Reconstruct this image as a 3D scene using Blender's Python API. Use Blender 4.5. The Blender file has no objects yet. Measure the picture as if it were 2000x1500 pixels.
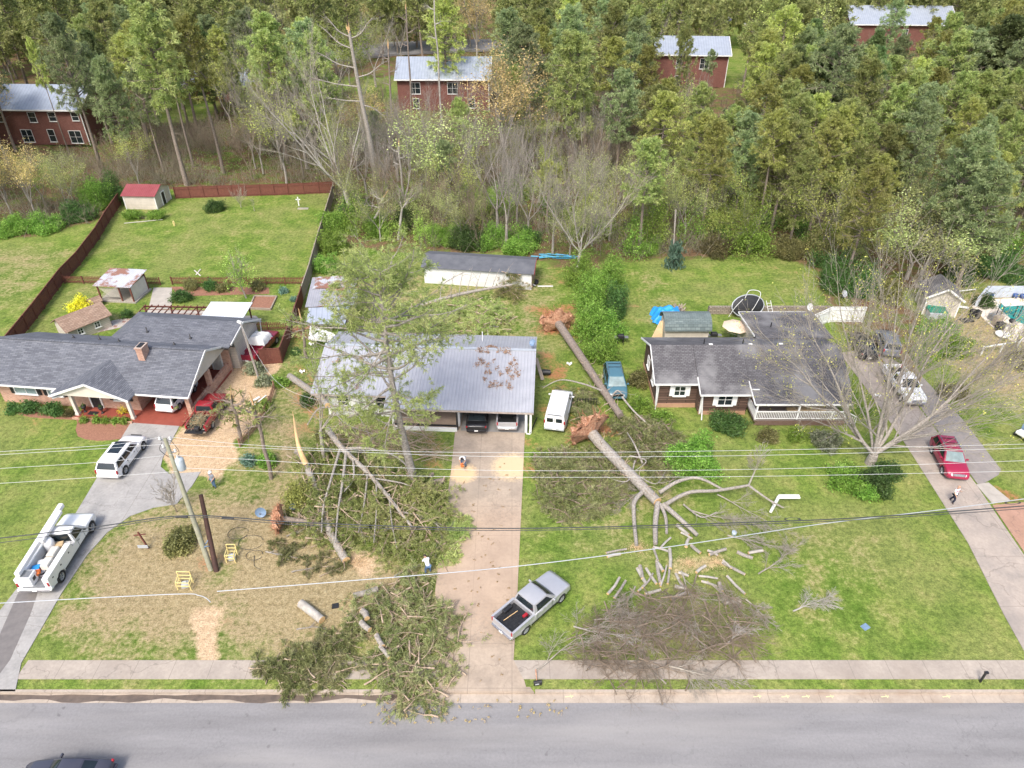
import bpy, bmesh, math, random
import numpy as np
from mathutils import Vector, Matrix
random.seed(7); rng = np.random.default_rng(7)
R = math.radians
S = bpy.context.scene
COL = S.collection
# ------------------------------------------------------------------ camera, sky, sun, exposure
CAMH, FPX, PITCH = 40.0, 1388.0, R(35)
cd = bpy.data.cameras.new('camera'); cam = bpy.data.objects.new('camera', cd); COL.objects.link(cam)
cd.sensor_width = 36; cd.lens = FPX / 2000 * 36; cd.clip_end = 2000; cd.clip_start = 0.5
cam.location = (0, 0, CAMH); cam.rotation_euler = (R(90) - PITCH, 0, 0); S.camera = cam
W = bpy.data.worlds.new('World'); S.world = W; W.use_nodes = True
nt = W.node_tree; bg = nt.nodes['Background']; sky = nt.nodes.new('ShaderNodeTexSky')
sky.sky_type = 'NISHITA'; sky.sun_disc = False; sky.sun_elevation = R(52); sky.sun_rotation = R(200)
sky.air_density = 1.0; sky.dust_density = 4.0; sky.ozone_density = 1.0
nt.links.new(sky.outputs[0], bg.inputs[0]); bg.inputs[1].default_value = 0.15
sl = bpy.data.lights.new('sun', 'SUN'); so = bpy.data.objects.new('sun', sl); COL.objects.link(so)
sl.energy = 1.7; sl.angle = R(14); sl.color = (1, .96, .9)
so.rotation_euler = (R(38), 0, R(-20)) # light comes from the upper front-left
so.location = (0, 0, 80)
S.view_settings.view_transform = 'Standard'; S.view_settings.look = 'None'
S.view_settings.exposure = 0.84; S.view_settings.gamma = 1
S.cycles.max_bounces = 5; S.cycles.diffuse_bounces = 3; S.cycles.glossy_bounces = 2
S.cycles.transmission_bounces = 2; S.cycles.transparent_max_bounces = 4

sP, cP = math.sin(PITCH), math.cos(PITCH)
def P(px, py, z=0.0):
    """world point at height z that the photo shows at pixel px,py (2000x1500)"""
    v = (py - 750) / FPX; u = (px - 1000) / FPX
    k = (CAMH - z) / (sP + v * cP)
    return Vector((u * k, k * (cP - v * sP), z))
def HT(px, py0, py1):
    y = P(px, py0).y; v = (py1 - 750) / FPX
    return CAMH - y * (sP + v * cP) / (cP - v * sP)
def proj(x, y, z):
    d = y * cP + (CAMH - z) * sP
    return 1000 + FPX * x / d, 750 + FPX * (-y * sP + (CAMH - z) * cP) / d

# ------------------------------------------------------------------ materials
MATS = {}
def nodes(name):
    m = bpy.data.materials.new(name); m.use_nodes = True
    t = m.node_tree; b = t.nodes['Principled BSDF']
    return m, t, b
def ramp(t, fac, stops):
    r = t.nodes.new('ShaderNodeValToRGB'); e = r.color_ramp.elements
    while len(e) < len(stops): e.new(.5)
    for i, (p, c) in enumerate(stops):
        e[i].position = p; e[i].color = (*c, 1) if len(c) == 3 else c
    t.links.new(fac, r.inputs[0]); return r.outputs[0]
def noise(t, vec, scale, detail=3, rough=.55, dist=0):
    n = t.nodes.new('ShaderNodeTexNoise'); n.inputs['Scale'].default_value = scale
    n.inputs['Detail'].default_value = detail; n.inputs['Roughness'].default_value = rough
    n.inputs['Distortion'].default_value = dist
    if vec is not None: t.links.new(vec, n.inputs['Vector'])
    return n.outputs[0]
def coord(t, kind='Object'):
    return t.nodes.new('ShaderNodeTexCoord').outputs[kind]
def mixc(t, fac, a, b, mode='MIX'):
    m = t.nodes.new('ShaderNodeMix'); m.data_type = 'RGBA'; m.blend_type = mode
    for s, v in ((m.inputs[0], fac), (m.inputs[6], a), (m.inputs[7], b)):
        if hasattr(v, 'is_output') or hasattr(v, 'links'): t.links.new(v, s)
        elif isinstance(v, (int, float)): s.default_value = v
        else: s.default_value = (*v, 1)
    return m.outputs[2]
def math_(t, op, a, b=0.0, clamp=False):
    m = t.nodes.new('ShaderNodeMath'); m.operation = op; m.use_clamp = clamp
    for s, v in ((m.inputs[0], a), (m.inputs[1], b)):
        if isinstance(v, (int, float)): s.default_value = v
        else: t.links.new(v, s)
    return m.outputs[0]
def bump(t, b, h, strength=.3, dist=.05):
    n = t.nodes.new('ShaderNodeBump'); n.inputs['Strength'].default_value = strength
    n.inputs['Distance'].default_value = dist; t.links.new(h, n.inputs['Height'])
    t.links.new(n.outputs[0], b.inputs['Normal'])
def mat(name, c1, c2=None, scale=4, rough=.7, metal=0, bmp=0, detail=4, coat=0, kind='Object'):
    if name in MATS: return MATS[name]
    m, t, b = nodes(name)
    if c2 is None: c2 = tuple(x * .8 for x in c1)
    n = noise(t, coord(t, kind), scale, detail, .65)
    t.links.new(ramp(t, n, [(.32, c1), (.68, c2)]), b.inputs['Base Color'])
    b.inputs['Roughness'].default_value = rough; b.inputs['Metallic'].default_value = metal
    b.inputs['Coat Weight'].default_value = coat
    if bmp: bump(t, b, n, bmp, .05)
    MATS[name] = m; return m
def leafmat(name, c1, c2, c3, scale=.35, trans=.35, rnd=.75):
    """leaves: clump-scale colour changes, per-leaf tint, per-tree change"""
    m, t, b = nodes(name)
    n = noise(t, coord(t), scale, 3, .6)
    col = ramp(t, n, [(.3, c1), (.5, c2), (.7, c3)])
    at = t.nodes.new('ShaderNodeAttribute'); at.attribute_name = 'tint'
    oi = t.nodes.new('ShaderNodeObjectInfo')
    h = t.nodes.new('ShaderNodeHueSaturation')
    t.links.new(col, h.inputs['Color'])
    v = math_(t, 'ADD', math_(t, 'MULTIPLY', at.outputs['Fac'], .9), .55)
    v = math_(t, 'MULTIPLY', v, math_(t, 'ADD', math_(t, 'MULTIPLY', oi.outputs['Random'], rnd), 1 - rnd * .5))
    t.links.new(v, h.inputs['Value'])
    t.links.new(math_(t, 'ADD', math_(t, 'MULTIPLY', oi.outputs['Random'], .035), .490), h.inputs['Hue'])
    t.links.new(h.outputs[0], b.inputs['Base Color']); b.inputs['Roughness'].default_value = .6
    tr = t.nodes.new('ShaderNodeBsdfTranslucent'); t.links.new(h.outputs[0], tr.inputs[0])
    ms = t.nodes.new('ShaderNodeMixShader'); ms.inputs[0].default_value = trans
    t.links.new(b.outputs[0], ms.inputs[1]); t.links.new(tr.outputs[0], ms.inputs[2])
    t.links.new(ms.outputs[0], t.nodes['Material Output'].inputs[0])
    MATS[name] = m; return m
def brickmat(name, c1, c2, mortar, sw, sh, rough=.85, wall=True, ms=.06, bmp=.4, swap=False, bias=0, big=None):
    m, t, b = nodes(name); co = coord(t)
    sx = t.nodes.new('ShaderNodeSeparateXYZ'); t.links.new(co, sx.inputs[0])
    cx = t.nodes.new('ShaderNodeCombineXYZ')
    if wall:
        t.links.new(math_(t, 'ADD', sx.outputs[0], sx.outputs[1]), cx.inputs[0]); t.links.new(sx.outputs[2], cx.inputs[1])
    elif swap:
        t.links.new(sx.outputs[1], cx.inputs[0]); t.links.new(sx.outputs[0], cx.inputs[1])
    else:
        t.links.new(sx.outputs[0], cx.inputs[0]); t.links.new(sx.outputs[1], cx.inputs[1])
    br = t.nodes.new('ShaderNodeTexBrick'); t.links.new(cx.outputs[0], br.inputs['Vector'])
    br.inputs['Scale'].default_value = 1; br.inputs['Brick Width'].default_value = sw; br.inputs['Row Height'].default_value = sh
    br.inputs['Mortar Size'].default_value = sh * ms; br.inputs['Bias'].default_value = bias
    br.inputs['Color1'].default_value = (*c1, 1); br.inputs['Color2'].default_value = (*c2, 1); br.inputs['Mortar'].default_value = (*mortar, 1)
    n = noise(t, co, .8, 4, .7)
    c = mixc(t, .55, br.outputs[0], ramp(t, n, [(.3, (.55, .55, .55)), (.7, (1, 1, 1))]), 'MULTIPLY')
    if big:
        n2 = noise(t, co, .35, 3, .6)
        c = mixc(t, ramp(t, n2, [(.45, (0, 0, 0)), (.65, (1, 1, 1))]), c, big)
    t.links.new(c, b.inputs['Base Color']); b.inputs['Roughness'].default_value = rough
    bump(t, b, br.outputs[1], -bmp, .02)
    MATS[name] = m; return m
def ribmat(name, c1, c2, period=.3, rough=.45, metal=.2, stain=None):
    m, t, b = nodes(name); co = coord(t)
    wv = t.nodes.new('ShaderNodeTexWave'); wv.wave_type = 'BANDS'; wv.bands_direction = 'X'; wv.inputs['Scale'].default_value = .314 / period
    t.links.new(co, wv.inputs[0])
    n = noise(t, co, .9, 4, .65)
    c = ramp(t, n, [(.3, c1), (.7, c2)])
    c = mixc(t, math_(t, 'MULTIPLY', math_(t, 'GREATER_THAN', wv.outputs[1], .93), .35), c, tuple(x * .55 for x in c1))
    if stain:
        n2 = noise(t, co, stain[1], 5, .7)
        c = mixc(t, ramp(t, n2, [(stain[2], (0, 0, 0)), (stain[2] + .08, (1, 1, 1))]), c, stain[0])
    t.links.new(c, b.inputs['Base Color']); b.inputs['Roughness'].default_value = rough; b.inputs['Metallic'].default_value = metal
    bump(t, b, wv.outputs[1], .5, .03)
    MATS[name] = m; return m
def paint(name, c, rough=.3, metal=0):
    if name in MATS: return MATS[name]
    m, t, b = nodes(name)
    n = noise(t, coord(t), 2.2, 4, .7)
    t.links.new(ramp(t, n, [(.3, c), (.75, tuple(x * .9 + .01 for x in c))]), b.inputs['Base Color'])
    b.inputs['Roughness'].default_value = rough; b.inputs['Metallic'].default_value = metal
    b.inputs['Coat Weight'].default_value = .5; b.inputs['Coat Roughness'].default_value = .12
    MATS[name] = m; return m
def glass(name, c=(.012, .017, .02), rough=.06):
    if name in MATS: return MATS[name]
    m, t, b = nodes(name); n = noise(t, coord(t), 1.2, 3)
    t.links.new(ramp(t, n, [(.3, c), (.7, tuple(x * 1.8 for x in c))]), b.inputs['Base Color'])
    b.inputs['Roughness'].default_value = rough; b.inputs['IOR'].default_value = 1.6
    MATS[name] = m; return m

M = dict(
 bark=mat('pine_bark', (.16, .125, .10), (.30, .25, .21), 6, .95, bmp=.8),
 greybark=mat('grey_bark', (.20, .175, .15), (.42, .385, .34), 7, .95, bmp=1.0),
 palebark=mat('pale_bark', (.48, .45, .40), (.29, .265, .235), 2.5, .9, bmp=.5),
 twig=mat('twig', (.24, .21, .17), (.42, .38, .315), 2, .95),
 lighttwig=mat('light_twig', (.34, .25, .18), (.48, .38, .28), 2, .95),
 brush=mat('brush_twigs', (.17, .145, .10), (.31, .28, .20), .35, .95),
 browntwig=mat('brown_twig', (.18, .14, .10), (.32, .25, .185), 2, .95),
 freshwood=mat('fresh_wood', (.72, .50, .26), (.60, .38, .18), 6, .8, bmp=.3),
 clayroot=mat('clay_root', (.27, .11, .06), (.56, .33, .21), 4.5, 1, bmp=1.0),
 root=mat('root', (.42, .20, .11), (.30, .15, .08), 5, .95),
 concrete=mat('concrete_plain', (.46, .42, .37), (.36, .33, .29), 1.6, .9, bmp=.1),
 white=mat('white_paint', (.80, .80, .78), (.72, .72, .70), 1.5, .5),
 offwhite=mat('cream_paint', (.66, .62, .55), (.58, .54, .47), 1.5, .7),
 black=mat('black_plastic', (.012, .012, .014), (.03, .03, .032), 6, .5),
 rubber=mat('rubber', (.015, .015, .016), (.03, .03, .03), 8, .85),
 rim=mat('wheel_rim', (.50, .51, .53), (.36, .37, .39), 6, .35, .6),
 chrome=mat('chrome', (.7, .7, .72), (.5, .5, .52), 3, .2, .9),
 red=mat('tail_lamp', (.30, .012, .02), (.42, .03, .04), 6, .25),
 lamp=mat('head_lamp', (.72, .74, .76), (.5, .52, .55), 8, .15),
 steel=mat('grey_metal', (.30, .31, .32), (.22, .23, .24), 4, .5, .4),
 redwood=mat('brown_red_stain', (.13, .045, .032), (.19, .065, .045), 3, .8, bmp=.2),
 greywood=mat('weathered_wood', (.27, .22, .17), (.38, .32, .26), 3, .9, bmp=.3),
 tanwood=mat('lumber', (.60, .45, .26), (.48, .34, .19), 3, .8),
 terracotta=mat('red_floor', (.24, .055, .035), (.30, .075, .05), 1.5, .7),
 soil=mat('bark_mulch', (.22, .10, .065), (.33, .17, .11), 7, 1, bmp=.6),
 stone=mat('garden_stone', (.42, .39, .33), (.28, .25, .21), 5, .95, bmp=.5),
 yellow=mat('yellow_paint', (.78, .66, .30), (.70, .56, .22), 6, .5),
 blue=mat('blue_tarp', (.02, .24, .66), (.04, .36, .80), 2, .45, bmp=.5),
 denim=mat('denim', (.07, .13, .24), (.11, .19, .31), 12, .9),
 navy=mat('dark_trousers', (.012, .014, .03), (.02, .022, .045), 9, .9),
 skin=mat('skin', (.52, .32, .22), (.46, .27, .19), 8, .6),
 hair=mat('dark_hair', (.02, .015, .012), (.035, .025, .02), 20, .7),
 greycloth=mat('grey_shirt', (.20, .22, .26), (.27, .29, .33), 9, .9),
 whitecloth=mat('white_shirt', (.80, .80, .80), (.70, .70, .72), 6, .9),
 pink=mat('magenta_cloth', (.42, .02, .14), (.50, .04, .18), 6, .9),
 orange=mat('orange_plastic', (.75, .16, .03), (.85, .24, .06), 4, .5),
 green=mat('green_plastic', (.01, .16, .10), (.02, .22, .14), 3, .45),
 canvas=mat('tan_canvas', (.70, .56, .43), (.62, .49, .37), 3, .8),
 greymetal=mat('light_grey_metal', (.52, .55, .58), (.44, .47, .50), 2, .5, .2),
 teal=mat('pool_water', (.012, .24, .23), (.02, .30, .28), 1.2, .08, bmp=.2),
 bluegrey=mat('blue_grey', (.14, .22, .33), (.20, .29, .42), 4, .5),
 sawdust=mat('sawdust', (.66, .50, .30), (.54, .38, .22), 9, 1, bmp=.3),
)
M['gla'] = glass('car_glass'); M['glalight'] = glass('pale_glass', (.17, .22, .22), .1)
M['shingle_l'] = brickmat('blue_grey_shingles', (.115, .122, .145), (.20, .21, .235), (.08, .085, .10), .55, .14, .9, False, .12, .5)
M['shingle_ls'] = brickmat('blue_grey_shingles_turned', (.115, .122, .145), (.20, .21, .235), (.08, .085, .10), .55, .14, .9, False, .12, .5, swap=True)
M['shingle_r'] = brickmat('charcoal_shingles', (.105, .10, .106), (.17, .165, .172), (.06, .057, .062), .34, .15, .92, False, .14, .6, big=(.20, .197, .20))
M['shingle_g'] = brickmat('green_grey_shingles', (.13, .17, .17), (.20, .25, .245), (.08, .10, .10), .5, .16, .9, False, .1, .5)
M['shingle_t'] = brickmat('tan_shingles', (.30, .20, .14), (.42, .30, .22), (.2, .13, .1), .5, .16, .9, False, .1, .5, swap=True)
M['brick'] = brickmat('orange_brick', (.44, .20, .12), (.62, .36, .25), (.52, .42, .36), .24, .085, .9, True, .14, .4)
M['brick_far'] = brickmat('dark_red_brick', (.16, .055, .042), (.23, .085, .065), (.20, .13, .11), .24, .085, .9, True, .1, .3)
M['siding_b'] = brickmat('brown_siding', (.11, .062, .045), (.19, .115, .085), (.022, .014, .012), 3.5, .19, .85, True, .16, .9)
M['siding_w'] = brickmat('cream_siding', (.62, .56, .48), (.66, .60, .52), (.42, .37, .31), 5, .2, .7, True, .08, .4)
M['siding_white'] = brickmat('white_siding', (.78, .78, .77), (.82, .82, .81), (.6, .6, .6), 5, .16, .6, True, .06, .3)
M['metal_mid'] = ribmat('lavender_metal_roof', (.36, .365, .40), (.44, .445, .475), .30, .42, .1)
M['metal_far'] = ribmat('blue_grey_metal_roof', (.29, .33, .40), (.37, .41, .48), .6, .45, .1)
M['metal_rust'] = ribmat('rusty_tin_roof', (.52, .53, .56), (.62, .63, .66), .25, .5, .2, stain=((.32, .16, .11), .45, .47))
M['metal_grey'] = ribmat('grey_tin_roof', (.34, .34, .37), (.42, .42, .45), .25, .5, .2, stain=((.35, .19, .12), .35, .52))
M['metal_white'] = ribmat('white_tin_roof', (.62, .65, .68), (.70, .73, .75), .3, .5, .1)
M['redroof'] = ribmat('red_tin_roof', (.24, .05, .055), (.31, .08, .085), .3, .5, .1)
M['darkroll'] = mat('dark_roll_roof', (.085, .09, .105), (.13, .135, .15), .8, .9)
M['pine'] = leafmat('pine_needles', (.27, .33, .10), (.40, .44, .15), (.52, .52, .22), trans=.5)
M['pine_y'] = leafmat('yellow_pine_needles', (.34, .37, .09), (.48, .50, .15), (.60, .58, .22), trans=.5); M['pine_grey'] = leafmat('grey_pine_needles', (.24, .31, .14), (.36, .43, .20), (.47, .52, .27), trans=.5)
M['pine_dark'] = leafmat('dark_pine_needles', (.12, .18, .06), (.19, .25, .09), (.27, .33, .13), trans=.45)
M['pine_dry'] = leafmat('cut_pine_needles', (.20, .23, .08), (.31, .33, .13), (.43, .41, .22), .8, .45)
M['spring'] = leafmat('spring_leaves', (.22, .32, .05), (.32, .42, .08), (.42, .48, .14))
M['yellowgreen'] = leafmat('yellow_green_leaves', (.28, .34, .07), (.42, .44, .12), (.50, .50, .17))
M['palegreen'] = leafmat('pale_green_leaves', (.29, .34, .10), (.41, .44, .16), (.52, .53, .24))
M['budyellow'] = leafmat('yellow_buds', (.5, .5, .08), (.62, .60, .12), (.66, .62, .2), trans=.3)
M['tan'] = leafmat('tan_buds', (.42, .29, .12), (.55, .40, .18), (.62, .47, .24))
M['shrub'] = leafmat('bright_shrub_leaves', (.13, .24, .03), (.23, .37, .055), (.34, .47, .10), .9, rnd=.4)
M['hedge'] = leafmat('dark_hedge_leaves', (.05, .11, .025), (.09, .17, .04), (.15, .24, .06), 1.2)
M['gold'] = leafmat('golden_leaves', (.55, .42, .03), (.72, .60, .05), (.62, .62, .10), 1.5)
M['silver'] = leafmat('variegated_leaves', (.22, .28, .14), (.36, .40, .25), (.50, .52, .38), 1.5)
M['drybush'] = leafmat('dry_bush_leaves', (.14, .13, .05), (.20, .19, .07), (.28, .24, .10), 1.2)
M['aloe'] = leafmat('blue_green_leaves', (.10, .20, .14), (.16, .28, .20), (.24, .36, .27), 2)

# ------------------------------------------------------------------ mesh builder
def unit(v):
    v = np.asarray(v, float); return v / (np.linalg.norm(v, axis=-1, keepdims=True) + 1e-9)
class MB:
    def __init__(s): s.c = []
    def raw(s, v, f, smooth=False, tint=None, mi=0):
        s.c.append((np.asarray(v, float).reshape(-1, 3), np.asarray(f, int), smooth, tint, mi)); return s
    def box(s, c, d, rz=0, mi=0, top=1.0, tilt=0):
        x, y, z = d[0] / 2, d[1] / 2, d[2] / 2; t = top
        v = np.array([(-x, -y, -z), (x, -y, -z), (x, y, -z), (-x, y, -z), (-x*t, -y*t, z), (x*t, -y*t, z), (x*t, y*t, z), (-x*t, y*t, z)])
        if tilt:
            ct, st = math.cos(tilt), math.sin(tilt); v = np.c_[v[:, 0]*ct + v[:, 2]*st, v[:, 1], -v[:, 0]*st + v[:, 2]*ct]
        if rz:
            cr, sr = math.cos(rz), math.sin(rz); v = np.c_[v[:, 0]*cr - v[:, 1]*sr, v[:, 0]*sr + v[:, 1]*cr, v[:, 2]]
        return s.raw(v + np.array(c, float), [(0, 3, 2, 1), (4, 5, 6, 7), (0, 1, 5, 4), (1, 2, 6, 5), (2, 3, 7, 6), (3, 0, 4, 7)], mi=mi)
    def beam(s, a, b, w, h=None):
        a = np.array(a, float); b = np.array(b, float); h = h or w
        d = unit(b - a); up = np.array((0, 0, 1.)) if abs(d[2]) < .95 else np.array((0, 1., 0))
        sd = unit(np.cross(d, up)) * w / 2; u = unit(np.cross(sd, d)) * h / 2
        v = [p + i * sd + j * u for p in (a, b) for i, j in ((-1, -1), (1, -1), (1, 1), (-1, 1))]
        return s.raw(v, [(0, 1, 2, 3), (4, 7, 6, 5), (0, 4, 5, 1), (1, 5, 6, 2), (2, 6, 7, 3), (3, 7, 4, 0)])
    def slab(s, q, t=.12):
        """four corners of a top surface, thickened downwards"""
        q = np.array(q, float); v = np.r_[q, q - np.array((0, 0, t))]
        return s.raw(v, [(0, 1, 2, 3), (7, 6, 5, 4), (0, 4, 5, 1), (1, 5, 6, 2), (2, 6, 7, 3), (3, 7, 4, 0)])
    def prism(s, poly, z0, z1):
        p = np.array([(a[0], a[1]) for a in poly], float); n = len(p)
        if sum(p[i][0]*p[(i+1) % n][1] - p[(i+1) % n][0]*p[i][1] for i in range(n)) < 0: p = p[::-1]
        v = np.r_[np.c_[p, np.full(n, z0)], np.c_[p, np.full(n, z1)]]
        s.raw(v, [[i, (i+1) % n, n + (i+1) % n, n + i] for i in range(n)])
        s.raw(v[n:], [list(range(n))]); return s.raw(v[:n], [list(range(n))[::-1]])
    def tube(s, pts, rad, sides=8, cap=True, smooth=True):
        pts = np.array([tuple(p) for p in pts], float); n = len(pts)
        rad = np.full(n, rad) if np.isscalar(rad) else np.array(rad, float)
        d = np.gradient(pts, axis=0); d = unit(d)
        ref = np.array((.31, .17, .93)) if abs(d[:, 2]).mean() < .9 else np.array((1., .1, .05))
        a = unit(np.cross(d, ref)); b = np.cross(d, a)
        th = np.linspace(0, 2 * np.pi, sides, endpoint=False)
        ring = pts[:, None] + rad[:, None, None] * (a[:, None] * np.cos(th)[None, :, None] + b[:, None] * np.sin(th)[None, :, None])
        i = np.arange(n - 1)[:, None] * sides; j = np.arange(sides)[None]; k = (j + 1) % sides
        f = np.stack([i + j, i + k, i + sides + k, i + sides + j], -1).reshape(-1, 4)
        s.raw(ring.reshape(-1, 3), f, smooth)
        if cap:
            s.raw(ring[0], [list(range(sides))[::-1]]); s.raw(ring[-1], [list(range(sides))])
        return s
    def sticks(s, segs, sides=3):
        if not len(segs): return s
        a = np.array([x[0] for x in segs]); b = np.array([x[1] for x in segs])
        ra = np.array([x[2] for x in segs]); rb = np.array([x[3] for x in segs])
        d = unit(b - a); ref = np.where(np.abs(d[:, 2:3]) < .9, np.array((0, 0, 1.)), np.array((1., 0, 0)))
        u = unit(np.cross(d, ref)); w = np.cross(d, u); n = len(a)
        th = np.linspace(0, 2 * np.pi, sides, endpoint=False)
        o = u[:, None] * np.cos(th)[None, :, None] + w[:, None] * np.sin(th)[None, :, None]
        v = np.concatenate([a[:, None] + o * ra[:, None, None], b[:, None] + o * rb[:, None, None]], 1)
        base = np.arange(n)[:, None] * 2 * sides; j = np.arange(sides)[None]; k = (j + 1) % sides
        f = np.stack([base + j, base + k, base + sides + k, base + sides + j], -1).reshape(-1, 4)
        return s.raw(v.reshape(-1, 3), f, True)
    def quads(s, q, tint=None):
        n = len(q)
        if n == 0: return s
        return s.raw(q.reshape(-1, 3), np.arange(n * 4).reshape(-1, 4), False, rng.random(n) if tint is None else tint)
    def lathe(s, prof, c=(0, 0, 0), n=16, axis='z', smooth=True):
        """prof: (r, h) pairs"""
        th = np.linspace(0, 2 * np.pi, n, endpoint=False); pr = np.array(prof, float)
        x = pr[:, 0:1] * np.cos(th); y = pr[:, 0:1] * np.sin(th); z = np.repeat(pr[:, 1:2], n, 1)
        v = np.stack([x, y, z], -1) if axis == 'z' else np.stack([x, z, y], -1)
        i = np.arange(len(pr) - 1)[:, None] * n; j = np.arange(n)[None]; k = (j + 1) % n
        f = np.stack([i + j, i + k, i + n + k, i + n + j], -1).reshape(-1, 4)
        if axis != 'z': f = f[:, ::-1]
        return s.raw(v.reshape(-1, 3) + np.array(c, float), f, smooth)
    def grid(s, fn, nu, nv, smooth=True):
        v = np.array([fn(i / nu, j / nv) for i in range(nu + 1) for j in range(nv + 1)], float)
        i = np.arange(nu)[:, None] * (nv + 1); j = np.arange(nv)[None]
        f = np.stack([i + j, i + nv + 1 + j, i + nv + 2 + j, i + j + 1], -1).reshape(-1, 4)
        return s.raw(v, f, smooth)
    def mesh(s, name, mats, off=(0, 0, 0)):
        vs = []; ls = []; st = []; sm = []; ti = []; mi = []; nv = 0; nl = 0
        for v, f, smooth, t, m in s.c:
            if f.ndim == 1: f = f[None]
            k, w = f.shape; vs.append(v); ls.append(f.ravel() + nv); st.append(nl + np.arange(k) * w)
            nv += len(v); nl += k * w; sm.append(np.full(k, smooth)); mi.append(np.full(k, m))
            ti.append(np.full(k, .5) if t is None else t)
        me = bpy.data.meshes.new(name)
        v = np.concatenate(vs) - np.array(off, float); l = np.concatenate(ls); st = np.concatenate(st)
        me.vertices.add(len(v)); me.vertices.foreach_set('co', v.astype(np.float32).ravel())
        me.loops.add(len(l)); me.loops.foreach_set('vertex_index', l.astype(np.int32))
        me.polygons.add(len(st)); me.polygons.foreach_set('loop_start', st.astype(np.int32))
        me.update(calc_edges=True); me.polygons.foreach_set('use_smooth', np.concatenate(sm))
        me.polygons.foreach_set('material_index', np.concatenate(mi).astype(np.int32))
        a = me.attributes.new('tint', 'FLOAT', 'FACE'); a.data.foreach_set('value', np.concatenate(ti).astype(np.float32))
        for m in (mats if isinstance(mats, (list, tuple)) else [mats]): me.materials.append(M[m] if isinstance(m, str) else m)
        me.validate(); return me
    def build(s, name, mats, parent=None, off=None, bevel=0):
        if not s.c: return None
        if off is None: off = (0, 0, 0)
        if off == 'w': off = tuple(parent.location)
        o = bpy.data.objects.new(name, s.mesh(name, mats, off)); COL.objects.link(o); o.parent = parent
        if bevel:
            b = o.modifiers.new('bevel', 'BEVEL'); b.width = bevel; b.segments = 2; b.limit_method = 'ANGLE'
        return o
def thing(name, label, cat, loc=(0, 0, 0), rz=0, group=None):
    o = bpy.data.objects.new(name, None); COL.objects.link(o); o.location = loc; o.rotation_euler = (0, 0, rz)
    o.empty_display_size = .2; o['label'] = label; o['category'] = cat
    if group: o['group'] = group
    return o
def tag(o, label, cat, group=None, loc=None):
    o['label'] = label; o['category'] = cat
    if group: o['group'] = group
    return o
def single(mb, name, m, label, cat, base, group=None, bevel=0):
    """a thing that is one mesh; mb in world coordinates"""
    base = tuple(base); o = mb.build(name, m, None, base, bevel); o.location = base
    return tag(o, label, cat, group)
def struct(mb, name, m):
    o = mb.build(name, m); o['kind'] = 'structure'; return o
def bez(p, n=12):
    """smooth curve through points"""
    p = [Vector(q) for q in p]; out = []
    for i in range(len(p) - 1):
        a = p[max(i-1, 0)]; b = p[i]; c = p[i+1]; d = p[min(i+2, len(p)-1)]
        for k in range(n):
            t = k / n
            out.append(.5 * ((2*b) + (c-a)*t + (2*a-5*b+4*c-d)*t*t + (3*b-a-3*c+d)*t**3))
    out.append(p[-1]); return out

# ------------------------------------------------------------------ vegetation pieces
def blades(C, D, k, ln, wd, spread):
    """k needle blades fanning out from each centre"""
    C = np.repeat(np.asarray(C, float), k, 0); D = np.repeat(np.asarray(D, float), k, 0); n = len(C)
    d = unit(unit(D) + spread * rng.normal(size=(n, 3))); s = unit(np.cross(d, rng.normal(size=(n, 3))))
    l = ln * rng.uniform(.6, 1.1, (n, 1)); w = wd * rng.uniform(.7, 1.2, (n, 1))
    e = C + d * l + np.array((0, 0, -.12)) * l
    return np.stack([C - s*w*.25, C + s*w*.25, e + s*w*.5, e - s*w*.5], 1)
def leafq(C, k, spread, size):
    C = np.repeat(np.asarray(C, float), k, 0); n = len(C)
    c = C + rng.normal(size=(n, 3)) * spread
    a = unit(rng.normal(size=(n, 3)) + np.array((0, 0, .3))); b = unit(np.cross(a, rng.normal(size=(n, 3)))); a2 = np.cross(a, b)
    z = size * rng.uniform(.5, 1.2, (n, 1)) * .5
    return np.stack([c - b*z, c + a2*z*.7, c + b*z, c - a2*z*.7], 1)
def grow(segs, tips, p, d, L, r, lvl, nseg=5, wob=.12, up=.03, nch=3, chL=.62, ang=.75, start=.25, r_end=.35, rmin=.006):
    step = L / nseg; p = np.array(p, float); d = unit(d)
    for i in range(nseg):
        d = unit(d + wob * rng.normal(size=3) + np.array((0, 0, up)))
        r2 = max(rmin, r * (1 - (1 - r_end) / (nseg - i * .99)))  if False else max(rmin, r * (r_end ** (1 / nseg)))
        q = p + d * step; segs.append((p, q, r, r2)); p = q; r = r2
        if lvl > 0 and (i + 1) / nseg > start:
            for _ in range(nch):
                if rng.random() < .8:
                    ax = unit(np.cross(d, rng.normal(size=3))); a = ang * rng.uniform(.6, 1.25)
                    dd = d * math.cos(a) + ax * math.sin(a); f = 1 - .45 * (i / nseg)
                    grow(segs, tips, p, dd, L * chL * f * rng.uniform(.6, 1.1), r * .62, lvl - 1, max(2, nseg - 1), wob * 1.15, up, nch, chL, ang, .2, r_end, rmin)
    tips.append((p, d))
    if lvl > 0: grow(segs, tips, p, d, L * chL * .8, r, lvl - 1, max(2, nseg - 1), wob, up, nch, chL, ang, .2, r_end, rmin)
def addsegs(mb, segs):
    mb.sticks([s for s in segs if s[2] >= .05], 6); mb.sticks([s for s in segs if s[2] < .05], 3)

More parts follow.
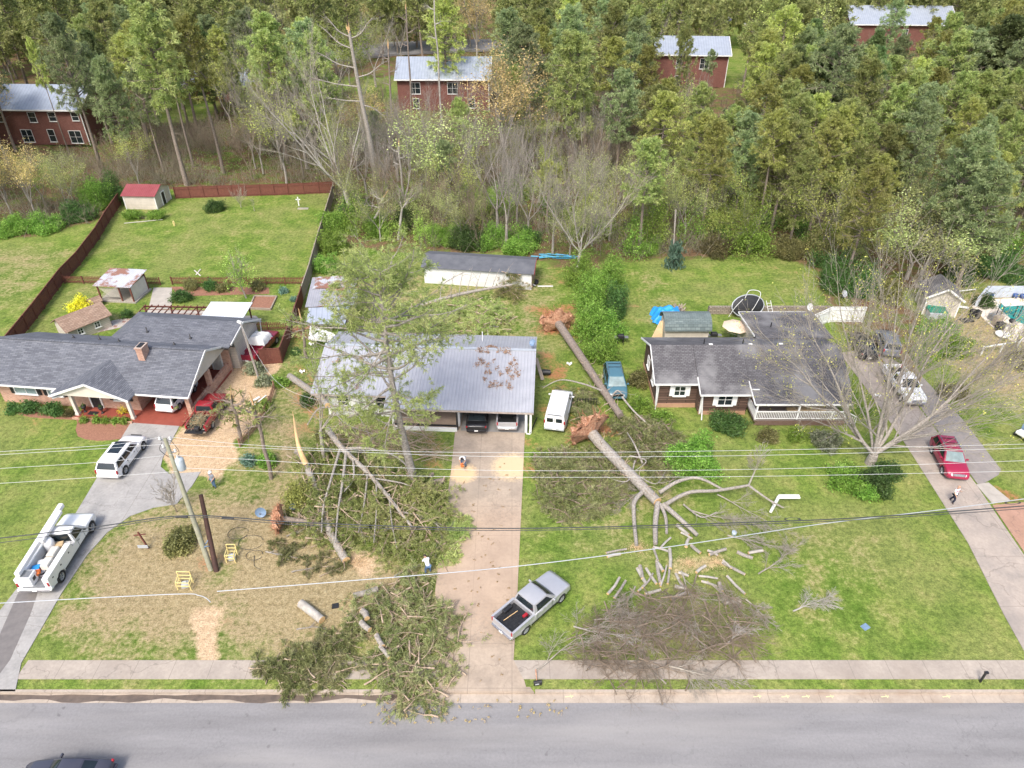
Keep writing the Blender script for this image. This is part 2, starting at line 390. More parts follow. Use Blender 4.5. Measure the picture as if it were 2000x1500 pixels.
def pine_tree(H, crown0, Rc, nb, tk, bl, bw, seed_lean=.0, dead=.15, per=.55):
    """trunk MB, crown MB. crown0: start of crown as share of the height"""
    tr, cr = MB(), MB(); top = np.array((rng.normal() * .02 * H, rng.normal() * .02 * H, H))
    pts = [(top * t + np.array((math.sin(t*5)*.12, math.cos(t*4)*.12, 0))) for t in np.linspace(0, 1, 9)]
    r0 = H * .0125; tr.tube(pts, [r0 * (1.25 - 1.1 * t) if t else r0 * 1.5 for t in np.linspace(0, 1, 9)], 8)
    segs = []; C = []; D = []; ga = 0
    for i in range(nb):
        t = crown0 + (1 - crown0) * ((i + rng.random()) / nb) ** .85; u = (t - crown0) / (1 - crown0)
        env = math.sin(math.pi * min(1, .18 + .82 * u) ** .8) ** .55 if u < .97 else .3
        L = Rc * env * rng.uniform(.6, 1.1); ga += 2.4 + rng.normal() * .4
        b = top * t; el = -.15 + .85 * u + rng.normal() * .15
        d = np.array((math.cos(ga) * math.cos(el), math.sin(ga) * math.cos(el), math.sin(el)))
        p = b.copy(); n = 4; r = .02 + .022 * L
        for k in range(n):
            d = unit(d + rng.normal(size=3) * .12 + np.array((0, 0, .08))); q = p + d * L / n
            segs.append((p, q, r, r * .7)); r *= .7
            if k >= 1:
                m = max(1, int(per * 6))
                for _ in range(m):
                    o = unit(rng.normal(size=3) * np.array((1, 1, .55)) + d * .6); l2 = L * rng.uniform(.14, .34)
                    s = p + (q - p) * rng.random(); e = s + o * l2
                    segs.append((s, e, r * .5, .008)); C.append(e); D.append(o); C.append(s + o * l2 * .55); D.append(o)
            p = q
        C.append(p); D.append(d); C.append(p); D.append(d + np.array((0, 0, .6)))
    for i in range(int(nb * dead)):
        t = crown0 * rng.uniform(.55, 1); ga = rng.random() * 6.3; b = top * t
        d = np.array((math.cos(ga), math.sin(ga), rng.uniform(-.2, .3))); segs.append((b, b + d * rng.uniform(.6, 2.2), .03, .01))
    addsegs(tr, segs)
    cr.quads(blades(np.array(C), np.array(D), tk, bl, bw, .75))
    return tr, cr
def bare_tree(H, r0, lvl=3, nch=2, ang=.62, up=.10, fork=None, leaf=None, wob=.09, chL=.6):
    tr = MB(); segs = []; tips = []
    h0 = H * (fork or .25); pts = [np.array((math.sin(t*3)*.1, 0, h0 * t)) for t in np.linspace(0, 1, 5)]
    tr.tube(pts, [r0 * (1.3 - .45 * t) for t in np.linspace(0, 1, 5)], 8)
    p = pts[-1]
    for i in range(rng.integers(3, 5)):
        a = i * 2.2 + rng.random(); e = rng.uniform(.9, 1.35)
        d = (math.cos(a) * math.cos(e), math.sin(a) * math.cos(e), math.sin(e))
        grow(segs, tips, p, d, H * .48, r0 * .55, lvl, 5, wob, up, nch, chL, ang, .2, .38)
    addsegs(tr, segs)
    return tr, np.array([t[0] for t in tips])
PROTO = {}
def proto(key, tr, cr, H, bark, leaf):
    a = tr.mesh(key + '_trunk', bark); b = cr.mesh(key + '_crown', leaf) if cr else None
    PROTO[key] = (a, b, H)
for i, (c0, Rc, nb) in enumerate([(.50, 4.0, 46), (.38, 4.6, 56), (.60, 3.4, 36), (.30, 4.6, 70)]):
    tr, cr = pine_tree(20, c0, Rc, nb, 14, .55, .085); proto('pine%d' % i, tr, cr, 20, 'bark', 'pine')
tr, cr = pine_tree(18, .22, 3.6, 80, 14, .55, .09); proto('darkpine0', tr, cr, 18, 'bark', 'pine_dark')
for i in range(2):
    tr, tips = bare_tree(15, .20, 3, 2); proto('bare%d' % i, tr, None, 15, 'greybark', None)
for i in range(2):
    tr, tips = bare_tree(8, .06, 3, 2, .5, .16, .12); proto('sapling%d' % i, tr, None, 8, 'browntwig', None)
for key, leaf, k, sp, sz, bark in (('spring0', 'spring', 15, .45, .25, 'greybark'), ('spring1', 'yellowgreen', 10, .4, .22, 'greybark'),
                                   ('pale0', 'palegreen', 12, .4, .21, 'greybark'), ('tan0', 'tan', 10, .35, .19, 'greybark')):
    tr, tips = bare_tree(14, .17, 2, 3, .65, .09, .22, chL=.62)
    sub = tips[rng.random(len(tips)) < .95]; cr = MB(); cr.quads(leafq(sub, k, sp, sz)); proto(key, tr, cr, 14, bark, leaf)
def place(key, x, y, H, label, group=None, wide=1.0, name=None, rz=None, lean=None, cat='tree', z=0, leaf=None):
    a, b, h = PROTO[key]
    if key.startswith('pine') and leaf is None: leaf = ('pine', 'pine_y', 'pine', 'pine_grey')[rng.integers(4)]
    name = name or ('pine_tree' if 'pine' in key else 'bare_tree' if key.startswith('bare') else 'sapling' if key.startswith('sap') else 'leafy_tree')
    o = thing(name, label, cat, (x, y, z), rng.random() * 6.28 if rz is None else rz, group)
    s = H / h; o.scale = (s * wide, s * wide, s)
    if lean: o.rotation_euler = (lean[0], lean[1], o.rotation_euler[2])
    for nm, me in (('trunk', a), ('crown', b)):
        if me:
            c = bpy.data.objects.new(nm, me); COL.objects.link(c); c.parent = o
            if leaf and nm == 'crown':
                c.material_slots[0].link = 'OBJECT'; c.material_slots[0].material = M[leaf]
    return o
def bush_mb(w, d, h, n, size, k=5, spread=.12, box=False):
    """leaves through the outer volume of a mound"""
    u = unit(rng.normal(size=(n, 3))); u[:, 2] = np.abs(u[:, 2])
    if box: u = np.sign(u) * np.abs(u) ** .35; u /= np.maximum(np.abs(u).max(1, keepdims=True), .01)
    lm_ = unit(rng.normal(size=(9, 3))) ; lm_[:, 2] = np.abs(lm_[:, 2]); rr = rng.uniform(.55, 1.0, (n, 1)) * (.62 + .66 * np.max(np.clip(u @ lm_.T, 0, 1) ** 9, axis=1, keepdims=True) * (0 if box else 1) + (.38 if box else 0))
    C = u * rr * np.array((w / 2, d / 2, h * .95)); C[:, 2] += .08
    m = MB(); m.quads(leafq(C, k, spread, size))
    C2 = C[rng.random(len(C)) < .12] * (1.16, 1.16, 1.2); m.quads(leafq(C2, 3, spread * .8, size)); return m
def bush(px, py, w, h, m, label, name='bush', cat='bush', d=None, n=None, size=.16, group=None, box=False, loc=None, rz=0, k=5, spread=.12):
    p = loc or P(px, py); d = d or w; n = n or int(120 * w * max(h, d) + 60)
    t = thing(name, label, cat, p, rz, group)
    st = MB(); segs = []
    for i in range(10):
        a = rng.random() * 6.28; segs.append((np.array((0, 0, 0.)), np.array((math.cos(a) * w * .32, math.sin(a) * d * .32, h * .7)), .03, .01))
    st.sticks(segs); st.build('stem', 'browntwig', t)
    bush_mb(w, d, h, n, size, k, spread, box).build('foliage', m, t); return t

# ================================================================== GROUND
def inpoly(X, Y, poly):
    ins = np.zeros(X.shape, bool); dist = np.full(X.shape, 1e9); n = len(poly)
    for i in range(n):
        x1, y1 = poly[i]; x2, y2 = poly[(i + 1) % n]
        c = ((y1 > Y) != (y2 > Y)) & (X < (x2 - x1) * (Y - y1) / ((y2 - y1) or 1e-9) + x1); ins ^= c
        dx, dy = x2 - x1, y2 - y1; t = np.clip(((X - x1) * dx + (Y - y1) * dy) / (dx*dx + dy*dy + 1e-9), 0, 1)
        dist = np.minimum(dist, np.hypot(X - x1 - t*dx, Y - y1 - t*dy))
    return np.where(ins, dist, -dist)
def px2w(pts): return [tuple(P(a, b))[:2] for a, b in pts]
LITTER = [[(-2500,-150),(3500,-150),(3500,500),(1950,540),(1850,560),(1660,590),(1600,540),(1560,510),(1480,500),(1340,505),(1200,510),(1150,530),(1050,510),(1000,490),(850,500),(660,480),(655,362),(235,372),(190,430),(90,462),(-700,470)],
          [(1600,560),(1680,560),(1800,610),(1780,720),(1700,700),(1640,640)]]
GRASSHOLE = [[(265,185),(420,185),(420,240),(265,240)], [(1403,52),(1475,52),(1475,172),(1403,172)], [(640,150),(775,150),(775,200),(640,200)], [(1860,80),(1960,80),(1960,120),(1860,120)]]
CLAY = [([(560,700),(620,700),(620,790),(640,830),(880,848),(885,870),(868,930),(760,900),(640,870),(560,850)], .5),
        ([(1045,600),(1120,595),(1130,650),(1060,665)], 1), ([(1045,690),(1100,685),(1120,730),(1150,780),(1120,850),(1060,840)], .6),
        ([(1025,860),(1050,860),(1045,960),(1022,980)], .55), ([(1110,810),(1170,800),(1190,850),(1120,870)], 1),
        ([(395,1098),(425,1090),(425,1115),(400,1118)], 1), ([(1080,500),(1130,505),(1110,560),(1060,550)], .5),
        ([(1790,880),(1800,880),(1880,1010),(1870,1020)], .6), ([(1940,950),(2010,970),(2010,985),(1960,975)], .8),
        ([(1235,560),(1265,570),(1260,650),(1240,660)], .45), ([(420,1190),(480,1180),(460,1230),(415,1230)], .5),
        ([(150,818),(270,826),(262,862),(150,858)], .55), ([(20,800),(150,815),(150,850),(30,820)], .5),
        ([(1350,505),(1560,510),(1600,560),(1640,640),(1560,560),(1480,520)], .3), ([(540,590),(620,600),(600,690),(555,690)], .35)]
STRAW = [([(410,1020),(560,960),(640,1030),(720,1080),(860,1120),(850,1240),(650,1280),(430,1280),(390,1180),(430,1100)], 1),
         ([(110,1230),(190,1050),(300,1000),(430,955),(640,930),(720,1000),(520,1010),(420,1280),(230,1275)], .95),
         ([(600,540),(1100,520),(1120,680),(1060,700),(640,690)], .45), ([(1780,650),(1870,560),(2150,560),(2150,760),(1950,790),(1850,720)], .72),
         ([(560,700),(620,760),(640,1000),(520,980),(450,930),(480,860)], .65), ([(1030,900),(1350,850),(1420,960),(1300,1090),(1050,1080)], .35),
         ([(1440,1000),(1700,1010),(1800,1140),(1700,1260),(1500,1240)], .3), ([(-700,470),(150,480),(60,600),(-700,600)], .45),
         ([(1230,520),(1300,510),(1340,640),(1250,650)], .4), ([(150,560),(200,560),(290,610),(250,640),(150,620)], .4),
         ([(1380,500),(1610,500),(1640,620),(1560,600),(1480,560)], .25), ([(240,370),(640,370),(600,530),(140,530)], .16)]
CHIPS = [([(500,680),(540,690),(530,770),(478,860),(455,905),(430,935),(400,930),(330,930),(308,895),(340,850),(385,800),(440,720)], 1),
         ([(398,1190),(434,1190),(430,1230),(428,1300),(372,1300),(385,1230)], .9), ([(690,1090),(720,1080),(730,1120),(700,1125)], .8),
         ([(1300,1080),(1400,1070),(1430,1120),(1320,1130)], .5)]
fx = np.concatenate([np.linspace(-460, -62, 70)[:-1], np.arange(-62, 64, .38), np.linspace(64, 460, 70)])
fy = np.concatenate([[2, 6, 10, 14, 18, 21, 23.5, 24.56], np.arange(24.6, 112, .38), np.linspace(112.5, 520, 110)])
GX, GY = np.meshgrid(fx, fy, indexing='ij')
wob = .8 * np.sin(GX * .9 + np.sin(GY * .7) * 2) + .7 * np.sin(GY * 1.3 + np.sin(GX * .6) * 1.7) + .5 * np.sin(GX * 2.3 + GY * 1.9)
def sm(d, s): return np.clip((d + wob * .45) / s * .5 + .5, 0, 1)
mk = {k: np.zeros(GX.shape) for k in 'LCSH'}
for p in LITTER: mk['L'] = np.maximum(mk['L'], sm(inpoly(GX, GY, px2w(p)), 2.2))
for p in GRASSHOLE: mk['L'] = np.minimum(mk['L'], 1 - sm(inpoly(GX, GY, px2w(p)), 3))
for p, a in CLAY: mk['C'] = np.maximum(mk['C'], a * sm(inpoly(GX, GY, px2w(p)), 1.6))
for p, a in STRAW: mk['S'] = np.maximum(mk['S'], a * sm(inpoly(GX, GY, px2w(p)), 3.2))
for p, a in CHIPS: mk['H'] = np.maximum(mk['H'], a * sm(inpoly(GX, GY, px2w(p)), .7))
GZ = np.where(GY < 24.58, -.22, 0) + np.where(mk['L'] > .5, .22 * wob * np.clip((GY - 100) / 15, 0, 1) - .1 * (GY > 100), 0)
g = MB(); nx, ny = GX.shape
i = np.arange(nx - 1)[:, None] * ny; j = np.arange(ny - 1)[None]
g.raw(np.stack([GX, GY, GZ], -1).reshape(-1, 3), np.stack([i + j, i + ny + j, i + ny + j + 1, i + j + 1], -1).reshape(-1, 4), True)
m, t, b = nodes('ground'); co = coord(t)
at = t.nodes.new('ShaderNodeAttribute'); at.attribute_name = 'mask'
sp = t.nodes.new('ShaderNodeSeparateColor'); t.links.new(at.outputs['Color'], sp.inputs[0])
nA = noise(t, co, .45, 5, .62); nB = noise(t, co, 2.6, 5, .75); nC = noise(t, co, .12, 3, .5); nD = noise(t, co, 9, 3, .7)
grs = ramp(t, nA, [(.34, (.11, .19, .03)), (.5, (.18, .255, .052)), (.66, (.27, .30, .088))])
grs = mixc(t, ramp(t, nC, [(.42, (0, 0, 0)), (.62, (.42, .42, .42))]), grs, (.29, .28, .115))
grs = mixc(t, .75, grs, ramp(t, nB, [(.36, (.42, .46, .40)), (.5, (.9, .9, .9)), (.64, (1.35, 1.3, 1.25))]), 'MULTIPLY')
grs = mixc(t, .55, grs, ramp(t, nD, [(.38, (.6, .62, .55)), (.62, (1.3, 1.3, 1.25))]), 'MULTIPLY')
strw = mixc(t, .8, ramp(t, nB, [(.3, (.22, .17, .085)), (.55, (.40, .32, .18)), (.72, (.48, .40, .24))]), ramp(t, nD, [(.35, (.6, .6, .6)), (.65, (1.25, 1.25, 1.25))]), 'MULTIPLY')
clay = ramp(t, nB, [(.3, (.30, .10, .045)), (.55, (.42, .18, .09)), (.72, (.36, .22, .13))])
lit = mixc(t, .9, ramp(t, nA, [(.36, (.15, .10, .06)), (.47, (.19, .125, .075)), (.56, (.13, .15, .045)), (.7, (.16, .22, .05))]), ramp(t, nB, [(.3, (.5, .5, .5)), (.7, (1.4, 1.35, 1.3))]), 'MULTIPLY')
chp = mixc(t, .8, ramp(t, nB, [(.3, (.42, .29, .17)), (.65, (.66, .50, .33))]), ramp(t, nD, [(.35, (.65, .62, .6)), (.6, (1.2, 1.2, 1.2))]), 'MULTIPLY')
def cut(mask, w, lo=.42, hi=.58):
    v = math_(t, 'ADD', mask, math_(t, 'MULTIPLY', math_(t, 'SUBTRACT', nB, .5), w)); v = math_(t, 'ADD', v, math_(t, 'MULTIPLY', math_(t, 'SUBTRACT', nA, .5), w * .8))
    return ramp(t, v, [(lo, (0, 0, 0)), (hi, (1, 1, 1))])
c = mixc(t, cut(sp.outputs[2], 1.5, .3, .75), grs, strw)
c = mixc(t, cut(sp.outputs[1], 1.7, .42, .85), c, clay)
c = mixc(t, cut(sp.outputs[0], .8), c, lit)
c = mixc(t, cut(at.outputs['Alpha'], .7, .35, .7), c, chp)
t.links.new(c, b.inputs['Base Color']); b.inputs['Roughness'].default_value = 1; b.inputs['Specular IOR Level'].default_value = .1
bump(t, b, math_(t, 'ADD', nB, math_(t, 'MULTIPLY', nD, .6)), .9, .12)
M['ground'] = m
go = struct(g, 'ground', 'ground')
a = go.data.attributes.new('mask', 'FLOAT_COLOR', 'POINT')
a.data.foreach_set('color', np.stack([mk['L'], mk['C'], mk['S'], mk['H']], -1).astype(np.float32).ravel())

# ---- paved surfaces
def concmat(name, c1, c2, jw, jh, crack=.35, stain=(.2, .18, .16), dust=None, swap=False):
    m, t, b = nodes(name); co = coord(t)
    n = noise(t, co, .5, 6, .68); n2 = noise(t, co, 5, 4, .7)
    c = ramp(t, n, [(.3, c2), (.55, c1), (.72, tuple(x * 1.12 for x in c1))])
    c = mixc(t, .6, c, ramp(t, n2, [(.3, (.78, .78, .78)), (.7, (1.1, 1.1, 1.1))]), 'MULTIPLY')
    vo = t.nodes.new('ShaderNodeTexVoronoi'); vo.feature = 'DISTANCE_TO_EDGE'; vo.inputs['Scale'].default_value = crack
    nz = t.nodes.new('ShaderNodeTexNoise'); nz.inputs['Scale'].default_value = .7; nz.inputs['Detail'].default_value = 5; t.links.new(co, nz.inputs[0]); va = t.nodes.new('ShaderNodeVectorMath'); va.operation = 'MULTIPLY_ADD'; t.links.new(nz.outputs['Color'], va.inputs[0]); va.inputs[1].default_value = (4, 4, 0); t.links.new(co, va.inputs[2]); mp = va.outputs[0]
    t.links.new(mp, vo.inputs[0])
    ck = ramp(t, vo.outputs[0], [(.0025, (1, 1, 1)), (.006, (0, 0, 0))])
    c = mixc(t, math_(t, 'MULTIPLY', ck, .4), c, (.12, .10, .085))
    br = t.nodes.new('ShaderNodeTexBrick'); t.links.new(co, br.inputs[0]); br.offset = 0
    br.inputs['Scale'].default_value = 1; br.inputs['Brick Width'].default_value = jw; br.inputs['Row Height'].default_value = jh; br.inputs['Mortar Size'].default_value = .02
    c = mixc(t, math_(t, 'MULTIPLY', br.outputs[1], .5), c, (.14, .12, .10))
    n3 = noise(t, co, .22, 3, .6)
    c = mixc(t, ramp(t, n3, [(.55, (0, 0, 0)), (.72, (.6, .6, .6))]), c, stain)
    for (x, y, r, col, am) in (dust or []):
        g = t.nodes.new('ShaderNodeVectorMath'); g.operation = 'DISTANCE'; t.links.new(co, g.inputs[0]); g.inputs[1].default_value = (x, y, 0)
        f = math_(t, 'SUBTRACT', 1, math_(t, 'DIVIDE', g.outputs['Value'], r), True)
        f = math_(t, 'MULTIPLY', f, math_(t, 'MULTIPLY', n2, 2.2))
        c = mixc(t, ramp(t, f, [(.25, (0, 0, 0)), (.6, (am, am, am))]), c, col)
    t.links.new(c, b.inputs['Base Color']); b.inputs['Roughness'].default_value = .92
    bump(t, b, n2, .2, .02); M[name] = m
pA, pB, pC = P(1000, 912), P(905, 925), P(960, 1100)
concmat('drive_mid', (.41, .33, .255), (.29, .235, .185), 2.7, 3.1, .28, (.30, .25, .2),
        [(pA.x, pA.y, 2.6, (.66, .50, .30), .85), (pB.x, pB.y, 1.8, (.70, .50, .28), .85), (pC.x, pC.y, 9, (.52, .36, .25), .4)])
concmat('drive_left', (.37, .355, .335), (.27, .262, .25), 30, 30, .16, (.34, .33, .32))
concmat('drive_right', (.40, .34, .29), (.30, .265, .235), 6.2, 4.4, .2, (.25, .22, .2))
concmat('sidewalk', (.40, .345, .29), (.32, .275, .235), 2.35, 9, .12, (.28, .23, .19))
concmat('kerbstone', (.44, .37, .30), (.36, .30, .24), 3.1, 9, .2, (.28, .2, .14))
concmat('pool_deck', (.70, .62, .53), (.62, .55, .47), 40, 40, .1, (.55, .48, .4))
concmat('red_pad', (.42, .25, .18), (.34, .20, .14), 30, 30, .15, (.3, .2, .15))
m, t, b = nodes('asphalt'); co = coord(t)
mp = t.nodes.new('ShaderNodeMapping'); mp.inputs['Scale'].default_value = (.12, 1, 1); t.links.new(co, mp.inputs[0])
n1 = noise(t, mp.outputs[0], .9, 4, .6); n2 = noise(t, co, 7, 5, .75); n3 = noise(t, co, .35, 4, .7)
c = ramp(t, n1, [(.3, (.195, .188, .188)), (.55, (.235, .228, .228)), (.7, (.265, .256, .255))])
c = mixc(t, .6, c, ramp(t, n2, [(.3, (.78, .78, .78)), (.7, (1.15, 1.15, 1.15))]), 'MULTIPLY')
vo = t.nodes.new('ShaderNodeTexVoronoi'); vo.feature = 'DISTANCE_TO_EDGE'; vo.inputs['Scale'].default_value = .11
nz = t.nodes.new('ShaderNodeTexNoise'); nz.inputs['Scale'].default_value = .5; nz.inputs['Detail'].default_value = 6; t.links.new(co, nz.inputs[0]); va = t.nodes.new('ShaderNodeVectorMath'); va.operation = 'MULTIPLY_ADD'; t.links.new(nz.outputs['Color'], va.inputs[0]); va.inputs[1].default_value = (7, 7, 0); t.links.new(co, va.inputs[2]); t.links.new(va.outputs[0], vo.inputs[0])
c = mixc(t, math_(t, 'MULTIPLY', ramp(t, vo.outputs[0], [(.0012, (1, 1, 1)), (.004, (0, 0, 0))]), .22), c, (.07, .07, .07))
c = mixc(t, ramp(t, n3, [(.62, (0, 0, 0)), (.75, (.5, .5, .5))]), c, (.16, .155, .155))
n4 = noise(t, co, 1.7, 2, .4); c = mixc(t, ramp(t, n4, [(.72, (0, 0, 0)), (.78, (.6, .6, .6))]), c, (.11, .105, .105))
n5 = noise(t, mp.outputs[0], .35, 3, .6); c = mixc(t, ramp(t, n5, [(.5, (0, 0, 0)), (.66, (.5, .5, .5))]), c, (.31, .295, .28))
t.links.new(c, b.inputs['Base Color']); b.inputs['Roughness'].default_value = .9; bump(t, b, n2, .3, .02); M['asphalt'] = m
M['asphalt_old'] = mat('old_asphalt', (.32, .285, .26), (.235, .215, .205), 1.8, .95, bmp=.3, detail=6)
M['wet'] = mat('wet_dirt', (.10, .078, .062), (.17, .13, .10), 2.2, .45, bmp=.3)
def slabpoly(pts, z1, name, m, z0=-.2, world=False):
    mb = MB(); mb.prism(pts if world else px2w(pts), z0, z1); return struct(mb, name, m)
slabpoly([(-150, 3), (150, 3), (150, 23.95), (-150, 23.95)], -.13, 'road', 'asphalt', -.2, True)
slabpoly([(-150, 23.95), (150, 23.95), (150, 24.53), (-150, 24.53)], -.122, 'gutter', 'kerbstone', -.2, True)
slabpoly([(-34, 24.3)] + [(-33 + k*1.0, 24.08 + .1*math.sin(k*1.7) + .09*math.sin(k*.6)) for k in range(28)] + [(-6, 24.3)] + [(-6 - k*1.3, 24.46 + .04*math.sin(k*2.1)) for k in range(20)], -.117, 'gutter_mud', 'wet', -.121, True)
def kerb(x0, x1): 
    mb = MB(); mb.box(((x0+x1)/2, 24.63, -.08), (x1-x0, .18, .25)); return struct(mb, 'kerb', 'kerbstone')
kerb(-60, -40); kerb(-31.2, -4.95); kerb(1.4, 42.5); kerb(48, 100)
pvL = slabpoly([(-30.6, 25.42), (-4.2, 25.42), (-4.2, 26.72), (-30.5, 26.72)], .035, 'sidewalk', 'sidewalk', -.1, True)
slabpoly([(.3, 25.42), (43, 25.42), (43, 26.72), (.1, 26.72)], .035, 'sidewalk', 'sidewalk', -.1, True)
slabpoly([(-70, 25.42), (-40, 25.42), (-39, 26.72), (-70, 26.72)], .035, 'sidewalk', 'sidewalk', -.1, True)
slabpoly([(895,792),(888,852),(881,920),(868,1010),(850,1154),(856,1290),(858,1330),(855,1351),(1030,1351),(1024,1330),(1003,1290),(1010,1169),(1017,1022),(1025,850),(1030,780)], .045, 'driveway', 'drive_mid', -.1)
slabpoly([(-4.9, 24.54), (1.35, 24.54), (1.1, 24.9), (-4.6, 24.9)], .02, 'apron', 'drive_mid', -.15, True); slabpoly([(-42, 24.54), (-31.3, 24.54), (-31, 25.0), (-41, 25.0)], .02, 'apron', 'drive_left', -.15, True)
slabpoly([(258,822),(352,830),(318,895),(314,912),(330,926),(392,922),(375,950),(345,985),(300,992),(255,1008),(210,1040),(170,1085),(120,1160),(80,1230),(42,1295),(30,1351),(-230,1351),(-120,1290),(0,1193),(80,1090),(150,1000),(195,925)], .045, 'driveway', 'drive_left', -.1)
slabpoly([(1640,690),(1700,680),(1790,790),(1905,945),(2000,1085),(2140,1290),(2150,1351),(2040,1351),(2010,1290),(1960,1200),(1890,1060),(1830,965),(1770,870),(1700,770)], .045, 'driveway', 'drive_right', -.1)
slabpoly([(1704,680),(1800,735),(1880,820),(1955,918),(1950,928),(1915,948),(1908,944),(1793,789)], .040, 'parking_strip', 'asphalt_old', -.1)
slabpoly([(1906,947),(1930,943),(1972,977),(1938,984)], .055, 'concrete_strip', 'concrete', -.1)
slabpoly([(1938,987),(2150,968),(2300,1290),(2145,1290),(2003,1083)], .038, 'concrete_pad', 'red_pad', -.1)
slabpoly([(68,1105),(84,1112),(72,1165),(60,1200),(20,1290),(-10,1330),(-60,1330),(0,1240),(22,1190),(40,1150)], .051, 'wet_track', M['wet_c'] if 'wet_c' in M else mat('wet_concrete', (.16, .145, .135), (.21, .19, .175), 2, .35), .0455)
# spilled kerb-side dirt and painted survey marks on the gutter
mk_ = MB()
for x in (1112, 1480, 1535, 1575, 1622, 1730, 1850): 
    p = P(x, 1358); mk_.box((p.x, p.y, -.119), (.5, .05, .005), rz=.1); mk_.box((p.x + .1, p.y, -.1165), (.05, .22, .004), rz=.3)
o = mk_.build('painted_marks', mat('survey_paint', (.75, .7, .35), (.6, .55, .3), 4, .8)); o['kind'] = 'structure'
# back roads behind the woods
for pts, nm in (([(600,112),(760,85),(1000,78),(1005,98),(780,108),(620,126)], 'back_road'), ([(1290,30),(1465,36),(1465,50),(1290,44)], 'back_road'), ([(300,178),(360,160),(520,160),(520,176),(370,176),(310,190)], 'back_road'), ([(1860,8),(2200,20),(2200,34),(1860,20)], 'back_road')):
    slabpoly(pts, .5, nm, mat('back_asphalt', (.26, .25, .25), (.20, .195, .2), 1, .95), 0)

# ================================================================== BUILDING HELPERS
def window(par, c, w, h, rz=0, cols=2, rows=1, shutters=None, frame='white', pane='gla', sill=True):
    c = Vector(c)
    f = MB(); t = .07
    for sx in (-1, 1): f.box((sx * (w/2 + t/2), -.03, 0), (t, .1, h + 2*t))
    for sz in (-1, 1): f.box((0, -.033, sz * (h/2 + t/2)), (w - .002, .1, t))
    for k in range(1, cols): f.box((-w/2 + w*k/cols, -.02, 0), (.05, .07, h))
    for k in range(1, rows): f.box((0, -.017, -h/2 + h*k/rows), (w, .06, .035))
    if sill: f.box((0, -.07, -h/2 - t - .02), (w + .3, .14, .05))
    o = f.build('window', frame, par); o.location = c; o.rotation_euler = (0, 0, rz)
    p = MB(); p.box((0, .012, 0), (w, .03, h)); p.build('pane', pane, o)
    if shutters:
        for sx in (-1, 1):
            s = MB(); s.box((sx * (w/2 + .07 + .2), -.03, 0), (.38, .06, h + .1))
            for k in range(9): s.box((sx * (w/2 + .27), -.065, -h/2 + (k + .5) * h / 9), (.30, .02, .05))
            so_ = s.build('shutter', shutters, par); so_.location = c; so_.rotation_euler = (0, 0, rz)
    return o
def door(par, c, w=.95, h=2.05, rz=0, m='black', frame='white'):
    f = MB()
    for sx in (-1, 1): f.box((sx * (w/2 + .06), -.03, h/2), (.12, .12, h))
    f.box((0, -.033, h + .06), (w + .24, .12, .12))
    o = f.build('door_frame', frame, par); o.location = c; o.rotation_euler = (0, 0, rz)
    d = MB(); d.box((0, 0, h/2), (w, .06, h))
    for k in range(2):
        for sx in (-1, 1): d.box((sx * w * .22, -.035, .55 + k * .9), (w * .3, .02, .65))
    d_ = d.build('door', m, par); d_.location = c; d_.rotation_euler = (0, 0, rz)
    k = MB(); k.lathe([(0, 0), (.035, .01), (.035, .04), (0, .05)], (w * .4, -.08, 1.0), 8, 'y'); k.build('handle', 'chrome', d_)
def local(o, yaw):
    def f(px, py, z=0):
        p = P(px, py, z) - Vector(o); c, s = math.cos(yaw), math.sin(yaw)
        return Vector((p.x*c + p.y*s, -p.x*s + p.y*c, z))
    return f

# ================================================================== LEFT BRICK HOUSE
ya = R(-6.4); O = (-29.0, 51.2, 0)
H1 = thing('brick_house', 'orange brick ranch house with blue-grey shingle roof, brick chimney and red-floored porch', 'house', O, ya)
w = MB()
w.box((-12.4, 4.7, 1.28), (13.8, 7.6, 2.56)); w.box((-2.75, 8.3, 1.28), (5.5 - .006, .22, 2.56)); w.build('wall', 'brick', H1)
w = MB(); w.box((-.35, 4.5, .5), (.28, 7.7, 1.0)); w.build('side_wall', 'brick', H1)
w = MB(); w.box((-6.0, 11.3, 1.25), (10.4, 5.0, 2.5)); w.build('rear_wing_wall', 'siding_w', H1)
for (x, y) in ((-.5, .75), (-.45, 4.6)):
    w = MB(); w.box((x, y, 1.28), (.42, .42, 2.56)); w.build('column', 'brick', H1)
for x in (-11.0, -5.6):
    w = MB(); w.box((x, -.35, 1.3), (.28, .28, 2.6)); w.box((x, -.35, .22), (.36, .36, .2)); w.build('post', 'offwhite', H1)
fl = MB(); fl.box((-5.9, .0, .06), (10.4, 1.75, .12)); fl.box((-2.8, 4.7, .062), (5.4, 7.6, .124)); fl.build('porch_floor', 'terracotta', H1)
fl = MB(); fl.box((-8.3, -.93, .08), (5.8, .16, .24)); fl.build('porch_edge', 'brick', H1)
ze, zr, zp = 2.72, 4.95, 4.25
rf = MB()
rf.slab([(-20.6, -.02, ze), (.15, -.02, ze), (.15, 4.35, zr), (-20.6, 4.35, zr)], .12)
rf.slab([(-20.6, 4.36, zr), (.15, 4.36, zr), (.15, 9.1, ze), (-20.6, 9.1, ze)], .12)
rf.build('roof', 'shingle_l', H1)
cap = MB(); cap.beam((-20.6, 4.355, zr + .01), (.15, 4.355, zr + .01), .3, .05); cap.build('ridge_cap', 'shingle_ls', H1)
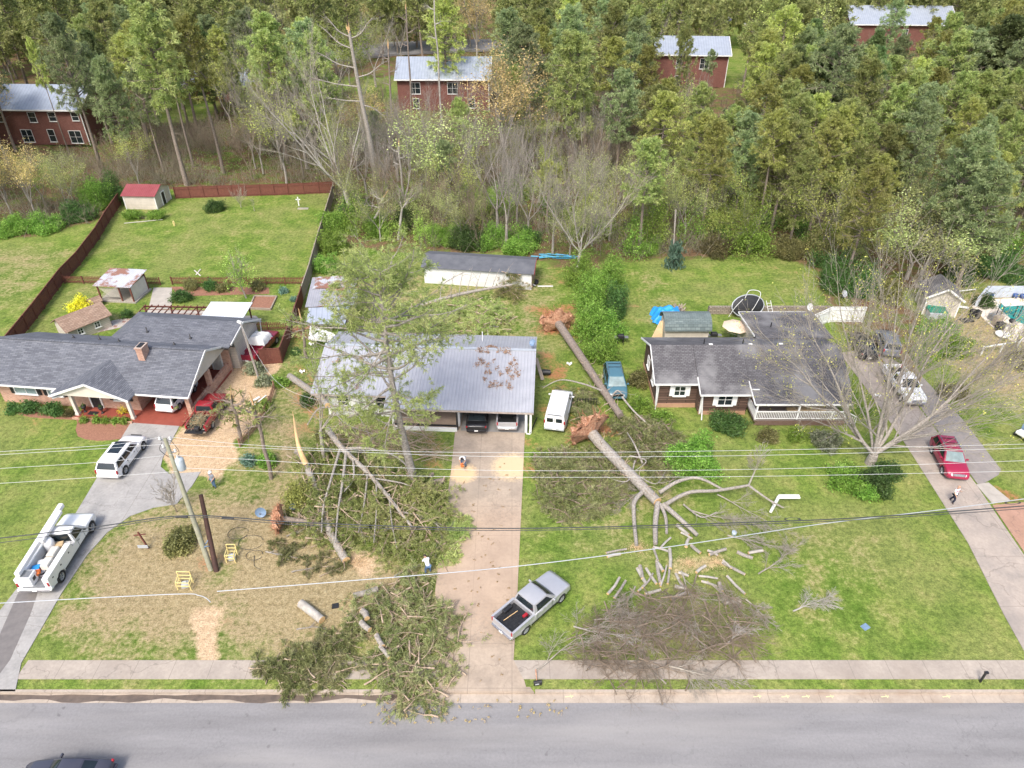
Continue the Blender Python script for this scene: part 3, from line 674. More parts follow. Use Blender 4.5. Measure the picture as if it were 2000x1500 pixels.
# porch gable
gx0, gx1, gc, gy = -12.35, -4.85, -8.5, -1.15
rf = MB(); back = 3.2
rf.slab([(gx0, gy, ze - .0), (gc, gy, zp), (gc, back, zp + .0), (gx0, .05, ze + .03)], .12)
rf.slab([(gc + .004, gy, zp), (gx1, gy, ze), (gx1, .05, ze + .03), (gc + .004, back, zp)], .12)
rf.build('porch_roof', 'shingle_ls', H1)
g_ = MB(); g_.raw([(gx0 + .6, gy + .25, ze - .06), (gx1 - .6, gy + .25, ze - .06), (gc, gy + .25, zp - .2)], [(0, 1, 2)])
g_.build('gable', 'offwhite', H1)
tr = MB(); e = .1
tr.beam((gx0, gy - .03, ze - .07), (gc, gy - .03, zp - .07), .06, .2); tr.beam((gc, gy - .03, zp - .07), (gx1, gy - .03, ze - .07), .06, .2)
tr.beam((-20.6, -.06, ze - .08), (gx0 + .1, -.06, ze - .08), .06, .17); tr.beam((gx1 - .1, -.06, ze - .08), (.15, -.06, ze - .08), .06, .17)
tr.beam((.19, -.06, ze - .08), (.19, 4.35, zr - .08), .06, .2); tr.beam((.19, 4.35, zr - .08), (.19, 9.1, ze - .08), .06, .2)
tr.beam((-20.64, -.06, ze - .08), (-20.64, 4.35, zr - .08), .06, .2); tr.beam((gx0 + .05, gy + .15, ze - .35), (gx0 + 1.2, -.0, ze - .35), .3, .1)
tr.beam((-12.9, .2, ze - .3), (-11.2, .2, ze - .3), .9, .12)
tr.build('trim', 'white', H1)
g_ = MB(); g_.raw([(-.3, .5, ze - .1), (-.3, 8.3, ze - .1), (-.3, 4.4, zr - .22)], [(0, 1, 2)]); g_.build('side_gable', 'offwhite', H1); g_ = MB(); g_.raw([(-20.2, .5, ze - .1), (-20.2, 8.3, ze - .1), (-20.2, 4.4, zr - .22)], [(0, 2, 1)]); g_.build('side_gable', 'offwhite', H1)
# rear wing roof
rr = MB(); zq = 4.4
rr.slab([(-10.4, 7.0, 3.62), (.95, 7.0, 3.62), (.95, 10.6, zq), (-9.3, 10.6, zq)], .12)
rr.slab([(-9.3, 10.604, zq), (.95, 10.604, zq), (.95, 14.2, ze), (-12.6, 14.2, ze)], .12)
rr.slab([(-12.6, 9.1, ze + .02), (-10.4, 7.0, 3.62), (-9.3, 10.6, zq), (-12.6, 14.2, ze)], .1)
rr.build('rear_wing_roof', 'shingle_l', H1)
tr = MB(); tr.beam((1.0, 7.4, 3.66), (1.0, 10.6, zq - .05), .06, .18); tr.beam((1.0, 10.6, zq - .05), (1.0, 14.2, ze - .05), .06, .18); tr.tube([(.9, 14.1, 2.6), (.9, 13.6, 0)], .05, 6)
tr.build('rear_trim', 'white', H1)
g_ = MB(); g_.raw([(.7, 8.6, ze - .2), (.7, 13.9, ze - .25), (.7, 10.6, zq - .2), (.7, 8.3, 3.5)], [(0, 1, 2, 3)]); g_.box((-.2, 11.3, 1.25), (1.5, 5.0, 2.5)); g_.build('rear_gable', 'siding_w', H1)
ch = MB(); ch.box((-5.4, 3.5, 4.75), (.62, 1.0, 1.5)); ch.box((-5.4, 3.5, 5.55), (.74, 1.12, .12)); co_ = ch.build('chimney', 'brick', H1)
ch = MB(); ch.box((-5.4, 3.5, 5.64), (.4, .75, .1)); ch.build('flue', 'black', co_)
for (x, y, z, h) in ((-14.6, 6.6, 3.95, .3), (-11.8, 6.5, 4.0, .55), (-9.6, 6.2, 4.1, .3), (-8.0, 8.4, 3.95, .55), (-3.3, 7.9, 3.85, .45), (-4.0, 6.2, 4.15, .25)):
    v_ = MB(); v_.lathe([(.16, 0), (.13, .06), (.055, .08), (.055, h), (.0, h)], (x, y, z), 8); v_.build('roof_vent', 'black', H1)
def wl(px, py, y, z): # local x of a pixel on the front wall
    return local(O, ya)(px, py, z).x
for (x, wd, cl, rw) in ((-16.5, 2.1, 2, 1), (-13.6, 1.3, 3, 2), (-7.15, 1.3, 3, 2)):
    window(H1, (x, .86, 1.72), wd, 1.05, 0, cl, rw, 'darkroll' if False else 'black', pane='glalight')
door(H1, (-9.75, .87, .13)); door(H1, (-1.4, 8.16, .13), m='offwhite')
# ================================================================== MIDDLE HOUSE
yb = R(-3.1); O2 = (-17.8, 57.6, 0)
H2 = thing('metal_roof_house', 'white ranch house with lavender-grey metal roof and open two-car carport, struck by fallen trees', 'house', O2, yb)
L2 = local(O2, yb)
zr2 = 4.3
rf = MB()
rf.slab([(.0, -5.8, 2.7), (6.9, -5.8, 2.7), (6.9, 0, zr2), (0, 0, zr2)], .07)
rf.slab([(6.9, -7.25, 2.45), (20.1, -7.25, 2.45), (20.1, 0, zr2), (6.9, 0, zr2 + .002)], .07)
rf.slab([(0, .01, zr2), (20.1, .01, zr2), (20.1, 4.6, 3.0), (0, 4.6, 3.0)], .07)
rf.build('roof', 'metal_mid', H2)
cap = MB(); cap.beam((0, .0, zr2 + .02), (20.1, .0, zr2 + .02), .35, .04); cap.build('ridge_cap', 'greymetal', H2)
tr = MB(); tr.beam((6.9, -7.2, 2.30), (20.1, -7.2, 2.30), .06, .2); tr.beam((0, -5.76, 2.55), (6.9, -5.76, 2.55), .06, .18)
tr.beam((20.04, -7.2, 2.32), (20.04, 0, zr2 - .17), .05, .2); tr.beam((20.04, 0, zr2 - .17), (20.04, 4.6, 2.84), .05, .2); tr.beam((.05, -5.76, 2.55), (.05, 0, zr2 - .17), .05, .2)
tr.build('fascia', mat('worn_fascia', (.32, .24, .20), (.5, .45, .42), 2.5, .9), H2)
w = MB(); w.box((4.35, -5.23, 1.2), (6.3, .2, 2.72)); w.box((1.3, -.4, 1.3), (.2, 9.45, 2.6)); w.box((7.6, -3.1, 1.25), (.2, 4.05, 2.6)); w.box((10.5, -1.2, 1.25), (5.6, .2, 2.6))
w.box((13.4, -2.1, 1.3), (.2, 8.8, 2.6)); w.box((10.7, 4.2, 1.25), (18.6, .2, 2.6)); w.box((19.6, -.2, 1.3), (.2, 4.4, 2.7)); w.build('wall', 'white', H2)
fl = MB(); fl.box((10.4, -4.2, .2), (5.7, 5.8, .36)); fl.build('porch_floor', mat('tan_porch_floor', (.42, .32, .25), (.34, .26, .2), 1.5, .9), H2)
fl = MB(); fl.box((10.4, -7.18, .17), (5.8, .16, .42)); fl.build('porch_edge', 'white', H2)
rl = MB(); rl.beam((7.7, -7.0, .5), (13.2, -7.0, .5), .18, .08); rl.build('porch_sill', 'black', H2)
for x in (13.3, 7.55): 
    w = MB(); w.box((x, -6.95, 1.25), (.16, .16, 2.35)); w.build('post', 'black' if x > 10 else 'white', H2)
for x in (19.45, 19.85):
    w = MB(); w.box((x, -7.0, 1.2), (.2, .2, 2.4)); w.build('post', 'white', H2)
fl = MB(); fl.box((16.6, -3.6, .032), (6.0, 7.0, .05)); fl.build('carport_floor', mat('carport_slab', (.30, .29, .28), (.22, .215, .21), 1, .9), H2)
window(H2, (2.75, -5.34, 1.75), 1.0, 1.15, 0, 1, 3); window(H2, (6.3, -5.34, 1.8), .95, 1.25, 0, 2, 1, frame='black')
for x in (8.6, 9.9): window(H2, (x, -1.31, 1.45), .8, 1.1)
door(H2, (11.4, -1.31, .4), m='black')
v_ = MB(); v_.tube([(10.4, 2.2, 3.4), (10.4, 2.2, 4.2)], .07, 8); v_.build('vent_pipe', 'white', H2); v_ = MB(); v_.tube([(14.8, 2.6, 3.4), (14.8, 2.6, 4.6)], .05, 8); v_.build('vent_pipe', 'white', H2)
# pine straw and debris that settled on the roof
C = []; 
for (px, py, n, s) in ((950, 700, 90, .8), (985, 700, 40, .4), (960, 728, 70, .5), (990, 725, 60, .5), (1005, 725, 40, .35), (945, 695, 50, .6), (975, 745, 50, .4), (995, 745, 30, .4), (940, 712, 30, .4), (700, 720, 60, 1.2)):
    c0 = L2(px, py, 3.5)
    for k in range(n):
        if k % 12 == 0: cc = c0 + Vector((rng.normal() * s, rng.normal() * s, 0))
        x, y = cc.x + rng.normal() * .12, cc.y + rng.normal() * .16; zz = zr2 - abs(y) * (zr2 - 2.45) / 7.25 + .03
        C.append((x, y, zz))
d_ = MB(); q = leafq(np.array(C), 4, .07, .17); d_.quads(q)
o = d_.build('roof_litter', mat('pine_straw', (.30, .19, .13), (.40, .27, .19), 4, .95), H2)
# ================================================================== RIGHT HOUSE
O3 = (13, 56.6, 0)
H3 = thing('wood_siding_house', 'brown wood-sided ranch house with stained charcoal shingle roof and white porch railing', 'house', O3)
z3 = 4.85
rf = MB()
rf.slab([(0, -3.7, 3.0), (3.95, -3.7, 3.0), (3.95, 0, z3), (0, 0, z3)], .12)
rf.slab([(3.96, -4.85, 2.62), (8.55, -4.85, 2.62), (8.55, 0, z3 + .02), (3.96, 0, z3 + .02)], .14)
rf.slab([(8.56, -3.6, 3.24), (17.7, -3.6, 3.24), (17.7, 0, z3 + .04), (8.56, 0, z3 + .04)], .14)
rf.slab([(8.56, -6.1, 2.5), (17.1, -6.1, 2.5), (17.7, -3.6, 3.24), (8.56, -3.6, 3.24)], .14)
rf.slab([(0, .005, z3), (17.7, .005, z3), (17.7, 4.4, 3.0), (0, 4.4, 3.0)], .12)
rf.build('roof', 'shingle_r', H3)
rf = MB(); rf.slab([(11.1, 3.4, 3.55), (18.7, 3.4, 3.55), (18.9, 9.6, 3.0), (11.1, 9.6, 3.0)], .14); rf.build('rear_wing_roof', 'shingle_r', H3)
tr = MB()
for a, b_ in (((0, -3.74, 2.9), (3.95, -3.74, 2.9)), ((3.95, -4.89, 2.52), (8.55, -4.89, 2.52)), ((8.56, -6.14, 2.40), (17.1, -6.14, 2.40)), ((-.04, -3.74, 2.9), (-.04, 0, z3 - .08)), ((-.04, 0, z3 - .08), (-.04, 4.4, 2.92)),
              ((3.92, -4.89, 2.6), (3.92, -3.2, 3.35)), ((8.52, -6.14, 2.42), (8.52, -3.6, 3.16)), ((11.05, 3.9, 3.45), (11.05, 9.6, 2.92)), ((11.05, 9.64, 2.92), (18.9, 9.64, 2.92))):
    tr.beam(a, b_, .07, .16)
tr.box((.45, -3.25, 1.55), (.16, .16, 2.6)); tr.box((4.3, -4.4, 1.35), (.16, .16, 2.4)); tr.tube([(4.2, -4.75, 2.45), (4.25, -4.6, 2.2), (4.3, -5.35, .1)], .06, 6); tr.tube([(.2, -3.7, 2.8), (.35, -3.7, .1)], .05, 6)
tr.build('trim', 'white', H3)
w = MB(); w.box((2.3, -3.1, 1.6), (3.6, .2, 2.5)); w.box((.5, .4, 1.6), (.2, 6.8, 2.6)); w.box((6.3, -4.2, 1.5), (4.2, .2, 2.3)); w.box((4.2, -3.6, 1.5), (.2, 1.2, 2.5)); w.box((8.5, -3.6, 1.5), (.2, 1.3, 2.3)); w.box((12.7, -3.3, 1.6), (8.3, .2, 2.4)); w.box((16.8, .3, 1.6), (.2, 7.1, 2.6)); w.box((8.6, 4.0, 1.6), (16.2, .2, 2.6)); w.build('wall', 'siding_b', H3)
w = MB(); w.raw([(.42, -3.2, 2.85), (.42, 4.0, 2.85), (.42, .1, 4.65)], [(0, 2, 1)]); w.build('gable', 'siding_b', H3); w = MB(); w.raw([(16.9, -3.2, 2.85), (16.9, 4.0, 2.85), (16.9, .1, 4.65)], [(0, 1, 2)]); w.build('gable', 'siding_b', H3)
w = MB(); w.box((2.3, -3.15, .2), (3.7, .3, .42)); w.box((6.35, -4.25, .18), (4.3, .3, .38)); w.box((.48, .4, .2), (.24, 6.9, .4)); w.build('foundation', mat('tan_foundation', (.46, .28, .18), (.38, .22, .14), 2, .9), H3)
w = MB(); w.box((15, 6.8, 1.5), (7.2, 5.2, 2.8)); w.build('rear_wing_wall', 'siding_w', H3)
window(H3, (2.5, -3.22, 1.85), .95, 1.0, 0, 2, 2, 'white'); window(H3, (6.45, -4.32, 1.65), 1.25, 1.15, 0, 2, 2, 'white'); window(H3, (14.2, -3.42, 2.0), 1.5, 1.0, 0, 2, 1, 'white')
for y in (-1.2, 1.5): window(H3, (.39, y, 1.9), .8, 1.0, R(-90), 1, 2)
door(H3, (9.55, -3.42, .75), m=mat('orange_door', (.36, .15, .09), (.28, .12, .07), 3, .6))
pf = MB(); pf.box((12.85, -4.75, .66), (8.2, 2.7, .12)); pf.build('porch_floor', mat('grey_boards', (.25, .20, .18), (.18, .15, .13), 2, .9), H3)
lt = MB()
for k in range(70):
    x = 8.8 + k * .12
    if x < 16.8: lt.beam((x, -6.05, .08), (x + .45, -6.05, .58), .03, .03); lt.beam((x + .45, -6.1, .08), (x, -6.1, .58), .03, .03)
lt.build('lattice', mat('brown_lattice', (.24, .15, .12), (.3, .2, .16), 3, .9), H3)
rl = MB(); rl.beam((8.8, -6.1, 1.62), (16.9, -6.1, 1.62), .1, .08); rl.beam((8.8, -6.1, .85), (16.9, -6.1, .85), .06, .07); rl.beam((8.78, -6.05, 1.62), (8.78, -3.5, 1.62), .1, .08)
for k in range(54): rl.box((8.85 + k * .152, -6.1, 1.23), (.05, .04, .75))
for k in range(16): rl.box((8.78, -5.95 + k * .155, 1.2), (.04, .05, .78))
rl.build('railing', 'white', H3)
for x in (8.85, 12.6, 15.6, 16.85): 
    w = MB(); w.box((x, -6.0, 1.55), (.14, .14, 1.75)); w.build('post', 'white', H3)
st = MB()
for k in range(4): st.box((17.1 + k * .28, -5.5, .5 - k * .15), (.3, 1.1, .1))
st.build('steps', 'greywood', H3)
rl = MB(); rl.beam((16.9, -6.08, 1.6), (18.0, -6.08, .95), .08, .07)
for k in range(6): rl.box((17.0 + k * .19, -6.08, .95 - k * .11), (.05, .04, .85))
rl.build('stair_rail', 'white', H3)
for (x, y, z) in ((5.1, .5, 4.65), (8.8, .6, 4.6), (13.3, 5.9, 3.3)):
    v_ = MB(); v_.tube([(x, y, z), (x, y, z + .55)], .06, 8); v_.build('vent_pipe', 'black', H3)
v_ = MB()
for (x, y, z) in ((5.6, -.0, z3 + .06), (9.3, -.0, z3 + .08), (12.2, .1, z3 + .05)): v_.box((x, y, z), (.35, .2, .06))
v_.box((8.9, -4.6, 2.98), (.7, .12, .05)); v_.build('roof_vent', 'white', H3)
lb = MB(); lb.beam((12.0, -5.1, 1.3), (15.6, -4.8, 1.2), .5, .15); lb.beam((11.2, -5.2, .85), (12.6, -5.1, 1.0), .25, .12)
single(lb.__class__().beam((O3[0]+12.0, O3[1]-5.1, 1.1), (O3[0]+15.6, O3[1]-4.8, 1.0), .5, .18), 'log', 'tanwood', 'pale wooden beam lying on the white-railed porch of the brown house', 'beam', (O3[0]+13.8, O3[1]-5, 1))
def dish(p, name_l, m='greymetal', r=.42, tilt=(R(60), 0, R(30)), base=None):
    t = thing('satellite_dish', name_l, 'satellite dish', p)
    d = MB(); d.lathe([(0, 0), (r*.5, .03), (r*.85, .09), (r, .14)], (0, 0, .0), 18); d.lathe([(r, .14), (r*.85, .075), (r*.5, .015), (0, -.015)], (0, 0, 0), 18)
    o = d.build('reflector', m, t); o.location = (0, 0, .7); o.rotation_euler = tilt
    a = MB(); a.tube([(0, 0, 0), (0, 0, .68)], .03, 6); a.tube([(0, 0, .55), (.05, -.3, .65), (.12, -.5, .95)], .018, 5); a.box((.12, -.5, .98), (.08, .12, .08)); a.build('mast', 'steel', t); return t
dish((O3[0] + 18.3, O3[1] + 9.4, 3.0), 'white satellite dish on the rear roof corner of the brown house', 'white')

# ================================================================== FAR BRICK HOUSES IN THE WOODS
def far_house(x, y, w, d, he, hr, yaw, label, wins, mroof='metal_far', name='brick_house'):
    t = thing(name, label, 'house', (x, y, 0), yaw)
    b_ = MB(); b_.box((0, d/2, he/2), (w, d, he)); b_.raw([(-w/2, 0, he), (-w/2, d, he), (-w/2, d/2, hr - .15), (w/2, 0, he), (w/2, d, he), (w/2, d/2, hr - .15)], [(0, 2, 1), (3, 4, 5)]); b_.build('wall', 'brick_far', t)
    r = MB(); r.slab([(-w/2 - .5, -.7, he - .1), (w/2 + .5, -.7, he - .1), (w/2 + .5, d/2, hr), (-w/2 - .5, d/2, hr)], .15)
    r.slab([(-w/2 - .5, d/2 + .01, hr), (w/2 + .5, d/2 + .01, hr), (w/2 + .5, d + .7, he - .1), (-w/2 - .5, d + .7, he - .1)], .15); r.build('roof', mroof, t)
    f = MB(); f.beam((-w/2 - .5, -.74, he - .2), (w/2 + .5, -.74, he - .2), .1, .25); f.beam((w/2 + .54, -.7, he - .2), (w/2 + .54, d/2, hr - .1), .1, .25); f.beam((w/2 - .05, -.05, 0), (w/2 - .05, -.05, he), .15, .15); f.build('trim', 'white', t)
    for (a, z, ww, hh) in wins: window(t, (a, -.04, z), ww, hh, 0, 2 if ww > 1.3 else 1, 2)
    return t
pl = P(180, 282); far_house(pl.x - 12.5, pl.y, 25, 11, 6.6, 9.6, R(-2), 'two-storey dark red brick house with pale metal roof at the left edge', [(10.2, 1.5, 2.2, 2.2), (5.7, 1.7, 1.2, 2.2), (1.0, 1.6, 2.0, 2.2), (3.2, 5.0, 1.3, 1.7), (7.0, 5.1, 1.3, 1.5), (-3, 5, 1.3, 1.7), (11.3, 5.2, 1.2, 1.4)])
pm = P(868, 216); far_house(pm.x, pm.y, 19.6, 12, 6.6, 9.8, R(0), 'dark red brick house with pale metal roof in the middle of the woods', [(-6, 4.6, 2.1, 2.2), (2.0, 4.6, 2.1, 2.2), (-6, 1.5, 1.2, 2), (6, 1.5, 1.3, 1.8)])
pm = P(1345, 170); far_house(pm.x, pm.y, 17, 12, 7.4, 10.4, R(-4), 'dark red brick house with pale metal roof beside the sunlit grass gap', [(3.0, 5.3, 2.1, 2.2), (-3, 5.3, 1.4, 2), (-3, 1.5, 1.2, 2)])
pm = P(1775, 108); far_house(pm.x, pm.y + 8, 30, 14, 7.0, 11, R(-3), 'long red brick house with pale metal roof near the top right corner', [(-6, 4.6, 1.5, 2.0), (1.0, 4.6, 1.5, 2.0), (8, 1.5, 1.2, 2)])
pm = P(470, 195); far_house(pm.x, pm.y, 20, 10, 3.2, 5.8, R(4), 'low house with grey metal roof mostly hidden behind the yellow trees', [(-4, 1.6, 1.5, 1.2), (4, 1.6, 1.5, 1.2)])

# ================================================================== VEHICLES
def patch(mb, q, n=5, bulge=(0, 0, 0), off=(0, 0, 0), u0=0, u1=1, v0=0, v1=1):
    q = [np.array(p, float) for p in q]; bl = np.array(bulge, float); of = np.array(off, float)
    def fn(a, b):
        u = u0 + (u1 - u0) * a; v = v0 + (v1 - v0) * b
        return q[0]*(1-u)*(1-v) + q[1]*u*(1-v) + q[2]*u*v + q[3]*(1-u)*v + bl*(16*u*(1-u)*v*(1-v))**.7 + of
    return mb.grid(fn, n, n)
def wheel(par, x, y, r, w=.24, rimc='rim'):
    s = 1 if y > 0 else -1
    t = MB(); t.lathe([(r*.62, -w/2), (r*.93, -w/2), (r, -w*.32), (r, w*.32), (r*.93, w/2), (r*.62, w/2), (r*.6, 0), (r*.62, -w/2)], (0, 0, 0), 20, 'y')
    o = t.build('wheel', 'rubber', par); o.location = (x, y, r)
    m_ = MB(); m_.lathe([(0, w*.30*s), (r*.14, w*.34*s), (r*.2, w*.24*s), (r*.22, w*.22*s)], (0, 0, 0), 14, 'y'); m_.lathe([(r*.52, w*.2*s), (r*.6, w*.46*s), (r*.66, w*.44*s)], (0, 0, 0), 20, 'y')
    for k in range(5):
        a = k * 1.2566 + .3; m_.beam((r*.12*math.cos(a), w*.27*s, r*.12*math.sin(a)), (r*.6*math.cos(a), w*.36*s, r*.6*math.sin(a)), .09, .05)
    m_.build('rim', rimc, o)
    d = MB(); d.lathe([(0, w*.05*s), (r*.6, w*.05*s)], (0, 0, 0), 16, 'y'); d.build('brake_disc', 'black', o)
def shell(prof, w, wheels, wr, z0, rr=.14, taper=.12, half=2.4):
    """side profile with wheel openings, rounded shoulders, narrowed nose and tail"""
    top = [np.array(p, float) for p in prof]; ar = wr * 1.16
    bot = []; xs = sorted(wheels, reverse=True)
    for xw in xs:
        for a in np.linspace(0, math.pi, 9):
            zz = wr + ar * math.sin(a); bot.append(np.array((xw + ar * math.cos(a), max(z0, zz if a not in (0, math.pi) else z0))))
    ring = top + bot; n = len(ring); nt_ = len(top); nrm = []
    for i in range(n):
        a = ring[i-1]; c = ring[(i+1) % n]; d = c - a; d = d / (np.linalg.norm(d) + 1e-9); nrm.append(np.array((-d[1], d[0])) if i < nt_ else np.array((0., 0.)))
    ys = [-w, -w+.1*rr, -w+.35*rr, -w+rr, -w*.5, 0, w*.5, w-rr, w-.35*rr, w-.1*rr, w]; V = []
    for y in ys:
        k = max(0, abs(y) - (w - rr)) / rr; ins = rr * (1 - math.sqrt(max(0, 1 - k*k))) * .8
        for i, p in enumerate(ring):
            q = p - nrm[i] * ins; tp = 1 - taper * min(1, abs(q[0]) / half) ** 5
            cr = .03 * (1 - (y / w) ** 2) if i < nt_ and p[1] > .7 else 0
            V.append((q[0], y * tp, q[1] + cr))
    m_ = MB(); i = np.arange(len(ys) - 1)[:, None] * n; j = np.arange(n)[None]; k = (j + 1) % n
    V = np.array(V)
    m_.raw(V, np.stack([i + j, i + n + j, i + n + k, i + k], -1).reshape(-1, 4), True)
    m_.raw(V[:n], [list(range(n))]); m_.raw(V[-n:], [list(range(n))[::-1]]); return m_
def vehicle(kind, label, color, p_rear, p_front, cat, side=None, L=4.8, Wd=1.9, wr=.36, group=None, name=None, roofrack=False, opts=(), glassm='gla', z=0.05):
    """p_rear, p_front: pixels of the tyre contacts on one side (side=+1 left, -1 right) or of tail and nose on the centre line"""
    a, b_ = P(*p_rear), P(*p_front); d = (b_ - a).normalized(); mid = (a + b_) / 2; yaw = math.atan2(d.y, d.x)
    if side: mid += Vector((d.y, -d.x, 0)) * side * (Wd / 2 - .1)
    t = thing(name or kind, label, cat, (mid.x, mid.y, z), yaw, group); h = L / 2; w = Wd / 2
    c = color
    if kind in ('suv', 'minivan'):
        H = 1.72; zb = 1.08; wx = (-h + .95, h - .92); cowl = h - 1.25; rf0, rf1 = -h + .45, h - 2.05
        if kind == 'minivan': cowl = h - .95; rf1 = h - 1.95
        prof = [(-h, .35), (-h - .01, .62), (-h + .04, .98), (-h + .12, zb), (0, zb), (cowl, zb - .0), (h - .45, .95), (h - .1, .82), (h, .62), (h - .02, .34)]
    elif kind == 'sedan':
        H = 1.45; zb = .95; wx = (-h + 1.0, h - .95); cowl = h - 1.5; rf0, rf1 = -h + 1.45, h - 2.25
        prof = [(-h, .35), (-h, .62), (-h + .03, .9), (-h + .1, 1.0), (-h + .7, 1.0), (0, zb), (cowl, zb), (h - .5, .84), (h - .08, .7), (h, .55), (h - .02, .32)]
    elif kind == 'van':
        H = 2.08; zb = 1.15; wx = (-h + 1.2, h - .95); cowl = h - .95; rf0, rf1 = -h + .08, h - 1.75
        prof = [(-h, .45), (-h - .01, .7), (-h, 1.0), (-h + .02, zb), (0, zb), (cowl, zb), (h - .4, 1.05), (h - .05, .92), (h, .6), (h - .02, .42)]
    else:
        H = 1.85; zb = 1.18; wx = (-h + 1.25, h - .98); cowl = h - 1.55; cab0 = opts[0] if opts else -h + 2.0; rf0, rf1 = cab0 + .12, h - 2.3
        prof = [(-h + .02, .50), (-h + .02, .80), (cab0 - .05, .80), (cab0 - .02, zb), (0, zb), (cowl, zb), (h - .35, 1.10), (h - .06, .98), (h, .7), (h - .02, .48)]
        if kind == 'utility': H = 2.0; rf0 = cab0 + .1
    shell(prof, w, wx, wr, .32 if kind not in ('pickup', 'utility') else .45, .14, .10 if kind not in ('pickup', 'utility') else .07, h).build('body', c, t)
    und = MB(); und.box((0, 0, .5), (L - .35, Wd - .75, .45)); und.build('underbody', 'black', t)
    # cabin
    cab_r = {'suv': -h + .1, 'minivan': -h + .08, 'sedan': -h + .72, 'van': -h + .03}.get(kind, None)
    if cab_r is None: cab_r = cab0
    wb, wt = w - .06, w - (.26 if kind != 'van' else .2); zl = zb - .02
    B = [(cab_r, -wb, zl), (cowl, -wb, zl), (cowl, wb, zl), (cab_r, wb, zl)]; T = [(rf0, -wt, H - .06), (rf1, -wt, H - .06), (rf1, wt, H - .06), (rf0, wt, H - .06)]
    cb = MB(); bf = .10 if kind != 'van' else .06
    patch(cb, [T[0], T[1], T[2], T[3]], 8, (0, 0, .07)); patch(cb, [B[1], B[2], T[2], T[1]], 6, (bf, 0, .03)); patch(cb, [B[3], B[0], T[0], T[3]], 6, (-.04, 0, 0))
    patch(cb, [B[0], B[1], T[1], T[0]], 5, (0, -.04, 0)); patch(cb, [B[2], B[3], T[3], T[2]], 5, (0, .04, 0)); cb.build('cabin', c, t)
    e = .012
    g1 = MB(); patch(g1, [B[1], B[2], T[2], T[1]], 6, (bf, 0, .03), (e, 0, e), .05, .95, .06, .93); g1.build('windshield', glassm, t)
    if kind != 'van':
        g1 = MB(); patch(g1, [B[3], B[0], T[0], T[3]], 6, (-.04, 0, 0), (-e, 0, e), .07, .93, .12, .9); g1.build('rear_window', 'gla', t)
    cuts = {'suv': ((.06, .33), (.36, .62), (.65, .93)), 'minivan': ((.05, .33), (.36, .64), (.67, .93)), 'sedan': ((.12, .5), (.54, .9)), 'van': ((.78, .93),)}.get(kind, ((.08, .44), (.49, .88)) if (rf1 - rf0) > 1.4 else ((.12, .86),))
    for u0, u1 in cuts:
        for sd in (0, 1):
            g1 = MB(); q = [B[0], B[1], T[1], T[0]] if sd == 0 else [B[3], B[2], T[2], T[3]]
            patch(g1, q, 5, (0, -.04 if sd == 0 else .04, 0), (0, -e if sd == 0 else e, 0), u0, u1, .12, .88); g1.build('side_window', 'gla', t)
    for xw in wx:
        for s in (-1, 1): wheel(t, xw, s * (w - .12), wr, .26)
    # lamps, bumpers, plate, grille, mirrors, handles
    zl_ = prof[-3][1] - .12
    for s in (-1, 1):
        l = MB(); patch(l, [(h - .30, s*(w - .16), zl_ + .12), (h + .0, s*(w*.52), zl_ + .12), (h + .03, s*(w*.52), zl_ - .1), (h - .16, s*(w - .06), zl_ - .1)], 4, (.03, s*.02, 0)); l.build('headlight', 'lamp', t)
        l = MB(); zt = .92 if kind not in ('pickup', 'utility') else 1.05
        if kind == 'van': zt = 1.25
        l.box((-h + .07, s*(w - .12), zt), (.14, .12, .34 if kind != 'sedan' else .14)); l.build('taillight', 'red', t, bevel=.02)
        l = MB(); l.box((cowl - .38, s*(w + .09), zb + .08), (.10, .22, .16)); l.build('mirror', c if kind != 'utility' else 'black', t, bevel=.03)
        for hx in ((rf0 + rf1) / 2 - .1, rf1 - .25)[:1 if kind in ('van', 'utility') else 2]:
            l = MB(); l.box((hx, s*(w + .002), zb - .16), (.16, .04, .035)); l.build('door_handle', 'black' if c in ('v_white', 'v_teal') else c, t)
    for s in (-1, 1):
        sx_ = [rf1 + .12, (rf0 + rf1)/2 - .05, rf0 + .25] if kind not in ('pickup', 'utility') else [rf1 + .3, rf0 + .1]
        for xx in sx_: l = MB(); l.box((xx, s*(w - .004), (zb + .52)/2), (.022, .02, zb - .58)); l.build('door_seam', 'black', t)
        l = MB(); l.box(((wx[0] + wx[1])/2, s*(w - .02), .40 if kind not in ('pickup', 'utility') else .52), (wx[1] - wx[0] - wr*2.5, .06, .10)); l.build('sill_trim', 'black', t)
    bp = 'chrome' if kind in ('pickup', 'utility') else c
    l = MB(); l.box((h - .02, 0, .50), (.14, Wd - .34, .22)); l.build('front_bumper', bp, t, bevel=.04)
    l = MB(); l.box((-h + .0, 0, .54), (.18, Wd - .22, .2)); l.build('rear_bumper', bp if kind != 'van' else 'greymetal', t, bevel=.04)
    l = MB(); l.box((-h - .10, 0, .60), (.02, .32, .15)); l.build('licence_plate', 'white', t)
    l = MB(); 
    for k in range(4): l.box((h + .015, 0, .66 + k * .055), (.03, Wd * .46, .025))
    l.box((h + .002, 0, .74), (.03, Wd * .48, .24)); l.build('grille', 'chrome' if kind == 'pickup' or 'grille' in opts else 'black', t)
    if roofrack:
        for s in (-1, 1):
            l = MB(); l.tube([(rf0 + .15, s*(wt - .08), H + .02), (rf1 - .25, s*(wt - .08), H + .03)], .028, 6); l.build('roof_rail', 'chrome' if roofrack == 2 else 'black', t)
        if roofrack == 2:
            for xx in (rf0 + .5, rf0 + 1.1): l = MB(); l.beam((xx, -wt + .08, H + .03), (xx, wt - .08, H + .03), .05, .03); l.build('cross_bar', 'black', t)
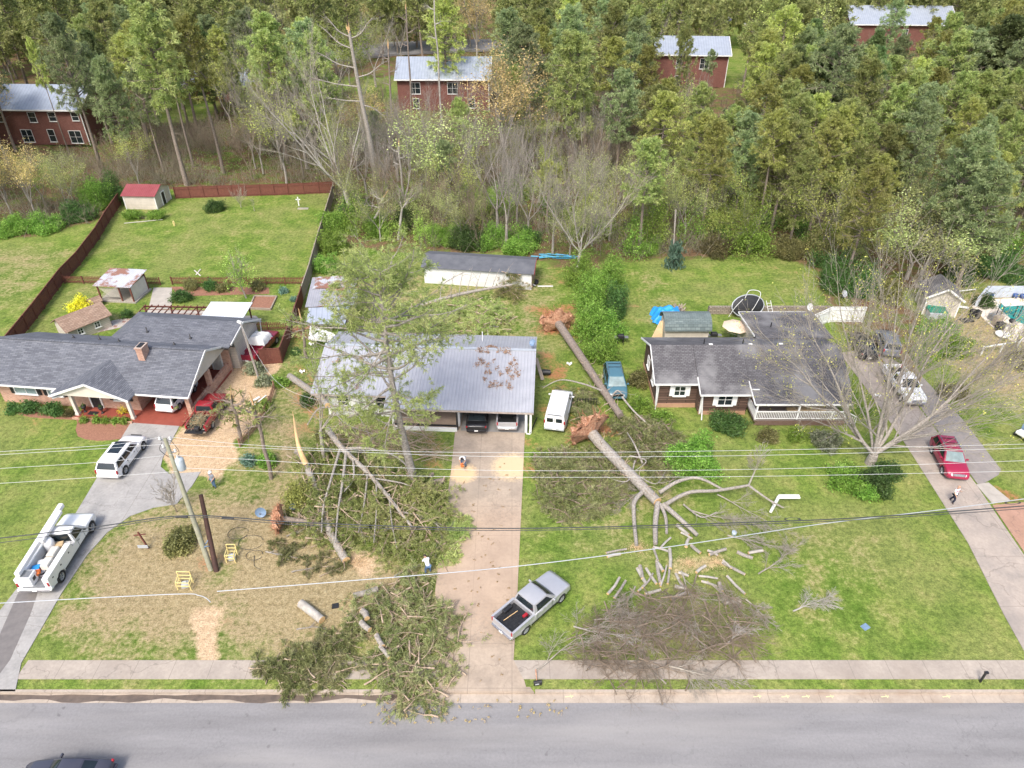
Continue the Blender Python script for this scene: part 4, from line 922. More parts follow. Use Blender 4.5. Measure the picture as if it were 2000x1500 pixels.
    if kind == 'van':
        for y in (-.40, .40):
            l = MB(); l.box((-h - .02, y, 1.48), (.03, .55, .42)); l.build('rear_window', 'gla', t, bevel=.02)
        l = MB(); l.box((-h - .015, 0, 1.2), (.02, .03, 1.2)); l.build('door_seam', 'steel', t); l = MB(); l.box((rf0 - .02, 0, H - .06), (.06, 1.3, .06)); l.build('rain_gutter', 'steel', t)
    if kind == 'pickup':
        l = MB(); x0, x1 = -h + .03, cab0 - .06; ht = 1.2
        for s in (-1, 1): l.box(((x0 + x1)/2, s*(w - .075), 1.0), (x1 - x0, .13, .42))
        l.box((x1, 0, 1.0), (.08, Wd - .28, .42)); 
        l.build('bed_side', c, t, bevel=.03)
        tg = MB()
        if 'down' in opts: tg.box((x0 - .30, 0, .80), (.58, Wd - .30, .07)); tg.build('tailgate', 'black', t)
        else: tg.box((x0 + .02, 0, .99), (.09, Wd - .28, .44)); tg.build('tailgate', c, t, bevel=.02)
        l = MB(); l.box(((x0 + x1)/2, 0, .84), (x1 - x0 - .1, Wd - .3, .05))
        for k in range(12): l.box(((x0 + x1)/2, -w + .25 + k * (Wd - .5) / 11, .875), (x1 - x0 - .14, .04, .02))
        l.build('bed_liner', 'black' if 'redbed' not in opts else c, t)
        for s in (-1, 1):
            l = MB(); l.box((wx[0], s*(w - .28), 1.0), (.75, .26, .3)); l.build('wheel_tub', 'black' if 'redbed' not in opts else c, t, bevel=.05)
            l = MB(); l.box(((x0 + x1)/2, s*(w - .075), 1.218), (x1 - x0, .15, .02)); l.build('bed_rail', 'black' if 'darkrail' in opts else c, t)
    return t, dict(h=h, w=w, H=H, wr=wr)
M['v_white'] = paint('v_white', (.82, .82, .82)); M['v_silver'] = paint('v_silver', (.52, .52, .54), .3, .35); M['v_red'] = paint('v_red', (.28, .012, .02))
M['v_maroon'] = paint('v_maroon', (.24, .012, .035)); M['v_rose'] = paint('v_rose', (.33, .012, .055)); M['v_teal'] = paint('v_teal', (.07, .17, .22)); M['v_black'] = paint('v_black', (.008, .008, .01)); M['v_grey'] = paint('v_grey', (.16, .17, .20)); M['v_navy'] = paint('v_navy', (.05, .05, .07))
v, d = vehicle('suv', 'white SUV with dark panoramic roof parked on the left concrete driveway', 'v_white', (246, 927), (282, 878), 'car', -1, 5.0, 2.0, .40)
l = MB(); l.box((-.25, 0, 1.715), (1.5, .95, .03)); l.build('sunroof', 'gla', v, bevel=.01)
v, d = vehicle('suv', 'white SUV parked under the brick house carport with its tail showing', 'v_white', (352, 802), (381, 768), 'car', -1, 4.7, 1.9, .36, z=.13)
vehicle('sedan', 'black car backed under the metal-roofed carport, left of the silver pickup', 'v_black', (931, 846), (936, 795), 'car', None, 4.7, 1.92, .35, z=.06)
vehicle('pickup', 'silver pickup under the metal-roofed carport beside the black car', 'v_silver', (991, 834), (993, 790), 'pickup truck', None, 5.4, 1.95, .38, z=.06)
v, d = vehicle('van', 'white full-size van with broken twigs strewn on its roof', 'v_white', (1081, 850), (1100, 776), 'van', None, 5.5, 2.0, .37)
vehicle('minivan', 'dark teal minivan facing the road beside the fallen trunk', 'v_teal', (1194, 728), (1206, 787), 'minivan', None, 4.9, 1.95, .34, roofrack=2, glassm='glalight')
vehicle('suv', 'magenta-red SUV with roof rails facing down the right driveway', 'v_rose', (1816, 881), (1841, 931), 'car', -1, 4.5, 1.85, .37, roofrack=2, glassm='glalight', opts=('grille',))
v, d = vehicle('pickup', 'silver pickup with an empty black bed parked across the front lawn', 'v_silver', (1021, 1242), (1094, 1177), 'pickup truck', -1, 5.75, 2.0, .38, opts=(-.75,))
l = MB(); l.box((-1.15, -.45, .98), (.35, .2, .16)); l.build('tool_box', 'red', v); l = MB(); l.tube([(-2.4, .3, .95), (-1.3, .1, 1.1)], .025, 6); l.build('pole', 'freshwood', v)
v1, d1 = vehicle('pickup', 'red pickup with lowered tailgate and bed full of cut branches', 'v_red', (411, 845), (443, 793), 'pickup truck', -1, 5.3, 1.9, .38, opts=(-.55, 'down'))
v2, d2 = vehicle('pickup', 'faded maroon pickup under a white tarp beside the brown fence', 'v_maroon', (489, 711), (531, 664), 'pickup truck', None, 5.5, 1.95, .37, opts=(-.5, 'redbed'))
vehicle('pickup', 'white pickup with a dark loaded bed on the right driveway', 'v_white', (1727, 742), (1758, 785), 'pickup truck', -1, 5.6, 2.0, .39, opts=(-.7,))
vehicle('sedan', 'dark car passing on the road at the bottom left corner', 'v_navy', (205, 1530), (60, 1530), 'car', None, 4.8, 1.9, .34, z=-.1)
vehicle('suv', 'dark grey SUV parked behind the bare tree at the top of the right driveway', 'v_grey', (1738, 702), (1722, 658), 'car', None, 4.7, 1.9, .36)
vehicle('sedan', 'black car with red tail lamps parked close behind the brown house', 'v_black', (1697, 712), (1672, 660), 'car', None, 4.7, 1.85, .35)
# tarp over the maroon cab
def over(par, name, m, x0, x1, w, z, drop, label=None):
    f = lambda a, b: (x0 + (x1 - x0)*a, -w + 2*w*b, z - drop * max(abs(2*a - 1), abs(2*b - 1)) ** 6 + .04*math.sin(a*14 + b*9) + .03*math.sin(b*17))
    mb = MB(); mb.grid(f, 18, 18); return mb.build(name, m, par)
tp = thing('tarp', 'crumpled white tarp thrown over the maroon pickup cab', 'tarp', v2.location + Vector((0, 0, 0)), v2.rotation_euler.z)
over(tp, 'sheet', 'white', -.75, 1.2, .98, 1.97, .75)
# load of cut branches in the red pickup
ld = thing('branch_load', 'pale cut branches heaped in the red pickup bed', 'branches', v1.location + Vector((0, 0, .9)), v1.rotation_euler.z)
sg = []; C = []
for k in range(150):
    p = np.array((rng.uniform(-2.5, -.8), rng.uniform(-.6, .6), rng.uniform(0, .45))); dd = unit(np.array((rng.normal() * 1.4, rng.normal(), rng.normal() * .35))); e_ = p + dd * rng.uniform(.4, 1.1); sg.append((p, e_, .018, .007)); C.append(e_); C.append((p + e_) / 2)
mb = MB(); mb.sticks(sg); mb.build('twigs', 'tanwood', ld); mb = MB(); mb.quads(leafq(np.array(C), 3, .08, .12)); mb.build('leaves', 'silver', ld)
bag = single(MB().box(tuple(v1.matrix_basis @ Vector((-2.75, -.25, 1.02))), (.5, .45, .35), v1.rotation_euler.z), 'bag', 'black', 'black bag on the lowered tailgate of the red pickup', 'bag', v1.matrix_basis @ Vector((-2.75, -.25, .86)), bevel=.08)
# bucket truck
v3, d3 = vehicle('utility', 'white bucket truck with folded boom and open tool bed on the left driveway', 'v_white', (127, 1129), (176, 1049), 'utility truck', -1, 6.9, 2.3, .46, opts=(.35,), name='bucket_truck')
h = 3.45
for s in (-1, 1):
    l = MB(); l.box((-1.75, s*.93, 1.15), (3.3, .42, .85)); l.build('tool_locker', 'v_white', v3, bevel=.03)
    for k in range(3):
        l = MB(); l.box((-2.9 + k * 1.1, s*1.15, 1.2), (.12, .03, .08)); l.build('latch', 'black', v3)
l = MB(); l.box((-1.7, 0, .82), (3.5, 1.5, .1)); l.build('bed_floor', 'steel', v3); l = MB(); l.box((-3.35, 0, .62), (.35, 2.3, .12)); l.build('step_bumper', 'v_white', v3)
l = MB(); l.beam((-3.3, .78, 1.95), (3.0, .72, 2.32), .36, .34); l.build('lower_boom', 'v_white', v3, bevel=.06)
l = MB(); l.beam((-.6, .42, 2.2), (2.2, .38, 2.42), .26, .26); l.build('upper_boom', 'v_white', v3, bevel=.05)
l = MB(); l.lathe([(.0, 0), (.36, 0), (.36, .9), (.26, 1.15), (0, 1.2)], (-.15, .35, .85), 16); l.build('turret', 'v_white', v3)
l = MB(); l.box((-1.0, -.35, 1.5), (.9, .52, .5)); l.box((-1.95, -.4, 1.5), (.8, .52, .5)); l.build('hydraulic_box', 'offwhite', v3, bevel=.05)
bk = MB(); bk.box((-3.0, .42, 1.25), (.75, .75, .9), top=1.08); bk.build('bucket', 'v_white', v3, bevel=.05); bk = MB(); bk.box((-3.0, .42, 1.712), (.62, .62, .01)); bk.build('bucket_liner', 'steel', v3)
bk = MB(); bk.box((-3.0, .02, 1.3), (.3, .03, .3)); bk.build('round_logo', 'black', v3, bevel=.1)
def item(label, name, cat, m, dx, dy, dz, dims, bev=.04):
    p = v3.matrix_basis @ Vector((dx, dy, dz)); return single(MB().box(tuple(p), dims, v3.rotation_euler.z + .3), name, m, label, cat, p - Vector((0, 0, dims[2]/2)), bevel=bev)
item('blue tool bag among the gear in the bucket truck bed', 'tool_bag', 'bag', 'blue', -2.15, .35, 1.2, (.5, .5, .4))
item('orange tarp bundle beside the bucket in the truck bed', 'tarp_bundle', 'tarp', 'orange', -2.55, .2, 1.25, (.5, .62, .3), .1)
item('torn brown cardboard box behind the bucket truck cab', 'cardboard_box', 'box', 'tanwood', -.05, -.25, 1.2, (.5, .5, .45), .02)
item('white hard case among the gear in the bucket truck bed', 'hard_case', 'case', 'white', -1.6, .3, 1.2, (.4, .4, .3))
ho = MB()
pp = v3.matrix_basis @ Vector((-2.4, -.1, 1.15))
for k in range(4): ho.tube([(pp.x + (.28 + .02*k) * math.cos(a), pp.y + (.28 + .02*k) * math.sin(a), pp.z + .05*k) for a in np.linspace(0, 6.1, 16)], .022, 5)
single(ho, 'hose_coil', 'rubber', 'coiled black hose lying in the bucket truck bed', 'hose', pp)
# golf cart at the right edge
p = P(2004, 852); gc_ = thing('golf_cart', 'small white and blue cart with black wheels at the right edge', 'cart', p, R(25))
for (x, y) in ((-.75, -.5), (.75, -.5), (-.75, .5), (.75, .5)): wheel(gc_, x, y, .26, .18)
l = MB(); l.box((0, 0, .5), (2.1, 1.0, .3)); l.box((.85, 0, .78), (.5, .95, .35), top=.8); l.build('body', 'v_white', gc_, bevel=.08); l = MB(); l.box((-.2, 0, .8), (.5, .95, .25)); l.box((-.45, 0, 1.05), (.12, .95, .4)); l.build('seat', 'bluegrey', gc_, bevel=.05)

# ================================================================== TREES
def T(key, bx, by, ty, label, wide=1.0, group=None, **k):
    p = P(bx, by); H = HT(bx, by, ty); return place(key, p.x, p.y, H, label, group, wide, **k)
trees = [
 ('pine0', 367, 362, 18, 'tall pine with pale trunk foot behind the red-roofed shed', .95), ('pine2', 437, 340, 40, 'slim pine with dark trunk left of the bare grey tree', .8),
 ('pine2', 378, 326, 60, 'thin pine between the two tall pines behind the lawn', .7), ('pine1', 195, 322, 40, 'broad pine standing before the left red brick house', .8),
 ('pine3', 262, 330, 118, 'bushy pine right of the left red brick house', .85), ('pine0', 320, 335, 130, 'mid-height pine behind the fence corner near the shed', .8),
 ('pine2', 135, 300, 80, 'slim pine in front of the long roof of the left brick house', .4),
 ('spring1', 560, 358, 165, 'yellow-green budding tree left of the bare grey tree', 1.0), ('spring1', 455, 262, 92, 'yellow tree in front of the grey road at left', 1.0),
 ('spring0', 660, 215, 38, 'bright green leafy tree at the upper middle left', 1.15), ('spring1', 500, 330, 190, 'yellow-green tree behind the brown fence', .9),
 ('tan0', 20, 330, 95, 'tan budding tree at the left edge before the brick house', .9), ('tan0', 75, 430, 280, 'tan budding tree beside the left field', 1.1), ('tan0', 25, 425, 290, 'tan sapling tree at the far left edge', 1.0),
 ('pale0', 140, 420, 300, 'pale leafy tree at the edge of the left field', 1.0),
 ('pale0', 878, 402, 205, 'round pale green tree in the middle before the brick house', 1.45), ('tan0', 985, 345, 92, 'golden tan budding tree beside the middle brick house', 1.25),
 ('tan0', 932, 120, -30, 'golden tan tree above the middle metal roof', 1.1), ('tan0', 1175, 200, 48, 'golden tan tree at upper right of centre', .9),
 ('pine3', 1112, 350, 78, 'dense broad pine right of the golden tree', 1.05), ('darkpine0', 1058, 190, 22, 'dark pine behind the golden tan tree', 1.0), ('pine1', 1170, 170, 5, 'pine near the broken snag at upper centre', 1.0),
 ('spring0', 1245, 130, -20, 'light green tree at the top right of centre', 1.2), ('pine1', 1285, 330, 160, 'pine right of the tall broken snag', 1.0), ('pine3', 1250, 300, 100, 'bushy pine before the right-hand brick house', .9), ('pine0', 1310, 290, 60, 'pine half covering the small metal roof', .6),
 ('spring1', 1508, 222, -15, 'tall yellow-green cone-shaped tree beside the grass gap', 1.1), ('darkpine0', 1545, 250, 45, 'dark evergreen behind the yellow-green cone tree', 1.0),
 ('pine1', 1590, 330, 60, 'tall pine with open crown right of the grass gap', 1.1), ('pine3', 1640, 370, 128, 'dense pine above the green covered tractor', 1.1), ('pine0', 1560, 380, 190, 'pine left of the green covered tractor', 1.1),
 ('bare1', 1705, 320, 125, 'bare grey tree among the dark pines at right', .9), ('pine1', 1790, 270, 35, 'tall pine in front of the long brick house', .9), ('darkpine0', 1880, 300, 40, 'dark pine near the top right corner', 1.3), ('pine3', 1860, 350, 145, 'broad pine among the right-hand woods', 1.2),
 ('pine3', 1960, 380, 130, 'broad pine at the right edge of the woods', 1.2), ('pine1', 1985, 300, 60, 'pine in the top right corner', 1.1), ('pine3', 1810, 520, 262, 'very large dense pine above the pool yard', 1.15), ('pine1', 1905, 470, 230, 'pine behind the pool yard at right', 1.0),
 ('pale0', 1790, 560, 395, 'wide pale green leafy tree behind the tan shed', 1.8), ('pale0', 1700, 545, 430, 'pale green leafy tree behind the brown house', 1.2),
 ('spring0', 1460, 492, 372, 'bright green leafy tree at the back of the right lawn', 1.25), ('spring0', 1270, 450, 335, 'bright green tree left of the right back lawn', 1.0), ('yel', 1395, 440, 300, 'yellow-green slender tree in the right woods', 1.0),
 ('pale0', 1335, 475, 330, 'pale slender tree behind the right back lawn', .9), ('spring0', 945, 430, 365, 'low bright green tree behind the long shed', 1.3), ('pale0', 830, 420, 340, 'pale low tree behind the pine branches', 1.1),
 ('bare0', 600, 330, 115, 'bare grey tree behind the tall leaning one', 1.0), ('bare1', 545, 250, 30, 'bare greyish tree at the upper left of centre', 1.1), ('bare0', 1190, 470, 290, 'bare brown tree behind the white one', 1.0), ('bare1', 1010, 440, 290, 'bare brown thicket tree right of the pale green tree', 1.0), ('bare0', 1330, 300, 130, 'bare tree before the small metal-roofed house', .8),
 ('pine1', 1712, 160, 0, 'pine screening the left end of the long brick house', .9), ('pine3', 1790, 175, 40, 'pine screening the middle of the long brick house', 1.0), ('pine0', 1850, 150, -5, 'pine screening the right end of the long brick house', 1.0), ('pine2', 1375, 205, 100, 'slim pine close to the right-hand small brick house', .8), ('bare0', 840, 290, 150, 'bare tree in front of the middle brick house, left', .8), ('bare1', 905, 285, 140, 'bare tree in front of the middle brick house, right', .8), ('bare1', 1345, 265, 150, 'grey bare tree touching the small brick wall', .9),
 ('pale0', 1770, 545, 400, 'pale green spreading tree above the tan shed roof', 2.0), ('pine3', 1870, 560, 330, 'bushy pine at the corner of the pool yard', 1.2), ('pine1', 1650, 560, 330, 'pine behind the white fence', 1.0), ('spring1', 1600, 500, 330, 'yellow-green tree at the right rear lawn corner', 1.2), ('pine3', 1540, 490, 300, 'bushy pine at the back of the right lawn', 1.0),
]
for key, bx, by, ty, lb, wd in trees:
    T('spring1' if key == 'yel' else key, bx, by, ty, lb, wd)
occ = [(P(a[1], a[2]).x, P(a[1], a[2]).y) for a in trees]
KEEP = [(0, 150, 185, 285, 137), (778, 80, 960, 190, 161), (1300, 36, 1425, 140, 186), (1670, 0, 1880, 60, 237), (270, 180, 400, 230, 150), (1405, 40, 1460, 160, 180), (650, 90, 770, 135, 175)]
def clash(x, y, H, cw):
    bx, by = proj(x, y, 0); tx, ty = proj(x, y, H); mx, my = proj(x, y, H * .42); w = cw * FPX / (y * cP + (CAMH - H * .7) * sP)
    return any(y < dd and tx + w > a and tx - w < c and my > b_ and ty < d for a, b_, c, d, dd in KEEP)
from itertools import product
LITW = [px2w(LITTER[0])]
def inlit(x, y): return any(inpoly(np.array([x]), np.array([y]), q)[0] > 0.5 for q in LITW) 
ngen = 0; cells = []
y = 84.0
while y < 245:
    st_ = 4.3 if y < 135 else 5.4 if y < 165 else 8.0; x = -.78 * y - 8
    while x < .78 * y + 8: cells.append((x + rng.uniform(-2.4, 2.4), y + rng.uniform(-2.4, 2.4))); x += st_
    y += st_
cells.sort(key=lambda c: c[1]); npine = sum('pine' in t_[0] for t_ in trees)
tl, cl = pine_tree(20, .40, 4.2, 40, 5, .8, .2); farw = MB()
def far_tree(x, y, H):
    a = rng.random() * 6.28; s_ = H / 20; c_, n_ = math.cos(a), math.sin(a)
    for mb_, mi_ in ((tl, 1), (cl, 0)):
        for v, f, sm_, ti, m0 in mb_.c:
            w = v * s_; farw.raw(np.c_[w[:, 0]*c_ - w[:, 1]*n_ + x, w[:, 0]*n_ + w[:, 1]*c_ + y, w[:, 2]], f, sm_, ti, mi_)
for x, y in cells:
    if not inlit(x, y) or any((x-a)**2 + (y-b_)**2 < 9 for a, b_ in occ): continue
    bx, by = proj(x, y, 0)
    if any(a-15 < bx < c+15 and b_ + 40 < by < d + 6 for a, b_, c, d, dd in KEEP): continue
    r = rng.random(); right = bx > 1180 or bx < 480
    if by > 330:   # near edge: saplings, low trees
        if right: kind, H = (('pine%d' % rng.integers(4), rng.uniform(11, 18)) if r < .50 else ('sapling%d' % rng.integers(2), rng.uniform(6, 10)) if r < .76 else ('pale0', rng.uniform(7, 11)) if r < .85 else ('spring1', rng.uniform(6, 10)))
        else: kind, H = (('sapling%d' % rng.integers(2), rng.uniform(7, 12)) if r < .28 else ('bare%d' % rng.integers(2), rng.uniform(9, 14)) if r < .55 else ('spring1', rng.uniform(6, 11)) if r < .7 else ('pale0', rng.uniform(6, 11)) if r < .84 else ('spring0', rng.uniform(5, 8)) if r < .93 else ('pine2', rng.uniform(9, 14)))
    elif right: kind, H = (('pine%d' % rng.integers(4), rng.uniform(15, 22)) if r < .72 else ('darkpine0', rng.uniform(13, 19)) if r < .83 else ('spring1', rng.uniform(10, 14)) if r < .9 else ('bare%d' % rng.integers(2), rng.uniform(12, 15)))
    elif bx < 430: kind, H = (('pine%d' % rng.integers(4), rng.uniform(15, 22)) if r < .6 else ('spring1', rng.uniform(9, 14)) if r < .75 else ('tan0', rng.uniform(9, 14)) if r < .85 else ('darkpine0', rng.uniform(12, 18)))
    else: kind, H = (('pine%d' % rng.integers(4), rng.uniform(14, 21)) if r < .36 else ('bare%d' % rng.integers(2), rng.uniform(11, 16)) if r < .58 else ('sapling%d' % rng.integers(2), rng.uniform(8, 12)) if r < .66 else ('spring1', rng.uniform(9, 13)) if r < .8 else ('pale0', rng.uniform(8, 13)) if r < .93 else ('tan0', rng.uniform(8, 13)))
    if clash(x, y, H, 3.2 if 'sap' not in kind else 1): 
        kind, H = 'sapling%d' % rng.integers(2), rng.uniform(4, 7)
        if clash(x, y, H * .9, .6): continue
    zone = 'left' if bx < 640 else 'middle' if bx < 1180 else 'right'; dep = 'near the back yards' if by > 330 else 'deep in the woods' if by > 190 else 'at the far side of the woods'
    what = {'pin': 'green pine', 'dar': 'dark evergreen', 'spr': 'yellow-green tree', 'tan': 'tan budding tree', 'pal': 'pale leafy tree', 'bar': 'bare grey tree', 'sap': 'thin bare brown sapling'}[kind[:3]]
    if 'pine' in kind:
        npine += 1
        if npine > 296: far_tree(x, y, H); continue
    place(kind, x, y, H, f'{what}, {zone} woods, {dep}', f'{what}s in the {zone} woods, {dep}', rng.uniform(.85, 1.2)); ngen += 1
# far-off woods beyond the last road read as one mass
o = farw.build('pine_woods', ['pine', 'bark']); o['kind'] = 'stuff'
fw = MB(); 
Cs = []
for k in range(900):
    y = 225 + 245 * rng.random() ** 1.5; x = rng.uniform(-.78, .78) * y; H = rng.uniform(13, 20)
    if clash(x, y, H, 3.5): continue
    u = unit(rng.normal(size=(70, 3))) * rng.uniform(.5, 1, (70, 1)); Cs.append(u * np.array((3.6, 3.6, H * .38)) + np.array((x, y, H * .6)))
fw.quads(leafq(np.concatenate(Cs), 3, .5, 1.5)); o = fw.build('distant_woods', 'pine'); o['kind'] = 'stuff'
# undergrowth over the forest floor
pts = []; 
while len(pts) < 9000:
    x = rng.uniform(-80, 85); y = rng.uniform(84, 150)
    if inlit(x, y): pts.append((x, y))
pts = np.array(pts); n1_ = len(pts)
kind = np.sin(pts[:, 0] * .23) + np.sin(pts[:, 1] * .31 + pts[:, 0] * .11) + rng.normal(size=n1_) * .5
g1 = pts[kind > .1]; tw = pts[kind < .15]
C = np.c_[g1, rng.uniform(.2, 1.5, len(g1))]; u = MB(); u.quads(leafq(C, 11, .5, .2)); o = u.build('undergrowth', leafmat('undergrowth_leaves', (.10, .15, .04), (.20, .28, .06), (.34, .42, .11), .12)); o['kind'] = 'stuff'
sg = []
for x, y in tw:
    for k in range(5):
        a = rng.random() * 6.3; L = rng.uniform(1.0, 3.6); e = rng.uniform(.6, 1.45); p = np.array((x, y, 0)) + rng.normal(size=3) * (.6, .6, 0)
        dd = np.array((math.cos(a) * math.cos(e), math.sin(a) * math.cos(e), math.sin(e))); q = p + dd * L; sg.append((p, q, .03, .012)); sg.append((q - dd * L * .4, q - dd * L * .4 + unit(rng.normal(size=3) + (0, 0, .6)) * L * .5, .015, .008))
u = MB(); u.sticks(sg); o = u.build('brushwood', 'brush'); o['kind'] = 'stuff'

# ================================================================== SPECIAL TREES
def pole_tree(name, label, pts, r0, r1, bark='greybark', limbs=(), splinter=True, cat='snag', tufts=(), tuftmat='pine'):
    """standing or lying broken trunk through world points, with limbs (start share, pts)"""
    base = Vector(pts[0]); t = thing(name, label, cat, base)
    p = bez(pts, 6); m_ = MB(); m_.tube(p, list(np.linspace(r0, r1, len(p))), 9); m_.build('trunk', bark, t, 'w')
    if splinter:
        e = np.array(p[-1]); d = unit(e - np.array(p[-3])); f = MB()
        for k in range(7):
            o = rng.normal(size=3) * r1 * .45; f.tube([e + o - d*.3, e + o + d*rng.uniform(.3, 1.1)], [r1*.5, .01], 4)
        f.build('splintered_wood', 'freshwood', t, 'w')
    segs = []
    for lp, lr in limbs:
        q = bez(lp, 5); lm = MB(); lm.tube(q, list(np.linspace(lr, lr*.35, len(q))), 6)
        sg = []; tp_ = []
        for k in range(3, len(q) - 1, 2):
            d = np.array(q[k+1] - q[k-1]); ax = unit(rng.normal(size=3)); grow(sg, tp_, np.array(q[k]), unit(d) + ax * .9, rng.uniform(.8, 1.8), lr*.35, 1, 4, .2, .02, 2, .5, .7, .2)
        addsegs(lm, sg); lm.build('limb', bark, t, 'w')
    if len(tufts):
        cr = MB(); C = np.array(tufts); cr.quads(blades(C, rng.normal(size=C.shape), 9, .45, .10, .9)); cr.build('foliage', tuftmat, t, 'w')
    return t
def up(px, py0, py1, dx=0):
    p = P(px, py0); H = HT(px, py0, py1); return p, H
def standing(px, py, tx, ty, n=5, wob=.07):
    """points of a standing trunk from foot pixel to top pixel, kept in the plane of its foot"""
    p = P(px, py); H = HT(px, py, ty); z = H; d = p.y * cP + (CAMH - H) * sP; X = (tx - 1000) / FPX * d
    return [Vector((p.x + (X - p.x) * k / n + (rng.normal() * wob if 0 < k < n else 0), p.y, z * k / n)) for k in range(n + 1)]
S_ = standing
def limbs_of(pts, specs):
    out = []
    for f, dx, dy, dz in specs:
        k = f * (len(pts) - 1); i = min(int(k), len(pts) - 2); a = Vector(pts[i]).lerp(Vector(pts[i+1]), k - i)
        out.append(([a, a + Vector((dx*.45, dy*.45, dz*.25)), a + Vector((dx*.8, dy*.8, dz*.75)), a + Vector((dx, dy, dz))], .11))
    return out
q = S_(743, 400, 681, 56)
pole_tree('dead_tree', 'tall dead snapped tree with bare crooked limbs, left of centre', q, .45, .2, 'greybark', limbs_of(q, [(.62, -5, 0, .5), (.7, -7, 1, 1), (.8, -5, 0, 2), (.9, -4, 1, 2.5), (.96, -3, 0, 2.5), (.95, 3.2, 0, 2.5), (.75, 4, 0, 2), (.6, 3, 0, -1.5)]))
for (a, lb) in (((790, 402, 779, 285), 'short snapped pine trunk beside the round pale tree'), ((772, 325, 758, 90), 'slender snapped trunk left of the middle metal roof'), ((806, 250, 793, 14), 'snapped bare pole before the middle metal roof'),
                ((864, 255, 848, -10), 'pale tall trunk crossing the middle metal roof'), ((1193, 282, 1195, 166), 'tall broken dark trunk right of the dense broad pine'), ((916, 245, 913, 168), 'dark broken trunk before the middle brick wall'),
                ((720, 458, 752, 382), 'crooked pale broken stump with orange tip above the pine')):
    q = S_(*a); pole_tree('snag', lb, q, .2, .12, 'palebark' if 'pale' in lb else 'bark', limbs_of(q, [(.8, 1.2, 0, .5), (.9, -1.2, 0, .6), (.7, -1, 0, .3)]))
# big pale bare trees
def fancy_bare(name, label, px, py, ty, spread, bark, forks, r0, lean=0, leaf=None, nleaf=0, fork_z=.3, lvl=3, sc=1, tw='twig', nch=2):
    p = P(px, py); H = HT(px, py, ty); t = thing(name, label, 'tree', p)
    m_ = MB(); segs = []; tips = []
    hz = H * fork_z; pts = [Vector((lean * k * .1, 0, hz * k / 4)) for k in range(5)]
    m_.tube(pts, list(np.linspace(r0 * 1.35, r0, 5)), 10)
    for (ax, ay, f) in forks:
        d = unit(np.array((ax, ay, 1.0))); L = (H - hz) * f
        grow(segs, tips, np.array(pts[-1]), d, L * .62, r0 * (.47 if len(forks) > 6 else .52) * rng.uniform(.8, 1.1), lvl, 6, .07, .05, nch, .58 * sc, .6, .1, .33, .010)
    big = [s for s in segs if s[2] >= .035]; m_.sticks(big, 6); m_.build('trunk', bark, t)
    w_ = MB(); w_.sticks([s for s in segs if s[2] < .035], 3); w_.build('twigs', tw, t)
    if leaf:
        C = np.array([x[0] for x in tips]); C = C[rng.random(len(C)) < nleaf]; c_ = MB(); c_.quads(leafq(C, 4, .16, .125)); c_.build('leaves', leaf, t)
    return t
fancy_bare('bare_tree', 'large pale-barked bare tree leaning left with spreading grey limbs', 688, 418, 80, 1, 'palebark', [(-1.0, 0, 1.15), (-.55, .3, 1.1), (-.2, -.2, 1.05), (.35, .2, .7), (-.8, -.4, 1.0)], .34, -1.5, None, 0, .15)
fancy_bare('bare_tree', 'white-barked bare tree with sparse green buds beside the long shed', 1128, 522, 262, 1, 'palebark', [(-.75, 0, .95), (.8, .2, .95), (.15, .3, 1.1), (-.3, -.3, .9), (.5, -.5, .7)], .22, .6, 'palegreen', .25, .12)
fancy_bare('bare_tree', 'crooked white-barked tree leaning right in front of the round pale tree', 778, 468, 330, 1, 'palebark', [(.7, 0, 1.1), (.9, .3, .8), (-.2, 0, .6)], .15, 2.2, None, 0, .45, 2)
YT = fancy_bare('budding_tree', 'huge multi-stemmed bare tree with yellow buds in the right front yard', 1700, 905, 575, 1, 'greybark', [(-.95, .2, 1.05), (-.35, .55, 1.25), (.25, .35, 1.1), (1.25, .2, 1.2), (.75, .55, 1.2), (-.1, .1, 1.25), (1.7, .4, 1.0), (-1.3, .5, 1.1), (.95, .0, 1.15)], .36, 0, 'budyellow', .22, .06, 3, 1.12, nch=2)
fancy_bare('small_bare_tree', 'small bare grey sapling standing between the driveway and the straw lawn', 345, 1000, 925, 1, 'browntwig', [(-.4, 0, 1), (.4, .1, 1), (0, .3, 1), (.2, -.3, .9), (-.3, -.3, .9)], .04, 0, None, 0, .12, 2)
fancy_bare('small_bare_tree', 'fan-shaped bare shrub tree in front of the rear brown fence', 471, 405, 362, 1, 'twig', [(-.5, 0, 1), (.4, .1, 1), (0, .2, 1), (.2, -.2, 1)], .05, 0, None, 0, .1, 2)
fancy_bare('small_bare_tree', 'tiny bare sapling right of the fan-shaped one by the fence', 497, 412, 380, 1, 'twig', [(-.3, 0, 1), (.3, .1, 1)], .04, 0, None, 0, .2, 1)
fancy_bare('small_bare_tree', 'slender white sapling standing on the right lawn near the lamp arm', 1462, 948, 872, 1, 'palebark', [(-.5, 0, .9), (.35, .1, 1.1), (.1, .3, 1.1)], .06, .5, None, 0, .35, 2)
fancy_bare('bare_tree', 'dark leafless tree at the front left corner of the metal-roofed house', 634, 905, 672, 1, 'greybark', [(.35, 0, 1.0), (.55, .2, 1.05), (.1, .2, 1.0), (.7, -.1, .8)], .13, .5, 'spring', .12, .3, 2)
t_ = fancy_bare('small_tree', 'small bright green leafy tree in the picket-fenced garden', 481, 582, 494, 1, 'greybark', [(-.4, 0, 1), (.3, .1, .9), (-.1, .3, 1.1), (-.2, -.3, 1)], .07, -.5, 'spring', .0, .2, 2)
C = rng.normal(size=(240, 3)) * (.75, .75, 1.15) + (-.35, 0, 3.4); mb = MB(); mb.quads(leafq(C, 6, .16, .2)); mb.build('crown', 'spring', t_)
